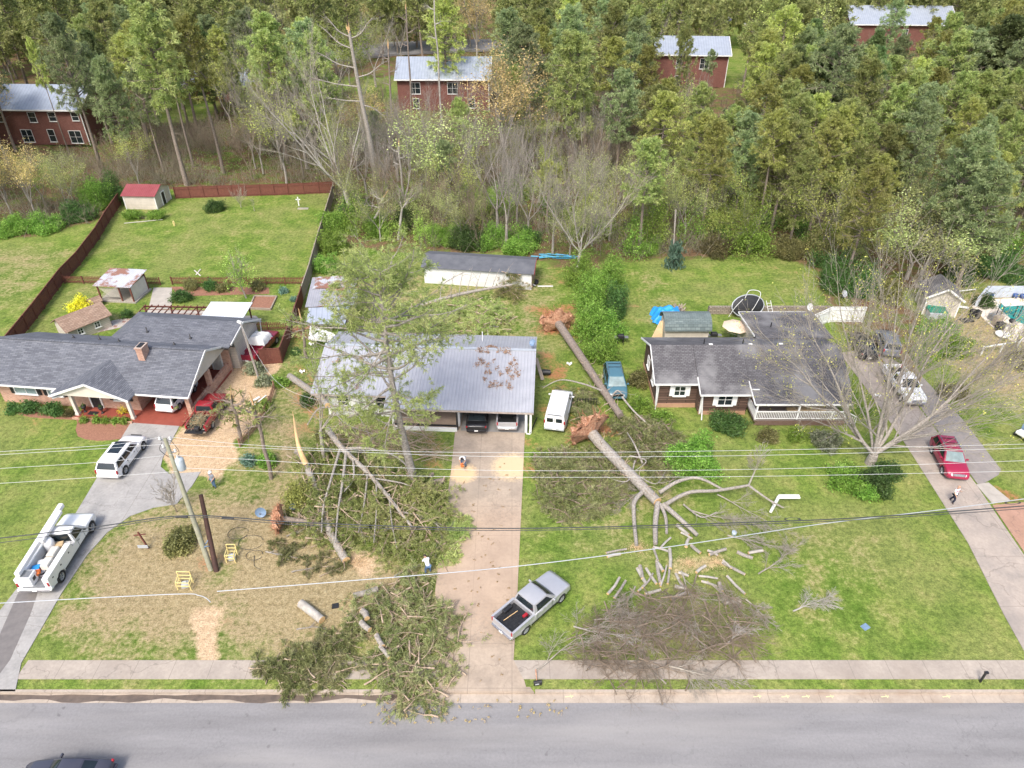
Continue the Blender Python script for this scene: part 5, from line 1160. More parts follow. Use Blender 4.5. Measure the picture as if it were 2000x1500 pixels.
# pine whose crown covers the metal-roofed house
p = P(812, 950); Hh = 19.3; hp = thing('pine_tree', 'tall pine in front of the metal-roofed house, its open crown over the roof', 'tree', p)
tr = MB(); segs = []; C = []; D = []
tp3 = lambda f: np.array((-.9 * f - .5 * math.sin(f * 3), .0 + .5 * f, Hh * f))
tr.tube([tp3(f) for f in np.linspace(0, 1, 14)], list(np.linspace(.36, .06, 14)), 12)
for i in range(86):
    f = .36 + .63 * (i + rng.random()) / 86; u_ = (f - .36) / .63; L = (6.0 * math.sin(math.pi * (.12 + .80 * u_)) ** .7 + .5) * rng.uniform(.55, 1.12); L = max(L, 2.2 if u_ > .8 else 0)
    a = i * 2.4 + rng.normal() * .4; el = -.1 + .42 * u_ + rng.normal() * .12; d = np.array((math.cos(a)*math.cos(el)*1.1, math.sin(a)*math.cos(el), math.sin(el))); q = tp3(f); r = .018 + .016 * L
    if u_ < .25 and rng.random() < .35: continue
    if .30 < u_ < .62 and rng.random() < .35: continue
    for k in range(6):
        d = unit(d + rng.normal(size=3) * .16 + (0, 0, .06)); e_ = q + d * L / 6; segs.append((q, e_, r, r*.78)); r *= .78
        if k >= 2:
            for _ in range(4):
                o = unit(rng.normal(size=3) * (1, 1, .5) + d * .7); l2 = L * rng.uniform(.10, .26) + .12; s0 = q + (e_ - q) * rng.random(); e2 = s0 + o * l2; segs.append((s0, e2, r*.45, .007)); C.append(e2); D.append(o); 
                if l2 > .5: C.append(s0 + o*l2*.6); D.append(o)
        q = e_
    C.append(q); D.append(d)
addsegs(tr, segs); tr.build('trunk', 'greybark', hp); cr = MB(); cr.quads(blades(np.array(C), np.array(D), 18, .32, .034, .75)); cr.build('crown', 'pine', hp)
# thin broken pines by the left driveway
for (a, lb, n, sp, cz) in (((472, 862, 452, 772), 'thin broken pine with a few green tufts beside the red pickup', 55, 1.0, .75), ((530, 935, 492, 783), 'thin broken pine pole next to the picket fence', 14, .5, .9), ((598, 700, 588, 620), 'thin leaning trunk behind the fence corner', 8, .4, .9)):
    q = S_(*a); top = np.array(q[-1]); tf = [top * cz + np.array(q[0]) * (1 - cz) + rng.normal(size=3) * (sp, sp*.6, sp*.9) for _ in range(n)]
    pole_tree('broken_pine', lb, q, .17, .11, 'bark', limbs_of(q, [(.7, -1.0, 0, -.3), (.8, .9, 0, .1), (.85, -.8, 0, .3)]), tufts=[x for x in tf])
# hanging pine top
p = P(1315, 522); tt = thing('hanging_branch', 'drooping grey-green pine top hanging at the rear edge of the right lawn', 'branch', p)
mb = MB(); mb.tube([(0, 0, .1), (-.3, .2, 3), (-.6, .4, 7.5)], [.05, .09, .12], 6); mb.build('stem', 'greybark', tt)
C = np.array([(rng.normal() * (.3 + .35 * (1 - z/3.6)), rng.normal() * .5, z) for z in rng.uniform(.1, 3.6, 260)]); mb = MB(); mb.quads(blades(C, np.tile((0, 0, -1.), (260, 1)), 8, .5, .09, .4)); mb.build('foliage', 'aloe', tt)

# ================================================================== FALLEN TREES AND DEBRIS
def G(px, py, z=.3): return P(px, py, z)
def limb_mb(pts, r0, r1, n=6, sides=7): q = bez(pts, n); m_ = MB(); m_.tube(q, list(np.linspace(r0, r1, len(q))), sides); return m_
def root_ball(label, px, py, R0, axis, z=.9, par=None, group=None):
    """upturned plate of clay and roots; axis points away from the trunk"""
    p = P(px, py, z) if not isinstance(px, Vector) else px; ax = unit(np.array(axis, float)); ref = np.array((0, 0, 1.)); a = unit(np.cross(ax, ref)); b_ = np.cross(a, ax)
    m_ = MB(); n, k = 26, 7
    def fn(u, v):
        th = u * 2 * math.pi; r = v * R0 * (1 + .16*math.sin(th*5) + .10*math.sin(th*9 + 1)); h_ = .6 * (1 - v**2) * R0 * .55 + .16*math.sin(th*7 + v*9) + (rng.normal()*.09*R0 if 0 < v < 1 and 0 < u < 1 else 0)
        return np.array(p) + a*math.cos(th)*r + b_*math.sin(th)*r*.85 + ax*h_
    m_.grid(fn, 40, 10, False)
    def f2(u, v):
        th = u * 2 * math.pi; r = v * R0 * (1 + .16*math.sin(th*5) + .10*math.sin(th*9 + 1)); return np.array(p) + a*math.cos(th)*r + b_*math.sin(th)*r*.85 - ax*(.35 * (1 - v) * R0)
    m_.grid(f2, n, 4); o = m_.build('root_ball', 'clayroot', par, 'w' if par else None)
    r_ = MB(); sg = []
    for i in range(110):
        th = rng.random() * 6.28; o_ = a*math.cos(th) + b_*math.sin(th)*.85; s0 = np.array(p) + o_*R0*rng.uniform(.3, .9) + ax*.15; d = unit(o_ + ax*rng.uniform(-.3, .7) + rng.normal(size=3)*.3)
        r1 = rng.uniform(.02, .055); L = R0*rng.uniform(.3, .8)
        for j in range(4): d = unit(d + rng.normal(size=3)*.3); e_ = s0 + d*L/4; sg.append((s0, e_, r1, r1*.75)); s0 = e_; r1 *= .75
    r_.sticks(sg, 4); r_.build('roots', 'root', par, 'w' if par else None); return o
def fallen(name, label, pts, r0, r1, bark='bark', rootR=0, rootaxis=None, limbs=(), z=None, cutend=True):
    t = thing(name, label, 'fallen tree', Vector(pts[0]) * 1.0)
    limb_mb(pts, r0, r1, 8, 12).build('trunk', bark, t, 'w')
    sg = []; pq = bez(pts, 8)
    for k in range(3, len(pq) - 2):
        f_ = k / len(pq); rr_ = r0 + (r1 - r0)*f_
        for _ in range(2 if f_ > .35 else 1): o_ = unit(rng.normal(size=3) + (0, 0, .3)); c_ = np.array(pq[k]) + o_*rr_*.7; sg.append((c_, c_ + o_*rng.uniform(.25, .9)*(.4 + f_), .045, .02)); sg.append((sg[-1][1], sg[-1][1] + unit(o_ + rng.normal(size=3)*.5)*rng.uniform(.2, .8), .02, .006))
    st_m = MB(); st_m.sticks(sg, 5); st_m.build('stubs', 'lighttwig', t, 'w')
    if rootR: root_ball('', Vector(pts[0]), 0, rootR, rootaxis, par=t)
    if cutend:
        e = Vector(pts[-1]); d = (e - Vector(pts[-2])).normalized(); c_ = MB(); c_.tube([e - d*.02, e + d*.015], r1*.97, 12); c_.build('cut_end', 'freshwood', t, 'w')
    for lp, a, b_ in limbs:
        lm = limb_mb(lp, a, b_); sg = []; tp_ = []; q = bez(lp, 6)
        for k in range(4, len(q) - 1, 3):
            if rng.random() < .7 and a < .16: d = unit(np.array(q[k+1] - q[k-1])) + unit(rng.normal(size=3) * (1, 1, .3)) * .8; grow(sg, tp_, np.array(q[k]), d, rng.uniform(.5, 1.6), .03, 1, 4, .2, 0, 1, .5, .7, .2)
        addsegs(lm, sg); lm.build('limb', bark if bark != 'bark' or a > .1 else 'greybark', t, 'w')
    return t
fallen('fallen_tree', 'long bare uprooted trunk lying from the red root ball to the teal minivan', [G(1088, 628, 1.3), G(1130, 690, 1.1), G(1170, 750, 1.0), G(1212, 812, .8)], .45, .31, 'bark', 1.8, (-.25, 1, .25),
       [([G(1180, 765, 1), G(1140, 750, 1.6), G(1095, 742, 1.4), G(1060, 758, .6)], .10, .04), ([G(1192, 778, 1), G(1205, 763, 1.3), G(1215, 770, 1.2)], .09, .05), ([G(1215, 775, 1.4), G(1240, 805, 1.0), G(1275, 835, .5), G(1300, 838, .2)], .10, .05)], cutend=False)
fallen('fallen_tree', 'biggest uprooted tree, trunk pointing at the white lamp arm with sawn limbs', [G(1150, 838, 1.5), G(1178, 872, 1.1), G(1240, 935, .9), G(1284, 980, .8)], .50, .38, 'greybark', 2.0, (-.55, .7, .35),
       [([G(1262, 955, .9), G(1240, 978, .8), G(1238, 1010, .5), G(1243, 1065, .3)], .2, .14), ([G(1285, 982, .8), G(1280, 1020, .5), G(1280, 1062, .3)], .24, .17), ([G(1290, 985, .8), G(1300, 1010, .6), G(1302, 1042, .4)], .16, .1),
        ([G(1295, 985, .8), G(1330, 1015, .6), G(1362, 1045, .4)], .22, .15), ([G(1300, 985, .9), G(1345, 962, 1.2), G(1400, 958, 1.2), G(1462, 948, 1.0)], .17, .11), ([G(1462, 948, 1.0), G(1500, 975, .8), G(1530, 992, .4)], .1, .06),
        ([G(1288, 962, 1), G(1325, 940, 1.6), G(1365, 934, 1.7), G(1410, 955, 1.2)], .17, .09), ([G(1240, 900, .9), G(1225, 940, 1.0), G(1180, 930, .5)], .07, .03), ([G(1230, 890, 1.), G(1262, 900, 1.2), G(1240, 920, .6)], .07, .03),
        ([G(1255, 905, .8), G(1240, 870, 1.5), G(1225, 845, .8)], .09, .05), ([G(1240, 925, 1), G(1280, 945, 1.5), G(1300, 920, .7)], .06, .02), ([G(1335, 985, .4), G(1370, 1010, .4), G(1400, 1000, .5)], .08, .04)])
fallen('fallen_tree', 'snapped grey trunk with pale splintered spire lying toward the road, left of the boughs', [G(577, 880, 1.9), G(592, 895, 1.4), G(620, 965, .9), G(645, 1040, .6), G(676, 1094, .45)], .24, .30, 'greybark')
q = [G(597, 905, 1.6), G(583, 870, 3.0), G(574, 818, 3.6)]
pole_tree('splintered_stump', 'tall orange-yellow splintered snapped trunk left of the metal-roofed house', q, .26, .07, 'freshwood', cat='stump')
fallen('fallen_tree', 'thick grey trunk fallen against the left front corner of the metal roof', [G(566, 735, .4), G(600, 758, 1.6), G(625, 775, 2.4), G(640, 792, 2.7)], .32, .27, 'greybark', 0, None,
       [([G(640, 790, 2.7), G(700, 800, 2.2), G(760, 830, 1.2), G(830, 850, .4)], .09, .03), ([G(640, 795, 2.6), G(620, 800, 2), G(600, 830, 1)], .09, .05), ([G(645, 795, 2.4), G(680, 830, 1.8), G(740, 850, .8)], .06, .02), ([G(640, 795, 2.5), G(690, 800, 2), G(730, 870, .6)], .06, .02)])
fallen('fallen_tree', 'broken pine top sprawled over the green bough heap in front of the white wall', [G(640, 838, 2.2), G(668, 875, 1.8), G(720, 925, 1.5), G(770, 985, 1.3), G(805, 1030, 1.0)], .27, .09, 'greybark', 0, None,
       [([G(665, 875, 1.8), G(650, 925, 1.6), G(632, 990, 1.4), G(628, 1040, 1.2)], .13, .05), ([G(676, 885, 1.8), G(668, 950, 1.6), G(660, 1000, 1.4), G(655, 1060, 1.2)], .13, .05), ([G(690, 900, 1.8), G(690, 935, 1.5), G(672, 960, 1.4)], .1, .05),
        ([G(672, 876, 1.8), G(720, 876, 2), G(770, 890, 1.6), G(800, 915, 1)], .12, .05), ([G(718, 925, 1.6), G(712, 980, 1.4), G(700, 1040, 1)], .09, .04), ([G(735, 940, 1.5), G(735, 1000, 1.3), G(730, 1060, 1)], .08, .03), ([G(760, 965, 1.4), G(765, 1020, 1.2), G(775, 1070, .9)], .07, .03),
        ([G(735, 935, 1.5), G(790, 945, 1.3), G(830, 965, 1)], .08, .03), ([G(785, 1000, 1.3), G(830, 1010, 1), G(860, 1030, .8)], .06, .03)], cutend=False)
fallen('fallen_tree', 'uprooted small pine with a red root mass beside the blue dish', [G(545, 1012, .9), G(590, 1018, .7), G(650, 1028, .5)], .22, .16, 'bark', 1.15, (-1, -.15, .2))
fallen('fallen_tree', 'fallen pale trunk reaching across the back yard to the long shed', [G(800, 605, .6), G(870, 582, 1.2), G(930, 568, 1.6), G(1000, 556, 1.8)], .24, .13, 'greybark', 0, None,
       [([G(860, 583, 1.2), G(866, 555, 2.4), G(905, 532, 3.4)], .07, .03)] + [([G(880 + k*16, 580 - k*3, 1.4), G(882 + k*17, 560 - k*3, 2.4), G(886 + k*18, 535 - k*2, 3.3)], .05, .02) for k in range(7)], cutend=False)
root_h = thing('root_mass', 'torn red root mass beside the leaning picket fence', 'roots', P(590, 648)); root_ball('', P(590, 645, .7), 0, 1.0, (.2, -1, .6), par=root_h)
def bough(sg, C, D, p, a, L, el=.12, full=1.0):
    d = np.array((math.cos(a)*math.cos(el), math.sin(a)*math.cos(el), math.sin(el))); r = .018*L + .014; n = 6; q = np.array(p, float)
    for k in range(n):
        d = unit(d + rng.normal(size=3)*(.14, .14, .08) - (0, 0, .035)); e = q + d*L/n; e[2] = max(e[2], .08); sg.append((q, e, r, r*.8)); r *= .8
        if k > 0:
            for _ in range(3):
                o = unit(rng.normal(size=3)*(1, 1, .35) + d*.8); l2 = L*rng.uniform(.08, .25); s0 = q + (e - q)*rng.random(); e2 = s0 + o*l2; e2[2] = max(.06, e2[2]); sg.append((s0, e2, r*.5, .007))
                if rng.random() < full: C.append(e2); D.append(o); C.append(s0 + (e2 - s0)*.6); D.append(o)
        q = e
    if rng.random() < full: C.append(q); D.append(d)
def pile(name, label, poly, n, zmax, Ls=(1.2, 3), m='pine_dry', full=1.0, adir=None, tw='lighttwig', bl=.3, bw=.036, k=12, cat='branches', logs=0):
    w = px2w(poly); xs = [a for a, _ in w]; ys = [b for _, b in w]; c0 = Vector((sum(xs)/len(xs), sum(ys)/len(ys), 0)); t = thing(name, label, cat, c0)
    sg, C, D = [], [], []; i = 0; tries = 0; cx, cy = c0.x, c0.y
    while i < n and tries < 9999:
        tries += 1; x, y = rng.uniform(min(xs), max(xs)), rng.uniform(min(ys), max(ys)); s = inpoly(np.array([x]), np.array([y]), w)[0]
        if s < .1: continue
        i += 1; a = rng.random()*6.28 if adir is None else adir + rng.normal()*.7; L = rng.uniform(*Ls); zz = rng.uniform(.08, 1)*zmax*min(1, .3 + s*.5)
        bough(sg, C, D, (x - math.cos(a)*L*.45, y - math.sin(a)*L*.45, zz), a, L, rng.uniform(-.05, .2), full)
    if not m:
        for s_ in list(sg):
            for _ in range(2):
                o = unit(rng.normal(size=3)*(1, 1, .4) + unit(s_[1] - s_[0])); e2 = s_[1] + o*rng.uniform(.25, .9); e2[2] = max(.05, e2[2]); sg.append((s_[1], e2, .009, .004))
        sg = [(a_, b_, ra*.7, rb*.7) for a_, b_, ra, rb in sg]
    mb = MB(); addsegs(mb, sg); mb.build('branches', tw, t, 'w')
    if C and m: mb = MB(); mb.quads(blades(np.array(C), np.array(D), k, bl, bw, .7)); mb.build('needles', m, t, 'w')
    return t
pile('pine_bough_heap', 'large heap of green pine boughs under the snapped treetop', [(590,890),(660,870),(760,900),(860,960),(880,1020),(860,1080),(780,1090),(700,1050),(640,1090),(570,1010),(560,940)], 205, 1.5, (1.6, 3.6), 'pine', adir=-1.2, k=13)
pile('pine_bough_heap', 'pile of cut pine boughs spilling over the kerb beside the driveway', [(700,1160),(790,1130),(880,1150),(905,1220),(890,1330),(850,1400),(770,1385),(700,1330),(670,1230)], 165, .8, (1.2, 2.9), 'pine_dry', .6)
pile('pine_bough_heap', 'ragged pine boughs lying across the left pavement', [(500,1300),(560,1280),(640,1250),(690,1230),(700,1330),(600,1350),(510,1335)], 70, .45, (1, 2.2), 'pine_dry')
pile('pine_bough_heap', 'green boughs around the trunk in the middle back yard', [(700,600),(820,600),(900,590),(1000,610),(990,655),(860,660),(700,655)], 190, 1.5, (1.6, 3.2), 'pine', k=10)
pile('pine_bough_heap', 'brownish pine crown fallen against the long shed', [(960,530),(1010,525),(1030,560),(1015,590),(960,580)], 50, 2.4, (1.2, 2.4), 'drybush', k=8)
pile('pine_bough_heap', 'dark cut boughs heaped beside the big trunk right of the driveway', [(1040,890),(1120,880),(1200,880),(1240,950),(1190,1000),(1100,1030),(1050,980)], 230, .6, (1, 2.6), 'pine_dry', .6, tw='browntwig')
pile('pine_bough_heap', 'dark boughs tangled between the root plate and the right-hand green bush', [(1190,830),(1260,820),(1320,850),(1340,900),(1300,950),(1240,900)], 170, 1.0, (1.2, 2.8), 'pine_dry', .6, tw='browntwig')
pile('pine_bough_heap', 'boughs dropped between the white van and the fallen trunk', [(1105,770),(1150,765),(1180,800),(1150,830),(1110,820)], 40, 1.1, (1, 2.2), 'pine_dry')
pile('pine_bough_heap', 'sparse boughs scattered along the left edge of the middle driveway', [(860,1000),(900,1000),(905,1090),(870,1120),(850,1080)], 26, .5, (1, 2), 'pine')
pile('bare_branch_heap', 'brown leafless branches hanging in front of the white porch wall', [(660,830),(760,840),(850,850),(870,900),(740,900),(650,880)], 60, 1.0, (2, 4), None, 0, adir=-.25)
pile('pine_bough_heap', 'loose green sprays on the tan straw beside the sawn trunk end', [(530,1060),(600,1070),(690,1110),(650,1130),(560,1100)], 14, .25, (.8, 1.8), 'pine_dry')
pile('branch_litter', 'small twigs and needles scattered over the middle driveway', [(900,900),(1010,900),(1000,1050),(1000,1200),(990,1340),(900,1340),(880,1200),(890,1050)], 55, .04, (.1, .3), 'tan', .35, bl=.05, bw=.025, k=4)['kind'] = 'stuff'
pile('branch_litter', 'torn twigs scattered on the road edge', [(700,1370),(1100,1365),(1120,1400),(720,1430)], 60, .03, (.1, .4), 'tan', .3, bl=.06, bw=.025, k=4)['kind'] = 'stuff'
pile('bare_branch_heap', 'large tangle of grey leafless branches by the right pavement', [(1120,1230),(1200,1190),(1330,1150),(1440,1160),(1480,1230),(1440,1310),(1300,1350),(1150,1320)], 165, 1.0, (1.8, 3.6), None, 0, tw='browntwig')
def fan(label, px0, px1, spread, m='palebark', r=.07, lvl=3, z=.25, nch=2, group=None):
    a, b_ = P(*px0), P(*px1); t = thing('cut_branch', label, 'branch', a + Vector((0, 0, z)), 0, group); d = np.array(b_ - a); L = np.linalg.norm(d); sg = []; tp_ = []
    grow(sg, tp_, np.zeros(3), d * (1, 1, 0) + (0, 0, .12*L), L*.62, r, lvl, 6, .08, -.0, nch, .6, spread, .15, .4, .008)
    f = lambda p: np.array((p[0], p[1], max(-z + .04, p[2]*.38))); sg = [(f(s[0]), f(s[1]), s[2], s[3]) for s in sg]
    mb = MB(); addsegs(mb, sg); mb.build('branches', m, t); return t
for i, (a, b_, lb) in enumerate((((1050,1312),(1200,1215),'forked grey branch lying across the pavement near the mailbox'), ((1120,1228),(1300,1275),'long pale branch at the left of the grey tangle'), ((1160,1215),(1340,1190),'grey branch along the top of the tangle'),
        ((1290,1185),(1180,1330),'grey branch reaching down to the kerb'), ((1305,1305),(1460,1345),'grey branch crossing the pavement at right of the tangle'), ((1415,1265),(1490,1215),'pale branch at the right end of the tangle'),
        ((1330,1120),(1380,1290),'dense grey twiggy branch in the middle of the tangle'), ((1480,1125),(1570,1060),'fan-shaped grey branch on the right lawn, upper'), ((1455,1175),(1530,1230),'fan-shaped grey branch on the right lawn, lower'),
        ((1548,1198),(1640,1170),'small pale branch lying alone on the right lawn'), ((1420,1050),(1550,1090),'grey twiggy branch right of the sawn limbs'), ((1345,1000),(1500,1060),'long grey twiggy limb beside the lamp arm'), ((1400,970),(1560,1040),'thick grey spray of twigs under the lamp arm'),
        ((1300,1340),(1230,1260),'grey branch at the bottom of the tangle'), ((1240,1150),(1200,1240),'thin grey branch left above the tangle'), ((1260,960),(1190,1000),'short broken branch left of the big trunk'), ((1380,1140),(1460,1200),'grey branch below the split logs'))):
    fan(lb, a, b_, .75, 'palebark' if 'pale' in lb else 'twig', .06, 3)
# sawn logs
def log(px0, px1, r, label, group=None, bark='palebark', z=None):
    z = r * .95 if z is None else z; a, b_ = P(*px0, z), P(*px1, z); t = thing('log', label, 'log', (a + b_)/2 - Vector((0, 0, z)), 0, group); m_ = MB(); md = (a + b_)/2 + Vector((rng.normal()*.04, rng.normal()*.04, 0))
    m_.tube([a, md, b_], [r, r*.97, r*.92], 9, False); m_.build('bark', bark, t, 'w'); d = (b_ - a).normalized()
    for p_, s, rr in ((a, -1, r), (b_, 1, r*.92)):
        e = MB(); e.tube([p_ - d*s*.01, p_ + d*s*.012], rr*.98, 9); e.build('cut_end', 'freshwood', t, 'w')
log((587, 1178), (629, 1211), .30, 'thick grey log lying alone on the tan straw lawn'); log((690, 1164), (738, 1150), .22, 'log with pale sawn ends beside the bough pile', None, 'greybark')
log((838, 945), (868, 938), .26, 'brown log leaning beside the middle driveway edge', None, 'bark'); log((831, 962), (852, 957), .17, 'short brown log below the one by the driveway', None, 'bark'); log((832, 932), (846, 925), .16, 'short forked brown log behind the larger one by the driveway', None, 'bark')
log((707, 1192), (717, 1208), .22, 'stubby grey log standing out of the bough pile', None, 'greybark', .9); log((705, 1215), (722, 1230), .2, 'second stubby log in the bough pile', None, 'greybark', .9); log((735, 1240), (748, 1262), .17, 'grey log low in the bough pile', None, 'greybark', .9); log((742, 1262), (760, 1285), .13, 'thin grey log at the centre of the bough pile', None, 'greybark', .9)
LOGS = [((1184,1080),(1224,1072)),((1186,1087),(1212,1082)),((1276,1068),(1306,1077)),((1276,1070),(1285,1095)),((1283,1098),(1295,1115)),((1308,1072),(1309,1110)),((1308,1105),(1304,1140)),((1290,1070),(1310,1050)),((1245,1110),(1262,1140)),((1250,1105),(1255,1130)),((1262,1110),(1282,1140)),((1290,1145),(1302,1105)),((1283,1095),(1290,1140)),
        ((1320,1120),(1335,1148)),((1325,1118),(1345,1125)),((1350,1065),(1368,1080)),((1340,1068),(1345,1052)),((1382,1075),(1402,1085)),((1385,1083),(1418,1072)),((1360,1118),(1378,1105)),((1365,1125),(1402,1130)),((1410,1098),(1455,1122)),((1412,1094),(1428,1110)),((1187,1160),(1210,1128)),((1200,1168),(1222,1134)),((1246,1155),(1258,1142)),
        ((1260,1160),(1290,1152)),((1405,1138),(1410,1155)),((1415,1178),(1445,1175)),((1445,1172),(1447,1186)),((1310,1170),(1340,1158)),((1318,1145),(1340,1150)),((1420,1125),(1455,1160)),((1440,1078),(1470,1090)),((1462,1080),(1490,1075)),((1370,1135),(1400,1145)),((1255,1148),(1275,1120)),((1330,1040),(1352,1052)),((1322,1025),(1345,1045))]
for i, (a, b_) in enumerate(LOGS):
    log(a, b_, float(rng.uniform(.07, .14)), 'pale sawn limb section among the scattered logs on the right lawn', 'sawn limb sections on the right lawn', 'palebark' if i % 3 else 'greybark', float(rng.uniform(.1, .3)))
for lb, a, b_ in (('loose grey branch beside the sawn trunk end', (570,1120),(620,1105)), ('long bent bare branch beside the man in the blue jeans', (770,1128),(828,1100)), ('brown branch lying on straw below the blue dish', (520,1080),(575,1100)), ('thin bare branch at the foot of the tan lawn', (580,1232),(640,1222)), ('pale branch lying left of the boughs', (560,1050),(602,1030)), ('upright grey branch between boughs and driveway', (850,1090),(868,1020))):
    fan(lb, a, b_, .55, 'greybark', .06, 2, .15, 1)
for lb, x, y in (('tan sawdust pile next to the sawn trunk end', 700, 1098), ('sawdust patch under the split limbs', 1345, 1100), ('second sawdust patch right of the sawn limbs', 1400, 1100), ('small sawdust pile under the vertical limb', 1245, 1070)):
    p = P(x, y); a_ = rng.random(900)*6.283; r_ = np.abs(rng.normal(size=900))*.45; mb = MB(); mb.quads(leafq(np.c_[p.x + np.cos(a_)*r_*1.5, p.y + np.sin(a_)*r_, .02 + .10*np.exp(-r_*3)], 1, .01, .07)); o = single(mb, 'sawdust_pile', 'sawdust', lb, 'sawdust', p)

# ================================================================== BUSHES
for (x, y, w_, h, m, lb) in (
 (422,412,3.0,1.7,'hedge','round dark bush in the middle of the fenced lawn'), (160,606,2.5,1.7,'gold','bright golden-yellow bush in the small left yard'), (357,586,2.4,1.7,'hedge','big dark bush beside the garden path'), (372,565,1.8,1.2,'drybush','clipped bush behind the big dark garden bush'),
 (412,566,1.7,1.2,'hedge','rounded bush in the garden bed, second from the path'), (440,568,1.7,1.1,'drybush','rounded brownish bush left of the small green tree'), (503,566,1.6,1.1,'drybush','rounded bush right of the small green tree'), (555,572,1.1,.5,'aloe','spiky blue-green plant in the garden corner'), (575,588,.8,.4,'aloe','tiny blue-green plant by the fence'),
 (250,620,1.2,.9,'hedge','small dark bush at the left end of the pergola'), (30,804,1.5,.8,'hedge','leftmost dark foundation bush by the brick wall'), (118,811,1.2,.8,'hedge','third foundation bush, beside the porch post'), (137,812,.8,.5,'drybush','tiny foundation shrub by the porch'),
 (165,824,.62,.5,'shrub','leftmost small clipped ball shrub in the red mulch bed'), (190,825,.62,.5,'shrub','second small ball shrub from the left in the mulch bed'), (208,826,.6,.5,'shrub','middle small ball shrub in the mulch bed'), (228,826,.6,.5,'shrub','fourth small ball shrub in the mulch bed'), (246,826,.66,.5,'shrub','rightmost small ball shrub beside the porch post'),
 (500,728,1.9,1.3,'silver','pale variegated bush behind the service pole'), (516,750,1.7,1.2,'silver','pale variegated bush in front of the other'), (552,752,1.6,1.1,'shrub','bright green bush beside the fallen grey trunk'), (521,800,1.3,.9,'shrub','small green bush right of the picket fence'), (600,790,1.6,1.3,'hedge','green bush at the left end of the white wall'),
 (577,692,1.0,.5,'hedge','low green weed clump behind the fence'), (632,860,1.4,1.3,'drybush','green bush behind the snapped treetop'), (1352,905,5.0,2.6,'shrub','large bright green feathery bush on the right front lawn'), (1418,836,3.4,1.2,'hedge','low dark green bush below the middle window of the brown house'), (1500,858,1.8,.9,'drybush','small bush in front of the white porch railing, left'), (1557,858,1.7,1.0,'shrub','small bush in front of the white porch railing, right'),
 (1292,822,1.8,1.0,'shrub','green bush at the front left corner of the brown house'), (1245,750,2.2,1.6,'drybush','olive bush between minivan and brown house'), (1250,800,2.2,1.3,'shrub','green bush below the minivan side'),
 (1135,560,4.4,4.4,'shrub','top left bush of the tall bright hedge row'), (1185,570,4.4,4.6,'shrub','top right bush of the tall bright hedge row'), (1160,605,4.8,4.6,'shrub','second-row bush of the tall bright hedge'), (1200,615,3.6,3.8,'hedge','darker bush on the right of the bright hedge'), (1158,655,4.2,4.0,'shrub','third-row bush of the tall bright hedge'), (1192,660,3.4,3.2,'shrub','right bush near the lower end of the bright hedge'), (1175,700,3.8,3.2,'shrub','lowest bush of the bright hedge behind the minivan'),
 (1655,945,3.4,1.2,'shrub','green ivy mound left of the big tree foot'), (1700,950,3.6,1.3,'hedge','dark ivy mound around the big tree foot'), (1735,930,2.4,1.0,'hedge','ivy mound right of the big tree foot'), (1690,965,2.2,.9,'shrub','bright ivy mound in front of the big tree foot'), (1610,870,2.6,1.2,'silver','pale twiggy bush beside the porch steps'),
 (655,445,5,3.2,'shrub','bright bush by the rear right fence corner'), (650,490,4.2,3,'shrub','bright bush behind the rusty shed'), (690,415,4.5,3,'hedge','darker bush behind the fence corner'), (640,530,3.2,2.4,'shrub','bright bush at the wooden fence'), (745,455,4.5,3,'shrub','bright bush behind the house pine, left'), (790,440,4,2.6,'hedge','dark bush behind the white leaning tree'),
 (870,470,5,2.6,'shrub','bright bush behind the long shed, left'), (915,482,5,2.8,'hedge','dark bush behind the long shed, middle'), (960,478,5,2.8,'shrub','bright bush behind the long shed, centre right'), (1010,488,5,2.6,'shrub','bright bush behind the long shed, right'), (1035,474,3.4,2.0,'hedge','dark bush above the blue pipes'),
 (30,455,5,2.2,'shrub','bright bush row at the left field edge, left'), (85,450,5,2.4,'shrub','bright bush row at the left field edge, middle'), (150,430,5,2.6,'hedge','dark bush row near the fence bend'), (190,405,6,4.0,'shrub','big bright bush beside the red-roofed shed'), (225,395,5,4.5,'hedge','dark bush behind the left fence'),
 (1270,490,4,2,'shrub','bright bush at the back left of the right lawn'), (1400,492,5,2,'drybush','brownish bush at the back of the right lawn'), (1540,500,5,2.4,'drybush','brown-green bush behind the right lawn'), (1630,560,5,4,'hedge','dark bush mass behind the brown house corner'), (1680,575,4.5,3.4,'hedge','dark bush behind the white fence'), (1740,590,3.6,2.6,'drybush','brownish bush left of the tan shed'),
 (1870,548,4.5,1.4,'hedge','low hedge behind the pool yard'), (1950,535,7,1.8,'hedge','long hedge behind the pool wall'), (1830,655,4.2,2.0,'shrub','bright bush mass below the tan shed'), (1850,690,4.4,2.2,'shrub','bright bush mass beside the driveway'), (1800,700,3.2,1.6,'shrub','green bush beside the parked dark SUV'), (1985,710,3.6,1.4,'drybush','brown bush at the right edge below the white rail'), (1860,770,2.6,1,'drybush','low scrub by the asphalt strip'),
 (1920,597,2.4,1.5,'hedge','green bush at the pool deck corner'), (345,1075,2.4,1.3,'drybush','uprooted brown-green shrub lying on the straw lawn, left'), (362,1052,2.0,1.1,'drybush','uprooted brown-green shrub beside the leaning pole'), (488,905,1.3,.8,'aloe','green leafy plant with white blooms by the thin pine'), (525,905,1.8,1.3,'shrub','bush beside the thin broken pine pole'), (585,985,2.6,2.0,'yellowgreen','yellow-green bush in front of the fallen trunk')):
    bush(x, y, w_, h, m, lb)
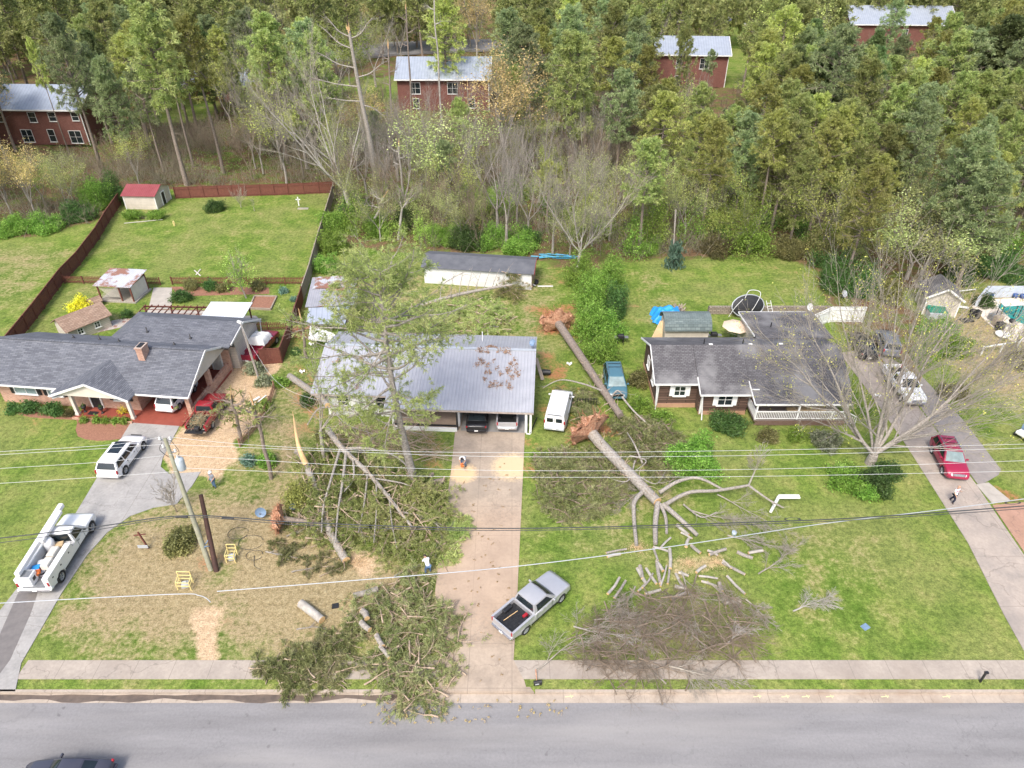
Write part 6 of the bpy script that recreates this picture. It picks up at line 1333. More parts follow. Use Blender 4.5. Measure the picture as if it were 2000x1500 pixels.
for x, y, w_, h_, m_, lb in ((1460, 497, 6.5, 7.0, 'shrub', 'tall bright green tree-like shrub at the back of the right lawn'), (1275, 480, 5.0, 8.0, 'spring', 'tall yellow-green shrub left of the hanging pine top'), (1400, 470, 5.5, 6.0, 'yellowgreen', 'yellow-green shrub behind the tall bright one'), (1590, 505, 5.0, 5.5, 'drybush', 'tall olive shrub at the right rear lawn corner'), (1235, 500, 4.0, 4.5, 'shrub', 'green shrub right of the white-barked bare tree'), (930, 440, 6.5, 5.0, 'spring', 'rounded yellow-green shrub tree behind the long shed'), (700, 455, 5.5, 5.5, 'shrub', 'tall green shrub right of the fence corner'), (820, 440, 5.0, 4.5, 'palegreen', 'pale green shrub tree behind the crooked white tree')):
    bush(x, y, w_, h_, m_, lb, 'shrub', 'shrub', spread=.32, size=.22, n=int(75*h_*w_/4))
nb_ = 0
while nb_ < 110:
    x, y = rng.uniform(620, 1980), rng.uniform(385, 520); p = P(x, y)
    if x < 1180 and y > 474: continue
    if not inlit(p.x, p.y) or inpoly(np.array([p.x]), np.array([p.y]), LITW[0])[0] < 1: continue
    nb_ += 1; w_ = rng.uniform(2.2, 5.2); bush(0, 0, w_, w_ * rng.uniform(.6, 1.0), ('shrub', 'spring', 'shrub', 'yellowgreen', 'palegreen', 'hedge')[nb_ % 6], 'leafy green shrub in the undergrowth behind the yards', group='undergrowth shrubs behind the yards', loc=p, spread=.25, size=.2, n=int(70*w_), name='shrub', cat='shrub')
bush(0, 0, 5.6, 1.1, 'shrub', 'long boxy green hedge in front of the red-roofed shed', 'hedge', 'hedge', 1.5, 1900, loc=P(284, 428), box=True)
bush(0, 0, 3.4, .8, 'hedge', 'long low clipped hedge under the left brick windows', 'hedge', 'hedge', 1.1, 1100, loc=P(82, 806), box=True, rz=R(-6))

# ================================================================== FENCES, GARDEN, OUTBUILDINGS
def fence(name, label, pts, h, m, style='board', cap=True, sp=2.4):
    pts = [Vector(p) for p in pts]; t = thing(name, label, 'fence', pts[0])
    for a, b_ in zip(pts, pts[1:]):
        L = (b_ - a).length; n = max(1, round(L / sp)); d = (b_ - a) / n; u = d.normalized(); pn = MB(); nm = Vector((-u.y, u.x, 0))
        if style == 'board':
            k = int(L / .15)
            for i in range(k):
                c = a + u * (i + .5) * L / k + nm * .012 * (i % 2); pn.box((c.x, c.y, h/2 + rng.uniform(-.015, .015)), (L/k - .008, .025, h - .05), math.atan2(u.y, u.x))
            for z in (.3, h - .3): q_ = (a + b_)/2 - nm*.05; pn.box((q_.x, q_.y, z), (L, .05, .09), math.atan2(u.y, u.x))
            if cap: q_ = (a + b_)/2; pn.box((q_.x, q_.y, h + .02), (L, .1, .035), math.atan2(u.y, u.x))
        else:
            k = int(L / .19)
            for i in range(k): c = a + u * (i + .5) * L / k; pn.box((c.x, c.y, h/2 + .04), (.085, .022, h - .04), math.atan2(u.y, u.x))
            for z in (.28, h - .25): q_ = (a + b_)/2 + nm*.03; pn.box((q_.x, q_.y, z), (L, .04, .08), math.atan2(u.y, u.x))
        pn.build('panel', m, t, 'w')
        for i in range(n + 1):
            c = a + d * i - nm * .07; o = MB(); o.box((c.x, c.y, (h + .08)/2), (.1, .1, h + .08)); o.build('post', m, t, 'w')
    return t
fence('privacy_fence', 'tall brown-red board fence along the left lawn edge', [P(x, y, 1.8) * 1 - Vector((0, 0, 1.8)) for x, y in ((6, 660), (60, 595), (115, 525), (147, 493), (185, 444), (204, 413), (229, 378))], 1.8, 'redwood')
fence('privacy_fence', 'brown-red board fence across the back of the left lawn', [P(x, y, 1.8) - Vector((0, 0, 1.8)) for x, y in ((338, 366), (450, 362), (560, 359), (651, 355))], 1.8, 'redwood')
fence('privacy_fence', 'weathered grey board fence right of the left lawn', [P(x, y, 1.8) - Vector((0, 0, 1.8)) for x, y in ((651, 357), (622, 450), (602, 520), (588, 560))], 1.8, 'greywood')
fence('privacy_fence', 'brown-red board fence beside the maroon pickup', [P(x, y, 1.8) - Vector((0, 0, 1.8)) for x, y in ((588, 560), (568, 620), (545, 680), (504, 683))], 1.8, 'redwood')
fence('privacy_fence', 'short brown fence corner at the left edge behind the brick house', [P(x, y, 1.8) - Vector((0, 0, 1.8)) for x, y in ((6, 660), (45, 662))], 1.8, 'redwood')
fence('picket_fence', 'brown picket fence left part behind the lattice shed', [P(x, y, 1.0) - Vector((0, 0, 1)) for x, y in ((122, 539), (310, 542))], 1.0, 'redwood', 'picket')
fence('picket_fence', 'brown picket fence behind the garden bushes', [P(x, y, 1.0) - Vector((0, 0, 1)) for x, y in ((333, 541), (592, 541))], 1.0, 'redwood', 'picket')
fence('picket_fence', 'brown picket fence behind the maroon pickup', [P(x, y, 1.0) - Vector((0, 0, 1)) for x, y in ((477, 630), (565, 629))], 1.0, 'redwood', 'picket')
fence('picket_fence', 'brown picket fence under the pergola', [P(x, y, 1.0) - Vector((0, 0, 1)) for x, y in ((258, 632), (460, 640))], 1.0, 'redwood', 'picket')
fence('picket_fence', 'low wooden picket fence along the wood-chip yard', [P(x, y, .9) - Vector((0, 0, .9)) for x, y in ((534, 745), (525, 775), (500, 820), (466, 858))], .9, mat('faded_brown', (.24, .12, .08), (.33, .2, .14), 3, .9), 'picket')
fence('vinyl_fence', 'white vinyl privacy fence behind the brown house', [P(x, y, 1.9) - Vector((0, 0, 1.9)) for x, y in ((1590, 616), (1626, 600), (1692, 600))], 1.9, 'white')
# stone retaining wall
a, b_ = P(1382, 612), P(1622, 612); rw = MB(); rw.box(((a.x+b_.x)/2, a.y, .4), (b_.x - a.x, .45, .8))
for k in range(46): rw.box((a.x + .2 + k*(b_.x-a.x-.3)/46, a.y, .84), (.24, .42, .12), rz=rng.normal()*.06)
single(rw, 'retaining_wall', brickmat('wall_blocks', (.30, .25, .20), (.40, .34, .28), (.12, .10, .08), .45, .2, .95, True, .12, .6), 'low tan block retaining wall behind the brown house', 'wall', a)
def shed(label, x, y, w, d, he, hr, yaw, wm, rm, name='shed', axis='x', dr=None, trim=None, win=(), cat='shed', ov=.25):
    t = thing(name, label, cat, (x, y, 0), yaw); m_ = MB(); m_.box((0, d/2, he/2), (w, d, he))
    if axis == 'x': m_.raw([(-w/2, 0, he), (-w/2, d, he), (-w/2, d/2, hr - .08), (w/2, 0, he), (w/2, d, he), (w/2, d/2, hr - .08)], [(0, 2, 1), (3, 4, 5)])
    elif axis == 'y': m_.raw([(-w/2, 0, he), (w/2, 0, he), (0, 0, hr - .08), (-w/2, d, he), (w/2, d, he), (0, d, hr - .08)], [(0, 1, 2), (4, 3, 5)])
    m_.build('wall', wm, t); r = MB(); o = ov
    if axis == 'x': r.slab([(-w/2-o, -o, he-.06), (w/2+o, -o, he-.06), (w/2+o, d/2, hr), (-w/2-o, d/2, hr)], .06); r.slab([(-w/2-o, d/2+.005, hr), (w/2+o, d/2+.005, hr), (w/2+o, d+o, he-.06), (-w/2-o, d+o, he-.06)], .06)
    elif axis == 'y': r.slab([(-w/2-o, -o, he-.06), (0, -o, hr), (0, d+o, hr), (-w/2-o, d+o, he-.06)], .06); r.slab([(.005, -o, hr), (w/2+o, -o, he-.06), (w/2+o, d+o, he-.06), (.005, d+o, hr)], .06)
    else: r.slab([(-w/2-o, -o, he), (w/2+o, -o, he), (w/2+o, d+o, hr), (-w/2-o, d+o, hr)], .06)
    r.build('roof', rm, t)
    if dr: door(t, dr[:3], dr[3], dr[4], dr[5], m=dr[6])
    for q in win: window(t, q[0], q[1], q[2], q[3] if len(q) > 3 else 0, 2, 2)
    if trim:
        m_ = MB()
        for sx in (-1, 1):
            for yy in (-.01, d + .01): m_.box((sx*w/2, yy, he/2), (.12, .1, he))
        m_.build('trim', trim, t)
    return t
a = P(247, 409); shed('cream shed with red metal roof and black door in the lawn corner', a.x + 2.4, a.y, 4.8, 4.6, 2.2, 3.1, R(-3), 'siding_w', 'redroof', dr=(2.42, 2.4, 0, .9, 1.9, R(90), 'black'), trim='white')
a = P(200, 588); gs = thing('garden_shed', 'open garden shed with rusty tin roof and white lattice sides', 'shed', (a.x, a.y, 0), R(-6))
r = MB(); r.slab([(-.3, -.3, 2.15), (4.3, -.3, 2.15), (4.3, 3.6, 2.55), (-.3, 3.6, 2.55)], .06); r.build('roof', 'metal_rust', gs)
for (x, y) in ((0, 0), (2.6, 0), (4.0, 0), (0, 3.2), (4.0, 3.2)): o = MB(); o.box((x, y, 1.08), (.14, .14, 2.15)); o.build('post', 'redwood', gs)
lt = MB()
for k in range(22):
    x = .05 + k*.12; z0 = .6; lt.beam((max(0, x - .0), .02, z0), (min(2.55, x + 1.2), .02, min(1.8, z0 + (min(2.55, x+1.2) - x))), .03, .02); lt.beam((x, .04, min(1.8, z0 + 1.2)), (min(2.55, x + 1.2), .04, max(z0, 1.8 - (min(2.55, x+1.2) - x))), .03, .02)
lt.build('lattice', 'offwhite', gs); w = MB(); w.box((4.0, 1.6, 1.0), (.05, 3.1, 1.9)); w.box((2.0, 3.2, 1.2), (4.0, .05, 2.1)); w.build('wall', 'offwhite', gs)
w = MB(); w.box((2, 1.6, .08), (4.6, 3.6, .16)); w.build('base', 'stone', gs)
a = P(128, 655); shed('small tan playhouse with tan shingle gable roof beside the brick house', a.x + .3, a.y - .6, 3.0, 4.4, 1.5, 2.5, R(-38), 'siding_w', 'shingle_t', 'playhouse', 'y', win=[((1.53, 1.2, .9), .5, .6, R(90)), ((1.53, 3.0, .9), .5, .6, R(90))], ov=.3)
a = P(176, 602); shed('little wooden dog house beside the golden bush', a.x, a.y, 1.1, 1.3, .7, 1.15, R(-40), 'greywood', 'shingle_t', 'dog_house', 'y', cat='dog house', ov=.1)
pg = thing('pergola', 'long dark red pergola behind the brick house', 'pergola', (-40.4, 65.4, 0), R(-2)); m_ = MB()
for y in (0, 3.1): m_.beam((0, y, 2.4), (11.8, y, 2.4), .1, .16)
for k in range(12): m_.beam((.2 + k*.72, -.2, 2.5), (.2 + k*.72, 3.3, 2.5), .06, .12)
for k in range(4): m_.beam((.2, .5 + k*.8, 2.58), (7.9, .5 + k*.8, 2.58), .05, .05)
m_.build('rafters', 'redwood', pg)
for x in (.1, 3, 5.9, 8.8, 11.7):
    for y in (0, 3.1): o = MB(); o.box((x, y, 1.18), (.13, .13, 2.36)); o.build('post', 'redwood', pg)
r = MB(); r.slab([(7.4, -.35, 2.62), (12.0, -.35, 2.62), (12.0, 3.6, 2.85), (7.4, 3.6, 2.85)], .05); r.build('roof', 'metal_white', pg)
for k, x in enumerate((2.0, 3.6, 5.2)):
    q_ = pg.matrix_basis @ Vector((x, 1.6, 0)); q_ = Vector((-40.4 + x, 65.4 + 1.5, 0)); single(MB().box((q_.x, q_.y, .7), (1.1, .5, .06)).box((q_.x - .45, q_.y, .34), (.06, .45, .68)).box((q_.x + .45, q_.y, .34), (.06, .45, .68)), 'bench', 'offwhite', ('leftmost', 'middle', 'rightmost')[k] + ' white bench under the open part of the pergola', 'bench', q_)
slabpoly([(300,562),(336,562),(335,604),(290,604)], .03, 'garden_path', 'concrete', -.05); slabpoly([(290,604),(470,608),(470,632),(280,628)], .028, 'patio', 'concrete', -.05); slabpoly([(475,617),(500,617),(512,629),(475,629)], .027, 'patio', 'concrete', -.05)
M['checker'] = brickmat('checker_path', (.52, .49, .44), (.30, .15, .12), (.5, .47, .42), .5, .5, .9, False, .1, .2)
slabpoly([(135,652),(160,640),(240,622),(262,622),(235,640),(165,655)], .03, 'garden_path', 'checker', -.05)
slabpoly([(146,812),(151,826),(148,840),(152,852),(166,858),(190,861),(215,860),(238,857),(250,848),(262,836),(264,828),(205,824)], .03, 'flower_bed', 'soil', -.05); slabpoly([(14,790),(20,806),(60,815),(100,818),(145,820),(150,812),(80,802)], .03, 'flower_bed', 'soil', -.05)
slabpoly([(333,560),(525,562),(526,574),(380,578),(345,572)], .026, 'flower_bed', 'soil', -.05)
bd = thing('raised_bed', 'timber-edged raised garden bed beside the small green tree', 'garden bed', P(512, 594)); w4 = [P(498, 580), P(541, 581), P(529, 606), (P(487, 604))]; m_ = MB()
for i in range(4): a, c_ = w4[i], w4[(i+1) % 4]; m_.beam((a.x, a.y, .12), (c_.x, c_.y, .12), .14, .24)
m_.build('timber_edge', 'greywood', bd, 'w'); m_ = MB(); m_.prism([tuple(q)[:2] for q in w4], 0, .10); m_.build('soil', 'soil', bd, 'w')
p = P(341, 441); hy = MB(); hy.lathe([(0, 0), (.14, 0), (.12, .08), (.12, .55), (.15, .58), (.1, .72), (0, .78)], tuple(p), 10); hy.box((p.x, p.y, .42), (.38, .12, .12)); single(hy, 'hydrant', 'yellow', 'small yellow post standing on the fenced lawn', 'post', p)
p = P(584, 402); cr_ = MB(); cr_.box((p.x, p.y, .7), (.16, .08, 1.4)); cr_.box((p.x, p.y, 1.0), (.7, .08, .14)); single(cr_, 'cross', 'white', 'white wooden cross at the back of the fenced lawn', 'cross', p)
p = P(592, 408); single(MB().box((p.x, p.y, .06), (1.6, .5, .12)), 'slab', 'stone', 'flat stone edging below the white cross', 'stone', p)
for lb, x0, y0, x1, y1 in (('white board lying on the fenced lawn near the bushes', 380, 529, 392, 540), ('second white board crossing the first on the lawn', 383, 538, 392, 527), ('pale pole lying below the boxy hedge', 243, 437, 318, 430)):
    a, c_ = P(x0, y0), P(x1, y1); single(MB().beam((a.x, a.y, .08), (c_.x, c_.y, .1), .12, .05), 'board', 'offwhite', lb, 'board', a)
# porch things
def urn(x, y, lb):
    q_ = H1.matrix_basis if False else Matrix.Translation(Vector(O)) @ Matrix.Rotation(ya, 4, 'Z'); p = q_ @ Vector((x, y, .12)); t = thing('urn', lb, 'planter', p); m_ = MB(); m_.lathe([(0, 0), (.16, 0), (.14, .06), (.06, .12), (.06, .3), (.2, .45), (.24, .7), (.19, .72), (.0, .66)], (0, 0, 0), 14); m_.build('pot', 'black', t)
    c_ = MB(); c_.quads(leafq(rng.normal(size=(30, 3))*.08 + (0, 0, .78), 3, .05, .09)); c_.build('plant', 'hedge', t)
urn(-10.6, .1, 'black urn planter left of the brick house door'); urn(-8.9, .1, 'black urn planter right of the brick house door')
HM = Matrix.Translation(Vector(O)) @ Matrix.Rotation(ya, 4, 'Z')
p = HM @ Vector((-9.75, -.05, .14)); single(MB().box(tuple(p), (.9, .5, .02), ya), 'door_mat', 'black', 'dark doormat on the red porch floor', 'mat', p)
p = HM @ Vector((-6.9, .2, .12)); bush(0, 0, 1.0, .9, 'gold', 'pot of yellow flowers under the porch window', 'flower_pot', 'flowers', .5, 90, .1, loc=p)
p = P(504, 752); bush(0, 0, .6, .5, 'hedge', 'small potted plant with pink blooms at the pole foot', 'potted_plant', 'plant', .6, 60, .1, loc=p)
# middle back yard outbuildings
a = P(604, 640); rs = shed('tin-roofed shed with rusty panels behind the fallen pine', -19.9, 69.0, 5.0, 6.2, 2.35, 2.6, R(6), 'greywood', 'metal_grey', axis='f')
r = MB(); r.slab([(-2.4, 3.6, 2.60), (2.5, 3.6, 2.60), (2.5, 6.3, 2.72), (-2.0, 6.3, 2.72)], .03); r.build('rusty_panel', 'metal_rust', rs)
r = MB(); r.slab([(-2.5, -2.4, 1.5), (1.6, -2.8, 1.3), (2.0, -.3, 2.2), (-2.4, -.3, 2.25)], .05); r.build('lean_to_roof', 'metal_far', rs)
a, c_, e_, f_ = P(606, 634, 1.5), P(662, 655, 1.5), P(655, 668, .7), P(602, 662, .7); single(MB().slab([f_, e_, c_, a], .12), 'white_panel', 'white', 'white panel toppled below the rusty shed', 'panel', (a + e_)/2 * 1 - Vector((0, 0, 1.1)))
ls = shed('long white shed with dark roll roof at the back of the middle yard', -4.2, 77.9, 13.2, 4.2, 2.3, 3.0, R(-8), 'siding_white', 'darkroll', ov=.3)
m_ = MB(); m_.beam((6.95, -.35, 2.2), (6.95, 2.1, 3.0), .06, .25); m_.beam((6.95, 2.1, 3.0), (6.95, 4.55, 2.2), .06, .25); m_.build('gable_trim', mat('dull_red', (.20, .04, .04), (.26, .07, .06), 3, .8), ls); m_ = MB(); m_.box((6.62, 2.1, 1.1), (.06, 3.8, 2.1)); m_.build('end_wall', mat('pinkish_boards', (.42, .30, .26), (.34, .22, .19), 3, .9), ls)
for lb, x, y, tl in (('black drum standing at the right end of the long shed', 1031, 545, 0), ('black tyre lying at the right end of the long shed', 1047, 554, 0), ('black barrel lying beside the metal-roofed house', 1066, 732, 1)):
    p = P(x, y); m_ = MB(); 
    if tl: m_.tube([(p.x - .45, p.y, .3), (p.x - .3, p.y, .31), (p.x + .45, p.y, .3)], [.26, .3, .29], 14)
    else: m_.lathe([(0, 0), (.28, 0), (.3, .1), (.29, .45), (.28, .8 if 'drum' in lb else .22), (0, .82 if 'drum' in lb else .2)], tuple(p), 14)
    single(m_, 'barrel' if 'tyre' not in lb else 'tyre', 'black', lb, 'barrel' if 'tyre' not in lb else 'tyre', p)
for lb, x0, y0, x1, y1, z, m, wd in (('grey plank leaning against the right end of the metal roof', 1047, 700, 1060, 742, 1.6, 'greywood', .35), ('white board lying by the right end of the long shed', 1050, 559, 1080, 559, .1, 'white', .2), ('short white gutter piece at the long shed corner', 1036, 553, 1046, 558, .1, 'white', .2), ('white downspout bent beside the carport post', 1028, 847, 1036, 848, .1, 'white', .12), ('black hose pipe beside the carport post', 1036, 845, 1049, 815, .1, 'rubber', .08), ('white post standing behind the metal roof', 953, 655, 952, 640, .5, 'white', .12),
        ('bent white gutter strip lying on wood chips', 486, 788, 507, 775, .15, 'white', .25), ('long white metal strip on wood chips', 489, 797, 520, 772, .15, 'white', .12)):
    a, c_ = P(x0, y0, z if 'leaning' in lb else .1), P(x1, y1, .1); single(MB().beam(tuple(a), tuple(c_), wd, .06), 'board' if 'board' in lb or 'plank' in lb else 'pipe', m, lb, 'board' if 'board' in lb or 'plank' in lb else 'pipe', (a + c_)/2)
for k in range(16):
    a = P(940 + rng.uniform(0, 38), 617 + rng.uniform(0, 26), .12); d = Vector((rng.normal(), rng.normal()*.7, 0)).normalized()*rng.uniform(.3, 1.0); single(MB().beam(a - d, a + d, .14, .03), 'broken_board', 'offwhite' if k % 3 else 'tanwood', 'broken pale board in the rubble behind the metal-roofed house', 'board', a, 'broken boards behind the house')
for k in range(11):
    a = P(1052 + rng.uniform(0, 55), 496 + rng.uniform(0, 9), .12 + k*.03); d = Vector((1, rng.normal()*.12, 0)).normalized()*rng.uniform(.8, 1.7); single(MB().tube([a - d, a + d], .08, 7), 'pipe', mat('blue_pipe', (.05, .28, .45), (.08, .36, .55), 3, .4), 'turquoise pipe in the loose stack right of the long shed', 'pipe', a, 'turquoise pipes by the long shed')
# blue tarp over wood, green-grey gambrel shed, umbrella, trampoline
p = P(1302, 622); tb = thing('tarp', 'bright blue tarp draped over a wood heap behind the brown house', 'tarp', p)
def ft(u, v):
    x = (u - .5)*3.4; y = (v - .5)*2.6; e = max(abs(2*u - 1), abs(2*v - 1)); return (x*(1 + .07*math.sin(v*17)), y*(1 + .07*math.sin(u*15)), 1.25*(1 - e**3) + .14*math.sin(x*5 + y*2) + .1*math.sin(y*7) + .12)
m_ = MB(); m_.grid(ft, 26, 22); m_.build('sheet', 'blue', tb); m_ = MB(); m_.sticks([(np.array((rng.uniform(.2, 1.9), rng.uniform(.3, 1.5), .1)), np.array((rng.uniform(.6, 2.3), rng.uniform(.5, 1.6), rng.uniform(.3, 1.2))), .07, .06) for _ in range(40)], 5); m_.build('firewood', 'greywood', tb)
gm = thing('shed', 'small shed with rounded green-grey shingle roof behind the brown house', 'shed', (18.5, 64.6, 0)); m_ = MB(); m_.box((0, 1.3, 1.0), (4.6, 2.6, 2.0)); m_.build('wall', 'siding_w', gm)
r = MB(); pr = [(-.35, 1.8), (.0, 2.45), (.6, 2.85), (1.3, 3.0), (2.0, 2.85), (2.6, 2.45), (2.95, 1.8)]
for (a, b1), (c_, d1) in zip(pr, pr[1:]): r.slab([(-2.5, a, b1), (2.5, a, b1), (2.5, c_, d1), (-2.5, c_, d1)], .06)
r.build('roof', 'shingle_g', gm)
m_ = MB()
for k in range(9): m_.beam((-2.6 - k*.17, -.2, .05), (-2.35 - k*.03, 1.6, 1.9), .09, .04)
single(MB().raw(np.array(m_.c[0][0]) + np.array((18.5, 64.6, 0)), m_.c[0][1]), 'plank', 'tanwood', 'pale plank leaning at the left of the green-grey shed', 'plank', (15.9, 64.4, 0))
for k in range(1, 9): single(MB().raw(m_.c[k][0] + np.array((18.5, 64.6, 0)), m_.c[k][1]), 'plank', 'tanwood', 'pale plank in the bundle leaning on the green-grey shed', 'plank', (15.9 - k*.15, 64.4, 0), 'planks leaning on the shed')
p = P(1432, 668); um = thing('patio_umbrella', 'open tan patio umbrella behind the brown house', 'umbrella', p); m_ = MB(); m_.tube([(0, 0, 0), (0, 0, 2.5)], .03, 6); m_.build('pole', 'steel', um)
m_ = MB(); m_.lathe([(1.5, 1.95), (.8, 2.28), (0, 2.5)], (0, 0, 0), 8, smooth=False); m_.lathe([(0, 2.49), (.8, 2.27), (1.5, 1.94)], (0, 0, 0), 8, smooth=False); m_.build('canopy', 'canvas', um)
p = P(1460, 622); tm = thing('trampoline', 'wrecked black trampoline tipped on edge with bent white poles', 'trampoline', p, R(8)); m_ = MB(); rg = [(1.9*math.cos(a), .5 + .5*math.sin(a), 1.35 + 1.15*math.sin(a)) for a in np.linspace(0, 6.283, 26)]; m_.tube(rg, .06, 6); m_.build('rim_tube', 'greymetal', tm)
m_ = MB(); m_.grid(lambda u, v: (1.85*v*math.cos(u*6.283), .5 + .5*v*math.sin(u*6.283) - .35*(1 - v**2), 1.35 + 1.12*v*math.sin(u*6.283) - .2*(1-v)), 26, 6); m_.build('mat', 'black', tm)
m_ = MB(); m_.tube(bez([(-2.3, 0, .4), (-1.9, -.2, 1.6), (-1.2, -.3, 2.7)], 5), .035, 6); m_.build('pole', 'white', tm)
m_ = MB(); m_.tube(bez([(-.3, -.4, .2), (.7, -.2, 2.4), (.9, .2, 3.2), (-.2, .5, 3.3), (-.6, .4, 2.4)], 5), .035, 6); m_.build('bent_pole', 'white', tm)
lad = MB()
for x in (1.6, 2.1): lad.beam((x, -.3, 2.3), (x + .7, -.8, .1), .06, .06)
for k in range(6): lad.beam((1.68 + k*.11, -.37 - k*.08, 2.0 - k*.32), (2.18 + k*.11, -.37 - k*.08, 2.0 - k*.32), .05, .03)
q_ = Matrix.Translation(p) @ Matrix.Rotation(R(8), 4, 'Z'); 
for c_i in range(len(lad.c)): v_, f2_, s_, t2_, m2_ = lad.c[c_i]; lad.c[c_i] = (np.array([tuple(q_ @ Vector(x)) for x in v_]), f2_, s_, t2_, m2_)
single(lad, 'ladder', 'white', 'white ladder leaning at the wrecked trampoline', 'ladder', p + Vector((1.9, 0, 0)))
def grill(lb, x, y, m='black', s=1):
    p = P(x, y); t = thing('grill', lb, 'grill', p); m_ = MB(); m_.lathe([(0, .75), (.2, .8), (.32, .95), (.33, 1.0), (.28, 1.15), (.12, 1.24), (0, 1.25)], (0, 0, 0), 16); m_.build('kettle', m, t)
    for k in range(3): a = k*2.09; o = MB(); o.tube([(.12*math.cos(a), .12*math.sin(a), .8), (.34*math.cos(a), .34*math.sin(a), 0)], .02, 5); o.build('leg', 'steel', t)
def boxgrill(lb, x, y):
    p = P(x, y); t = thing('grill', lb, 'grill', p); m_ = MB(); m_.box((0, 0, .95), (.7, .5, .35)); m_.box((.0, 0, 1.16), (.66, .46, .1), top=.8); m_.build('hood', 'black', t, bevel=.04); [MB().box((sx*.6, 0, .88), (.4, .45, .05)).build('side_shelf', 'steel', t) for sx in (-1, 1)]
    for sx in (-1, 1):
        for sy in (-1, 1): o = MB(); o.box((sx*.3, sy*.2, .4), (.05, .05, .8)); o.build('leg', 'black', t)
boxgrill('black barbecue grill right of the bright hedge', 1211, 672); boxgrill('black barbecue grill beside the patio umbrella', 1392, 668)
grill('black kettle grill on the pool deck', 1970, 642); dish(P(513, 1012), 'blue-grey satellite dish beside the small uprooted pine', 'bluegrey', .42, (R(72), 0, R(10))); dish(P(1645, 584), 'grey satellite dish in the bare tree shadow behind the white fence', 'greymetal'); dish(P(574, 1002), 'small blue dish under the yellow-green bush', 'bluegrey', .25)
p = H2.matrix_basis @ Vector((0, 0, 0)); q2 = Matrix.Translation(Vector(O2)) @ Matrix.Rotation(yb, 4, 'Z'); dish(q2 @ Vector((19.8, .5, 4.1)), 'blue satellite dish on the right end of the lavender metal roof', 'bluegrey', .35, (R(50), 0, R(-40)))
# pool yard
a = P(1800, 616); ps = shed('tan garden shed with white trim and dark roof beside the pool yard', 48.4, 70.6, 3.4, 3.4, 2.3, 3.5, R(-14), 'siding_w', 'shingle_r', axis='y', trim='white', ov=.35)
m_ = MB(); m_.beam((-2.05, -.4, 2.2), (0, -.4, 3.5), .06, .2); m_.beam((0, -.4, 3.5), (2.05, -.4, 2.2), .06, .2); m_.build('rake', 'white', ps)
p = P(1826, 622); db = thing('deck_box', 'grey storage box with green lids in front of the tan shed', 'storage box', p, R(-8)); m_ = MB(); m_.box((0, 0, .45), (1.9, 1.1, .9)); m_.build('body', 'greymetal', db, bevel=.04); m_ = MB(); m_.box((0, .1, .98), (1.95, 1.0, .16)); m_.build('lid', 'green', db, bevel=.05)
m_ = MB(); m_.box((0, .85, 1.0), (2.0, .6, .5)); m_.build('rear_bin', 'green', db, bevel=.08)
slabpoly([(1898,600),(1912,587),(1990,583),(2150,583),(2150,720),(2002,668),(1972,665),(1948,648),(1925,628)], .10, 'pool_deck', 'pool_deck', -.05)
wp = px2w([(1945,600),(1952,592),(2120,592),(2120,655),(2000,637),(1972,626)]); m_ = MB(); m_.prism(wp, .1, .108); o = struct(m_, 'pool_water', 'teal'); m_ = MB()
for i in range(len(wp)): a, c_ = wp[i], wp[(i+1) % len(wp)]; m_.beam((*a, .115), (*c_, .115), .28, .05)
struct(m_, 'pool_coping', 'offwhite')
a, c_, e_ = P(1905, 600), P(1921, 580), P(2150, 580); m_ = MB(); m_.box(((c_.x+e_.x)/2, c_.y, .7), (e_.x - c_.x, .3, 1.4)); single(m_, 'pool_wall', mat('pale_blue_wall', (.42, .46, .52), (.50, .54, .59), 1.5, .8), 'long pale blue-white wall behind the pool', 'wall', c_)
m_ = MB(); m_.box(((a.x+c_.x)/2, (a.y+c_.y)/2, .6), ((c_-a).length, .3, 1.2), rz=math.atan2(c_.y-a.y, c_.x-a.x)); single(m_, 'pool_wall', M['pale_blue_wall'] if 'pale_blue_wall' in M else mat('pale_blue_wall', (.55, .60, .66)), 'short slanting wall at the left end of the pool', 'wall', a)
p = P(1950, 628); cp = thing('canopy', 'small white canopy table frame on the pool deck', 'canopy', p, R(5)); m_ = MB(); m_.slab([(-.1, 0, 2.0), (2.3, 0, 2.0), (2.3, .8, 2.1), (-.1, .8, 2.1)], .06); m_.build('top', 'white', cp)
for x, y in ((0, .1), (2.2, .1), (0, .7), (2.2, .7)): o = MB(); o.box((x, y, 1), (.07, .07, 2)); o.build('leg', 'black', cp)
for lb, nm, x, y, m, dims, cat in (('tan wicker cabinet on the pool deck', 'cabinet', 1944, 636, 'greywood', (.9, .5, 1.2), 'cabinet'), ('black bin beside the wicker cabinet', 'bin', 1950, 645, 'black', (.7, .6, .9), 'bin'), ('left black bin standing on the straw beside the pool deck', 'bin', 1897, 620, 'black', (.55, .55, .9), 'bin'), ('right black bin standing on the straw beside the pool deck', 'bin', 1905, 621, 'black', (.55, .55, .9), 'bin'), ('black lid lying on the straw yard', 'lid', 1887, 627, 'black', (1.3, .8, .12), 'lid'), ('dark table on the pool deck', 'table', 1935, 625, 'steel', (.6, .6, .7), 'table')):
    p = P(x, y); m_ = MB(); m_.box((p.x, p.y, dims[2]/2), dims, .2, top=1.06); m_.box((p.x, p.y, dims[2] + .03), (dims[0]*1.08, dims[1]*1.08, .06), .2); single(m_, nm, m, lb, cat, p, bevel=.03)
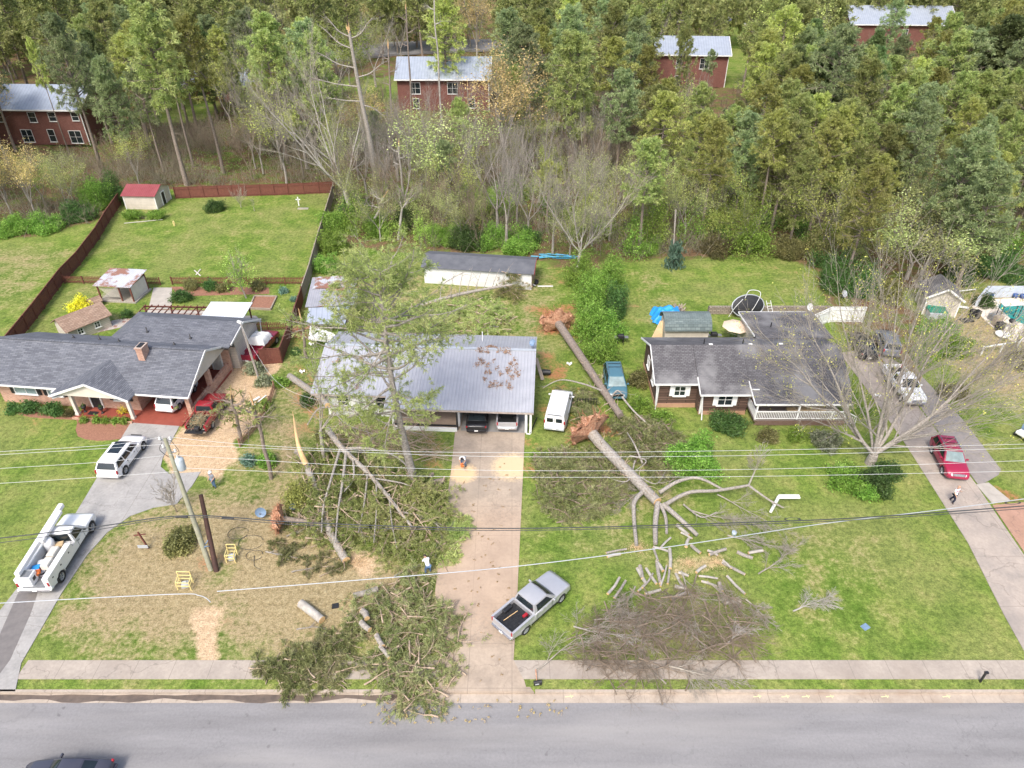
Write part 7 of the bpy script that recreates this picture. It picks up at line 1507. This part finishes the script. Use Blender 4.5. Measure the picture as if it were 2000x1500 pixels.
for lb, x, y in (('blue pot on the pool deck beside the green bush', 1933, 583), ('dark blue pot against the pool wall', 1981, 583), ('blue pot near the right edge by the pool wall', 1995, 584)):
    p = P(x, y); m_ = MB(); m_.lathe([(0, 0), (.2, 0), (.3, .3), (.28, .5), (.22, .5), (0, .42)], (p.x, p.y, .1), 12); single(m_, 'pot', mat('blue_glaze', (.02, .06, .2), (.04, .1, .3), 3, .3), lb, 'pot', p + Vector((0, 0, .1)))
p = P(1957, 657); m_ = MB(); m_.lathe([(0, .1), (.5, .12), (.7, .3), (.75, .32), (.72, .2), (.5, .0), (0, 0)], tuple(p), 18); single(m_, 'basin', 'white', 'round white basin lying beside the pool deck', 'basin', p)
a, c_ = P(1921, 678, 1), P(1992, 667, 1); e_ = P(2012, 640, 1); rl = thing('rail_fence', 'white rail fence with grey screen at the pool yard corner', 'fence', (a.x, a.y, 0)); m_ = MB(); m_.beam(a, c_, .12, .12); m_.beam(c_, e_, .12, .12); m_.build('rail', 'white', rl, (a.x, a.y, 0))
for q in (a.lerp(c_, .02), a.lerp(c_, .55), c_): o = MB(); o.box((q.x, q.y, .5), (.12, .12, 1)); o.build('post', 'white', rl, (a.x, a.y, 0))
p = P(1872, 600); single(MB().beam((p.x-1.2, p.y+.4, .1), (p.x+.9, p.y-.4, .15), .5, .05), 'panel', 'white', 'torn white panel lying on the pool yard straw', 'panel', p)
for lb, x0, y0, x1, y1 in (('white pipe leaning from the tan shed toward the pool wall', 1862, 570, 1905, 565), ('bent white pipe frame beside the tan shed', 1872, 572, 1873, 590)):
    a, c_ = P(x0, y0, .9), P(x1, y1, .3); single(MB().tube([a, c_], .07, 6), 'pipe', 'white', lb, 'pipe', (a + c_)/2)
a, c_ = P(1748, 692), P(1795, 770); pw = MB(); pw.box(((a.x+c_.x)/2, (a.y+c_.y)/2, 1.0), ((c_-a).length*.8, .05, 1.2), math.atan2(c_.y-a.y, c_.x-a.x)); single(pw, 'plywood_sheet', 'tanwood', 'tan plywood sheet standing behind the white pickup', 'plywood', (a + c_)/2)
p = P(1682, 362); tk = thing('covered_tractor', 'dark green covered tractor among the trees on the right', 'tractor', p, R(20)); m_ = MB(); m_.grid(lambda u, v: ((u-.5)*4.4, (v-.5)*2.6, 2.3*(1 - max(abs(2*u-1), abs(2*v-1))**4) + .12*math.sin(u*13+v*8)), 16, 12); m_.build('cover', mat('dark_green_cover', (.02, .06, .04), (.04, .10, .07), 2, .5), tk)
for x, y in ((-1.5, -1.3), (1.6, -1.3)): wheel(tk, x, y, .5, .3, 'red')

# ================================================================== POLES, CABLES, SIGNS, STREET THINGS
ptop = P(322, 856, 10.2); pb = P(412, 1112); up_ = thing('utility_pole', 'leaning grey-green wooden utility pole with transformer on the straw lawn', 'utility pole', pb)
m_ = MB(); m_.tube([pb - Vector((0, 0, .05)), pb.lerp(ptop, .5), ptop], [.19, .16, .12], 12); m_.build('pole', mat('green_wood', (.26, .26, .17), (.36, .35, .27), 2.5, .9, bmp=.4), up_, 'w')
ax = (ptop - pb).normalized(); f = lambda s: pb.lerp(ptop, s)
m_ = MB(); q_ = f(.82); m_.lathe([(0, 0), (.26, .0), (.28, .05), (.28, .85), (.22, .95), (0, 1.0)], (q_.x + .45, q_.y, q_.z - .5), 16); o = m_.build('transformer', mat('pale_blue_can', (.50, .56, .60), (.42, .48, .52), 3, .4), up_, 'w')
m_ = MB(); m_.lathe([(.0, .0), (.05, 0), (.07, .1), (.04, .2), (0, .25)], (q_.x + .4, q_.y, q_.z + .48), 8); m_.build('bushing', 'white', o, tuple(up_.location))
for s, dx in ((.985, -.35), (.985, .35), (.93, -.3), (.90, .4)):
    q_ = f(s); m_ = MB(); m_.beam(q_, q_ + Vector((dx, 0, .05)), .07, .09); o = m_.build('bracket', 'steel', up_, 'w'); m_ = MB(); m_.lathe([(0, 0), (.08, 0), (.1, .08), (.05, .14), (.09, .2), (0, .26)], tuple(q_ + Vector((dx, 0, .06))), 8); m_.build('insulator', 'white', o, tuple(up_.location))
m_ = MB(); m_.tube(bez([f(.975) + Vector((.35, 0, .1)), f(.9) + Vector((.75, -.2, .3)), f(.84) + Vector((.5, -.1, .5))], 6), .02, 5); m_.tube(bez([f(.97) + Vector((-.3, 0, 0)), f(.9) + Vector((-.6, 0, .2)), f(.86) + Vector((-.1, 0, 0))], 6), .02, 5); m_.build('jumper_wire', 'black', up_, 'w')
p2 = P(423, 1116); t2 = P(392, 966, 5.0); sp_ = thing('pole_stub', 'dark brown broken pole stub beside the leaning utility pole', 'pole', p2); m_ = MB(); m_.tube([p2, p2.lerp(t2, .5), t2], [.19, .17, .14], 10); m_.build('pole', mat('creosote', (.045, .022, .018), (.08, .04, .03), 3, .8, bmp=.4), sp_, 'w')
m_ = MB()
for k, s in enumerate((.33, .45)): a = p2.lerp(t2, s); c_ = f(s*.5); m_.tube(bez([a, a.lerp(c_, .5) + Vector((0, -.2, .35 - .6*k)), c_], 5), .04, 5)
m_.build('cable_loops', 'bluegrey', sp_, 'w')
p2 = P(508, 748); t2 = P(470, 630, 5.6); sp_ = thing('service_pole', 'slim grey service pole with white cap beside the maroon pickup', 'utility pole', p2); m_ = MB(); m_.tube([p2, t2], [.12, .09], 10); m_.build('pole', 'greywood', sp_, 'w'); m_ = MB(); m_.box(tuple(t2 + Vector((-.1, 0, .05))), (.5, .2, .2), -.5); m_.build('cap', 'white', sp_, 'w')
m_ = MB(); m_.tube([p2 + Vector((.05, -.1, .1)), p2.lerp(t2, .3)+Vector((.02, -.12, 0)), t2 + Vector((0, -.1, 0))], .03, 5); m_.build('conduit', 'steel', sp_, 'w')
wire = mat('aluminium_wire', (.62, .63, .62), (.55, .56, .55), 1, .5)
def cable(lb, pts, r, m, z=None, nm='power_line', cat='cable'):
    q = [P(a[0], a[1], a[2] if len(a) > 2 else z) for a in pts]; q = bez(q, 8); m_ = MB(); m_.tube(q, r, 5); return single(m_, nm, m, lb, cat, q[0])
cable('topmost power line, left span into the pole top', [(-120, 889), (0, 882), (213, 869), (318, 853)], .0125, wire, 10.2); cable('second power line from the top, left span', [(-120, 896), (0, 888), (200, 876), (316, 868)], .0125, wire, 9.9)
cable('third power line from the top, left span', [(-120, 924), (0, 915), (190, 903), (318, 890)], .0125, wire, 9.4); cable('lowest thin power line, left span', [(-120, 950), (0, 944), (189, 932), (345, 921)], .0125, wire, 9)
cable('topmost power line, long right span', [(328, 853), (480, 868), (700, 879), (1000, 884), (1500, 879), (2130, 864)], .0125, wire, 10.2); cable('second power line from the top, long right span', [(330, 868), (480, 874), (700, 883), (1000, 892), (1500, 889), (2130, 871)], .0125, wire, 9.9)
cable('third power line from the top, long right span', [(330, 888), (480, 897), (700, 910), (1000, 919), (1500, 916), (2130, 895)], .0125, wire, 9.4); cable('lowest thin power line, long right span', [(362, 914), (480, 919), (700, 927), (1000, 932), (1500, 930), (2130, 917)], .0125, wire, 9)
bc = mat('black_cable', (.03, .035, .04), (.05, .055, .06), 3, .5)
cable('thick black telephone cable spanning the whole yard', [(-120, 1062), (0, 1051), (180, 1030), (368, 1007), (600, 1021), (1000, 1032), (1500, 1019), (1760, 1006), (2130, 978)], .038, bc, 5.8, 'telephone_cable'); cable('lower black telephone cable beside the thick one', [(-120, 1072), (0, 1060), (180, 1036), (368, 1010), (600, 1026), (1000, 1036), (1500, 1023), (1760, 1010), (2130, 984)], .024, bc, 5.7, 'telephone_cable')
cable('slack white cable end drooping over the left lawn', [(-120, 1184), (0, 1178), (180, 1168), (355, 1160), (388, 1163), (402, 1168), (411, 1176)], .028, 'greymetal', 3.6, 'telephone_cable'); cable('slack white cable rising across the middle driveway to the right', [(424, 1155), (700, 1133), (1000, 1107), (1300, 1069), (1600, 1024), (1850, 994), (2130, 957)], .03, 'greymetal', 3.8, 'telephone_cable')
cable('service wire from the slim pole over the wood chips', [(470, 632, 5.6), (500, 690, 4.5), (560, 760, 4), (700, 800, 4.4)], .012, wire, 5, 'service_wire')
for lb, x, z in (('black splice box hanging on the telephone cable', 445, 5.75), ('black splice near the pole on the telephone cable', 355, 5.75)): 
    p = P(x, 1012 if x > 400 else 1009, z); m_ = MB(); m_.tube([p - Vector((.4, 0, 0)), p + Vector((.4, -.03, -.03))], .07, 8); single(m_, 'splice_box', 'black', lb, 'splice box', p)
for lb, x, y in (('coil of cable on the line above the right lawn', 1548, 1014), ('coil of cable on the line at the right edge', 1978, 982)):
    p = P(x, y, 5.7); m_ = MB(); 
    for k in range(3): m_.tube([(p.x + (.45 + .05*k)*math.cos(a), p.y, p.z + .14*math.sin(a)) for a in np.linspace(0, 6.28, 18)], .018, 4, False)
    single(m_, 'cable_coil', bc, lb, 'cable', p)
m_ = MB(); C0 = P(470, 1040)
for cx, cy, rr in ((465, 1042, .75), (490, 1060, .9), (497, 1085, .6)):
    c_ = P(cx, cy); m_.tube([(c_.x + rr*math.cos(a), c_.y + rr*.8*math.sin(a), .04 + .02*math.sin(3*a)) for a in np.linspace(.3, 6.0, 24)], .018, 4)
m_.tube(bez([P(497, 1085, .05), P(497, 1105, .05), P(510, 1112, .05)], 6), .018, 4); single(m_, 'fallen_wire', bc, 'thin black wire in loose loops on the straw lawn', 'wire', C0)
def yframe(lb, pts, h=.75):
    q = [P(*a) for a in pts]; c_ = sum(q, Vector())/4; t = thing('yellow_frame', lb, 'frame', c_); m_ = MB()
    for i in range(4):
        a, b1 = q[i], q[(i+1) % 4]
        for z in (h, h*.55): m_.beam((a.x, a.y, z), (b1.x, b1.y, z), .05, .05)
    m_.beam(q[2] + Vector((0, 0, h*1.5)), q[3] + Vector((0, 0, h*1.5)), .05, .05); m_.build('rails', 'yellow', t, 'w')
    for i, a in enumerate(q): o = MB(); o.box((a.x, a.y, h*(.75 if i > 1 else .5)), (.06, .06, h*(1.5 if i > 1 else 1))); o.build('leg', 'yellow', t, 'w')
    return c_
c1 = yframe('yellow metal guard frame beside the dark pole stub', [(443, 1099), (460, 1099), (465, 1084), (448, 1084)]); c2 = yframe('pale yellow metal guard frame left of the cable end', [(348, 1152), (374, 1153), (378, 1138), (353, 1137)])
for lb, c_ in (('grey valve box inside the yellow frame near the pole', c1), ('light grey valve box inside the left yellow frame', c2)): single(MB().box((c_.x, c_.y, .18), (.5, .4, .36), .3).box((c_.x, c_.y, .4), (.3, .25, .12), .3), 'utility_box', 'greymetal', lb, 'utility box', c_, bevel=.05)
p = P(290, 1071); cs = thing('sign_post', 'leaning dark red wooden cross post with a small white sign', 'sign', p); m_ = MB(); m_.beam((0, 0, 0), (-.35, .1, 1.6), .1, .1); m_.beam((-.75, .1, 1.25), (.15, .1, 1.4), .08, .06); m_.build('post', 'redwood', cs); m_ = MB(); m_.box((-.25, -.15, .35), (.75, .04, .28)); m_.build('board', 'greymetal', cs)
p = P(1050, 1338); mb_ = thing('mailbox', 'knocked-over black mailbox on a rusty post beside the middle driveway', 'mailbox', p, R(8)); m_ = MB(); m_.tube([(-.02, .1, 0), (0, .75, .5)], .04, 6); m_.build('post', 'clayroot', mb_); m_ = MB(); m_.box((0, 0, .22), (.5, .22, .2)); m_.tube([(-.25, 0, .32), (.25, 0, .32)], .11, 12); m_.build('box', 'black', mb_); m_ = MB(); m_.box((-.05, -.115, .26), (.24, .01, .1)); m_.build('number_plate', 'greymetal', mb_)
p = P(1914, 1332); m_ = MB(); m_.box((p.x, p.y, .5), (.1, .1, 1.0)); m_.box((p.x + .03, p.y, .98), (.22, .14, .12)); single(m_, 'marker_post', 'black', 'short black post on the grass verge at right', 'post', p)
p = P(655, 1184); single(MB().box((p.x, p.y, .04), (.45, .4, .06), .2), 'meter_cover', 'black', 'small black cover plate on the tan straw lawn', 'cover', p); p = P(1690, 1225); single(MB().box((p.x, p.y, .03), (.5, .4, .05), .5), 'drain_cover', 'bluegrey', 'small grey plate in the grass of the right lawn', 'cover', p)
la = thing('street_lamp_arm', 'white street lamp head and arm knocked down onto the pale branches', 'street lamp', P(1508, 1000, .4)); a, c_, e_ = P(1505, 1000, .45), P(1521, 970, .55), P(1562, 970, .6); m_ = MB(); m_.tube([a, c_], [.11, .13], 8); m_.build('arm', 'white', la, 'w'); m_ = MB(); m_.beam(c_, e_, .38, .16); m_.build('lamp_head', 'white', la, 'w', bevel=.04)
p = P(1433, 1045); m_ = MB(); m_.lathe([(0, 0), (.16, 0), (.19, .35), (.17, .36), (0, .3)], tuple(p), 12); single(m_, 'bucket', mat('pale_blue_plastic', (.5, .58, .66), (.42, .5, .58), 3, .4), 'pale blue bucket on the right lawn among twigs', 'bucket', p)
for lb, x, y in (('white plastic scrap lying behind the metal-roofed house by the fence', 608, 673), ('white scrap beside the fallen grey trunk', 590, 727), ('white scrap of debris right of the metal-roofed house', 1112, 712), ('white plastic bag on the right driveway', 1714, 774)):
    p = P(x, y); single(MB().grid(lambda u, v: (p.x + (u-.5)*.55, p.y + (v-.5)*.4, .12 + .12*math.sin(u*9)*math.cos(v*7)), 8, 8), 'plastic_scrap', 'white', lb, 'scrap', p)
wf = thing('wooden_fence_panel', 'black metal gate panel half hidden by boughs near the big root plate', 'gate', P(1145, 798)); m_ = MB()
for k in range(8): m_.box((-.9 + k*.26, 0, .6), (.05, .05, 1.2))
m_.beam((-.95, 0, 1.1), (.95, 0, 1.1), .05, .05); m_.beam((-.95, 0, .2), (.95, 0, .2), .05, .05); m_.build('bars', 'black', wf)

# ================================================================== PEOPLE
def skin(name, verts, edges, radii, m, par, sub=1):
    me = bpy.data.meshes.new(name); me.from_pydata([tuple(v) for v in verts], edges, []); me.materials.append(M[m]); o = bpy.data.objects.new(name, me); COL.objects.link(o); o.parent = par
    md = o.modifiers.new('skin', 'SKIN'); md.use_smooth_shade = True; sv = me.skin_vertices[0].data
    for i, r in enumerate(radii): sv[i].radius = (r, r) if not isinstance(r, tuple) else r
    sv[0].use_root = True; s2 = o.modifiers.new('sub', 'SUBSURF'); s2.levels = sub; s2.render_levels = sub; return o
def person(label, pos, rz, J, shirt, trousers, hair='hair', hat=None, vest=None, shoes='black'):
    """J: joints in metres, x to the person's left, y to the front... pelvis, chest, neck, head, then per side shoulder elbow wrist, hip knee ankle"""
    t = thing('person', label, 'person', pos, rz); V = [J['pel'], J['waist'], J['chest'], J['neck'], J['head'], J['crown']]; E = [(0, 1), (1, 2), (2, 3), (3, 4), (4, 5)]; Rr = [.13, .12, (.16, .12), .055, .095, .07]
    for s in 'lr':
        b_ = len(V); V += [J['sh'+s], J['el'+s], J['wr'+s]]; E += [(2, b_), (b_, b_+1), (b_+1, b_+2)]; Rr += [.06, .045, .03]
        el, wr = Vector(J['el'+s]), Vector(J['wr'+s]); d = (wr - el).normalized(); n_ = d.cross(Vector((0, 0, 1))); n_ = n_.normalized() if n_.length > .1 else Vector((1, 0, 0)); dn = d.cross(n_)
        pm_ = wr + d*.08; V.append(tuple(pm_)); E.append((b_+2, b_+3)); Rr.append((.035, .018))
        for k in range(4): o_ = n_*(-.03 + .02*k); ln = (.07, .08, .075, .06)[k]; c = len(V); V += [tuple(pm_ + o_ + d*.02), tuple(pm_ + o_ + d*ln + dn*.025)]; E += [(b_+3, c), (c, c+1)]; Rr += [.0095, .008]
        c = len(V); V.append(tuple(wr + d*.05 - n_*.055)); E.append((b_+2, c)); Rr.append(.010)
        b_ = len(V); V += [J['hp'+s], J['kn'+s], J['an'+s], J['to'+s]]; E += [(0, b_), (b_, b_+1), (b_+1, b_+2), (b_+2, b_+3)]; Rr += [.09, .062, .045, .035]
    skin('body', V, E, Rr, 'skin', t)
    sl_ = [J['waist'], J['chest'], tuple(Vector(J['neck'])*.7 + Vector(J['chest'])*.3), J['shl'], tuple((Vector(J['shl'])+Vector(J['ell']))*.5 + (Vector(J['ell'])-Vector(J['shl']))*.25), J['shr'], tuple((Vector(J['shr'])+Vector(J['elr']))*.5 + (Vector(J['elr'])-Vector(J['shr']))*.25), J['pel']]
    skin('shirt', sl_, [(0, 1), (1, 2), (1, 3), (3, 4), (1, 5), (5, 6), (0, 7)], [(.165, .145), (.19, .15), .08, .085, .07, .085, .07, (.16, .145)], shirt, t)
    skin('trousers', [J['pel'], J['hpl'], J['knl'], J['anl'], J['hpr'], J['knr'], J['anr']], [(0, 1), (1, 2), (2, 3), (0, 4), (4, 5), (5, 6)], [(.16, .14), .115, .085, .07, .115, .085, .07], trousers, t)
    for s in 'lr': skin('shoe', [J['an'+s], tuple(Vector(J['to'+s])*1.0)], [(0, 1)], [.05, .045], shoes, t)
    h_ = Vector(J['head']); cr_ = Vector(J['crown']); u = (cr_ - h_).normalized(); m_ = MB()
    q = Vector((0, 0, 1)).rotation_difference(u); pr = [(.0, .145), (.07, .13), (.105, .08), (.115, .02), (.105, -.03)] if not hat else [(.0, .17), (.08, .155), (.125, .09), (.135, .03), (.15, .02), (.16, .015), (.13, .01)]
    m_.lathe(pr[::-1], (0, 0, 0), 14); o = m_.build('hair' if not hat else 'helmet', hair if not hat else hat, t); o.location = h_ + u*.02; o.rotation_mode = 'QUATERNION'; o.rotation_quaternion = q
    fr = Vector((0, 1, 0)); fr = (fr - u*fr.dot(u)).normalized(); sd = u.cross(fr); m_ = MB(); c_ = h_ + u*.0
    for sg_ in (-1, 1): m_.lathe([(0, -.012), (.011, -.006), (.012, 0), (.009, .008), (0, .012)], tuple(c_ + fr*.098 + sd*.035*sg_ + u*.02), 6)
    m_.build('eyes', 'black', t); m_ = MB(); m_.tube([c_ + fr*.095 + u*.015, c_ + fr*.125 - u*.02], [.009, .017], 6); m_.build('nose', 'skin', t); m_ = MB(); m_.beam(c_ + fr*.096 - u*.05 - sd*.024, c_ + fr*.096 - u*.05 + sd*.024, .008, .01); m_.build('mouth', 'red', t)
    m_ = MB()
    for sg_ in (-1, 1): m_.tube([c_ + sd*.095*sg_ + u*.03, c_ + sd*.105*sg_ - u*.03], [.018, .014], 6)
    m_.build('ears', 'skin', t)
    if vest: skin('vest', sl_[:3] + [J['shl'], J['shr']], [(0, 1), (1, 2), (1, 3), (1, 4)], [(.18, .16), (.2, .165), .085, .08, .08], vest, t)
    return t
ST = dict(pel=(0, 0, .93), waist=(0, .01, 1.08), chest=(0, 0, 1.32), neck=(0, .01, 1.5), head=(0, .03, 1.63), crown=(0, .03, 1.74), shl=(.2, 0, 1.42), ell=(.27, .02, 1.14), wrl=(.24, .2, .95), shr=(-.2, 0, 1.42), elr=(-.28, .02, 1.14), wrr=(-.22, .22, 1.0), hpl=(.1, 0, .88), knl=(.12, .03, .48), anl=(.13, -.02, .08), tol=(.15, .14, .04), hpr=(-.1, 0, .88), knr=(-.12, .04, .48), anr=(-.13, 0, .08), tor=(-.15, .16, .04))
person('worker in white helmet, grey shirt and blue jeans standing on the straw lawn', P(420, 952), R(150), ST, 'greycloth', 'denim', hat='white')
BN = dict(ST, pel=(0, -.18, .88), waist=(0, -.08, 1.0), chest=(0, .14, 1.16), neck=(0, .28, 1.24), head=(0, .40, 1.26), crown=(0, .50, 1.31), shl=(.19, .2, 1.19), ell=(.24, .3, .93), wrl=(.1, .42, .72), shr=(-.19, .2, 1.19), elr=(-.25, .28, .93), wrr=(-.12, .36, .70), hpl=(.1, -.16, .84), knl=(.15, .0, .45), hpr=(-.1, -.16, .84), knr=(-.17, -.02, .45), anl=(.17, -.06, .08), tol=(.19, .1, .04), anr=(-.19, -.08, .08), tor=(-.21, .08, .04))
pc = P(905, 912, .05); person('man in white shirt and jeans bending with a chainsaw on the driveway', pc, R(172), BN, 'whitecloth', 'denim')
q_ = Matrix.Translation(pc) @ Matrix.Rotation(R(172), 4, 'Z'); cw = thing('chainsaw', 'red and white chainsaw held by the bending man on the driveway', 'chainsaw', q_ @ Vector((0, .45, .6)), R(172) + .5); m_ = MB(); m_.box((0, 0, 0), (.22, .38, .22)); m_.build('engine', 'orange', cw, bevel=.04); m_ = MB(); m_.box((-.05, .42, -.04), (.02, .5, .09)); m_.build('bar', 'chrome', cw); m_ = MB(); m_.tube([(-.1, .1, .1), (0, .12, .2), (.1, .1, .1)], .014, 5); m_.build('handle', 'black', cw)
person('man in white shirt and blue jeans seen from behind, bending over branches', P(836, 1118), R(25), dict(BN, wrl=(.05, .5, .7), wrr=(-.1, .5, .72)), 'whitecloth', 'denim')
WK = dict(ST, knl=(.1, .2, .5), anl=(.12, .12, .1), tol=(.13, .27, .05), anr=(-.12, -.24, .1), tor=(-.13, -.1, .04), knr=(-.12, -.05, .48), wrr=(-.05, .28, 1.38), elr=(-.27, .1, 1.2))
person('person in white shirt, magenta vest and dark trousers walking on the right driveway', P(1858, 981, .05), R(-150), WK, 'whitecloth', 'navy', hair='skin', vest='pink')
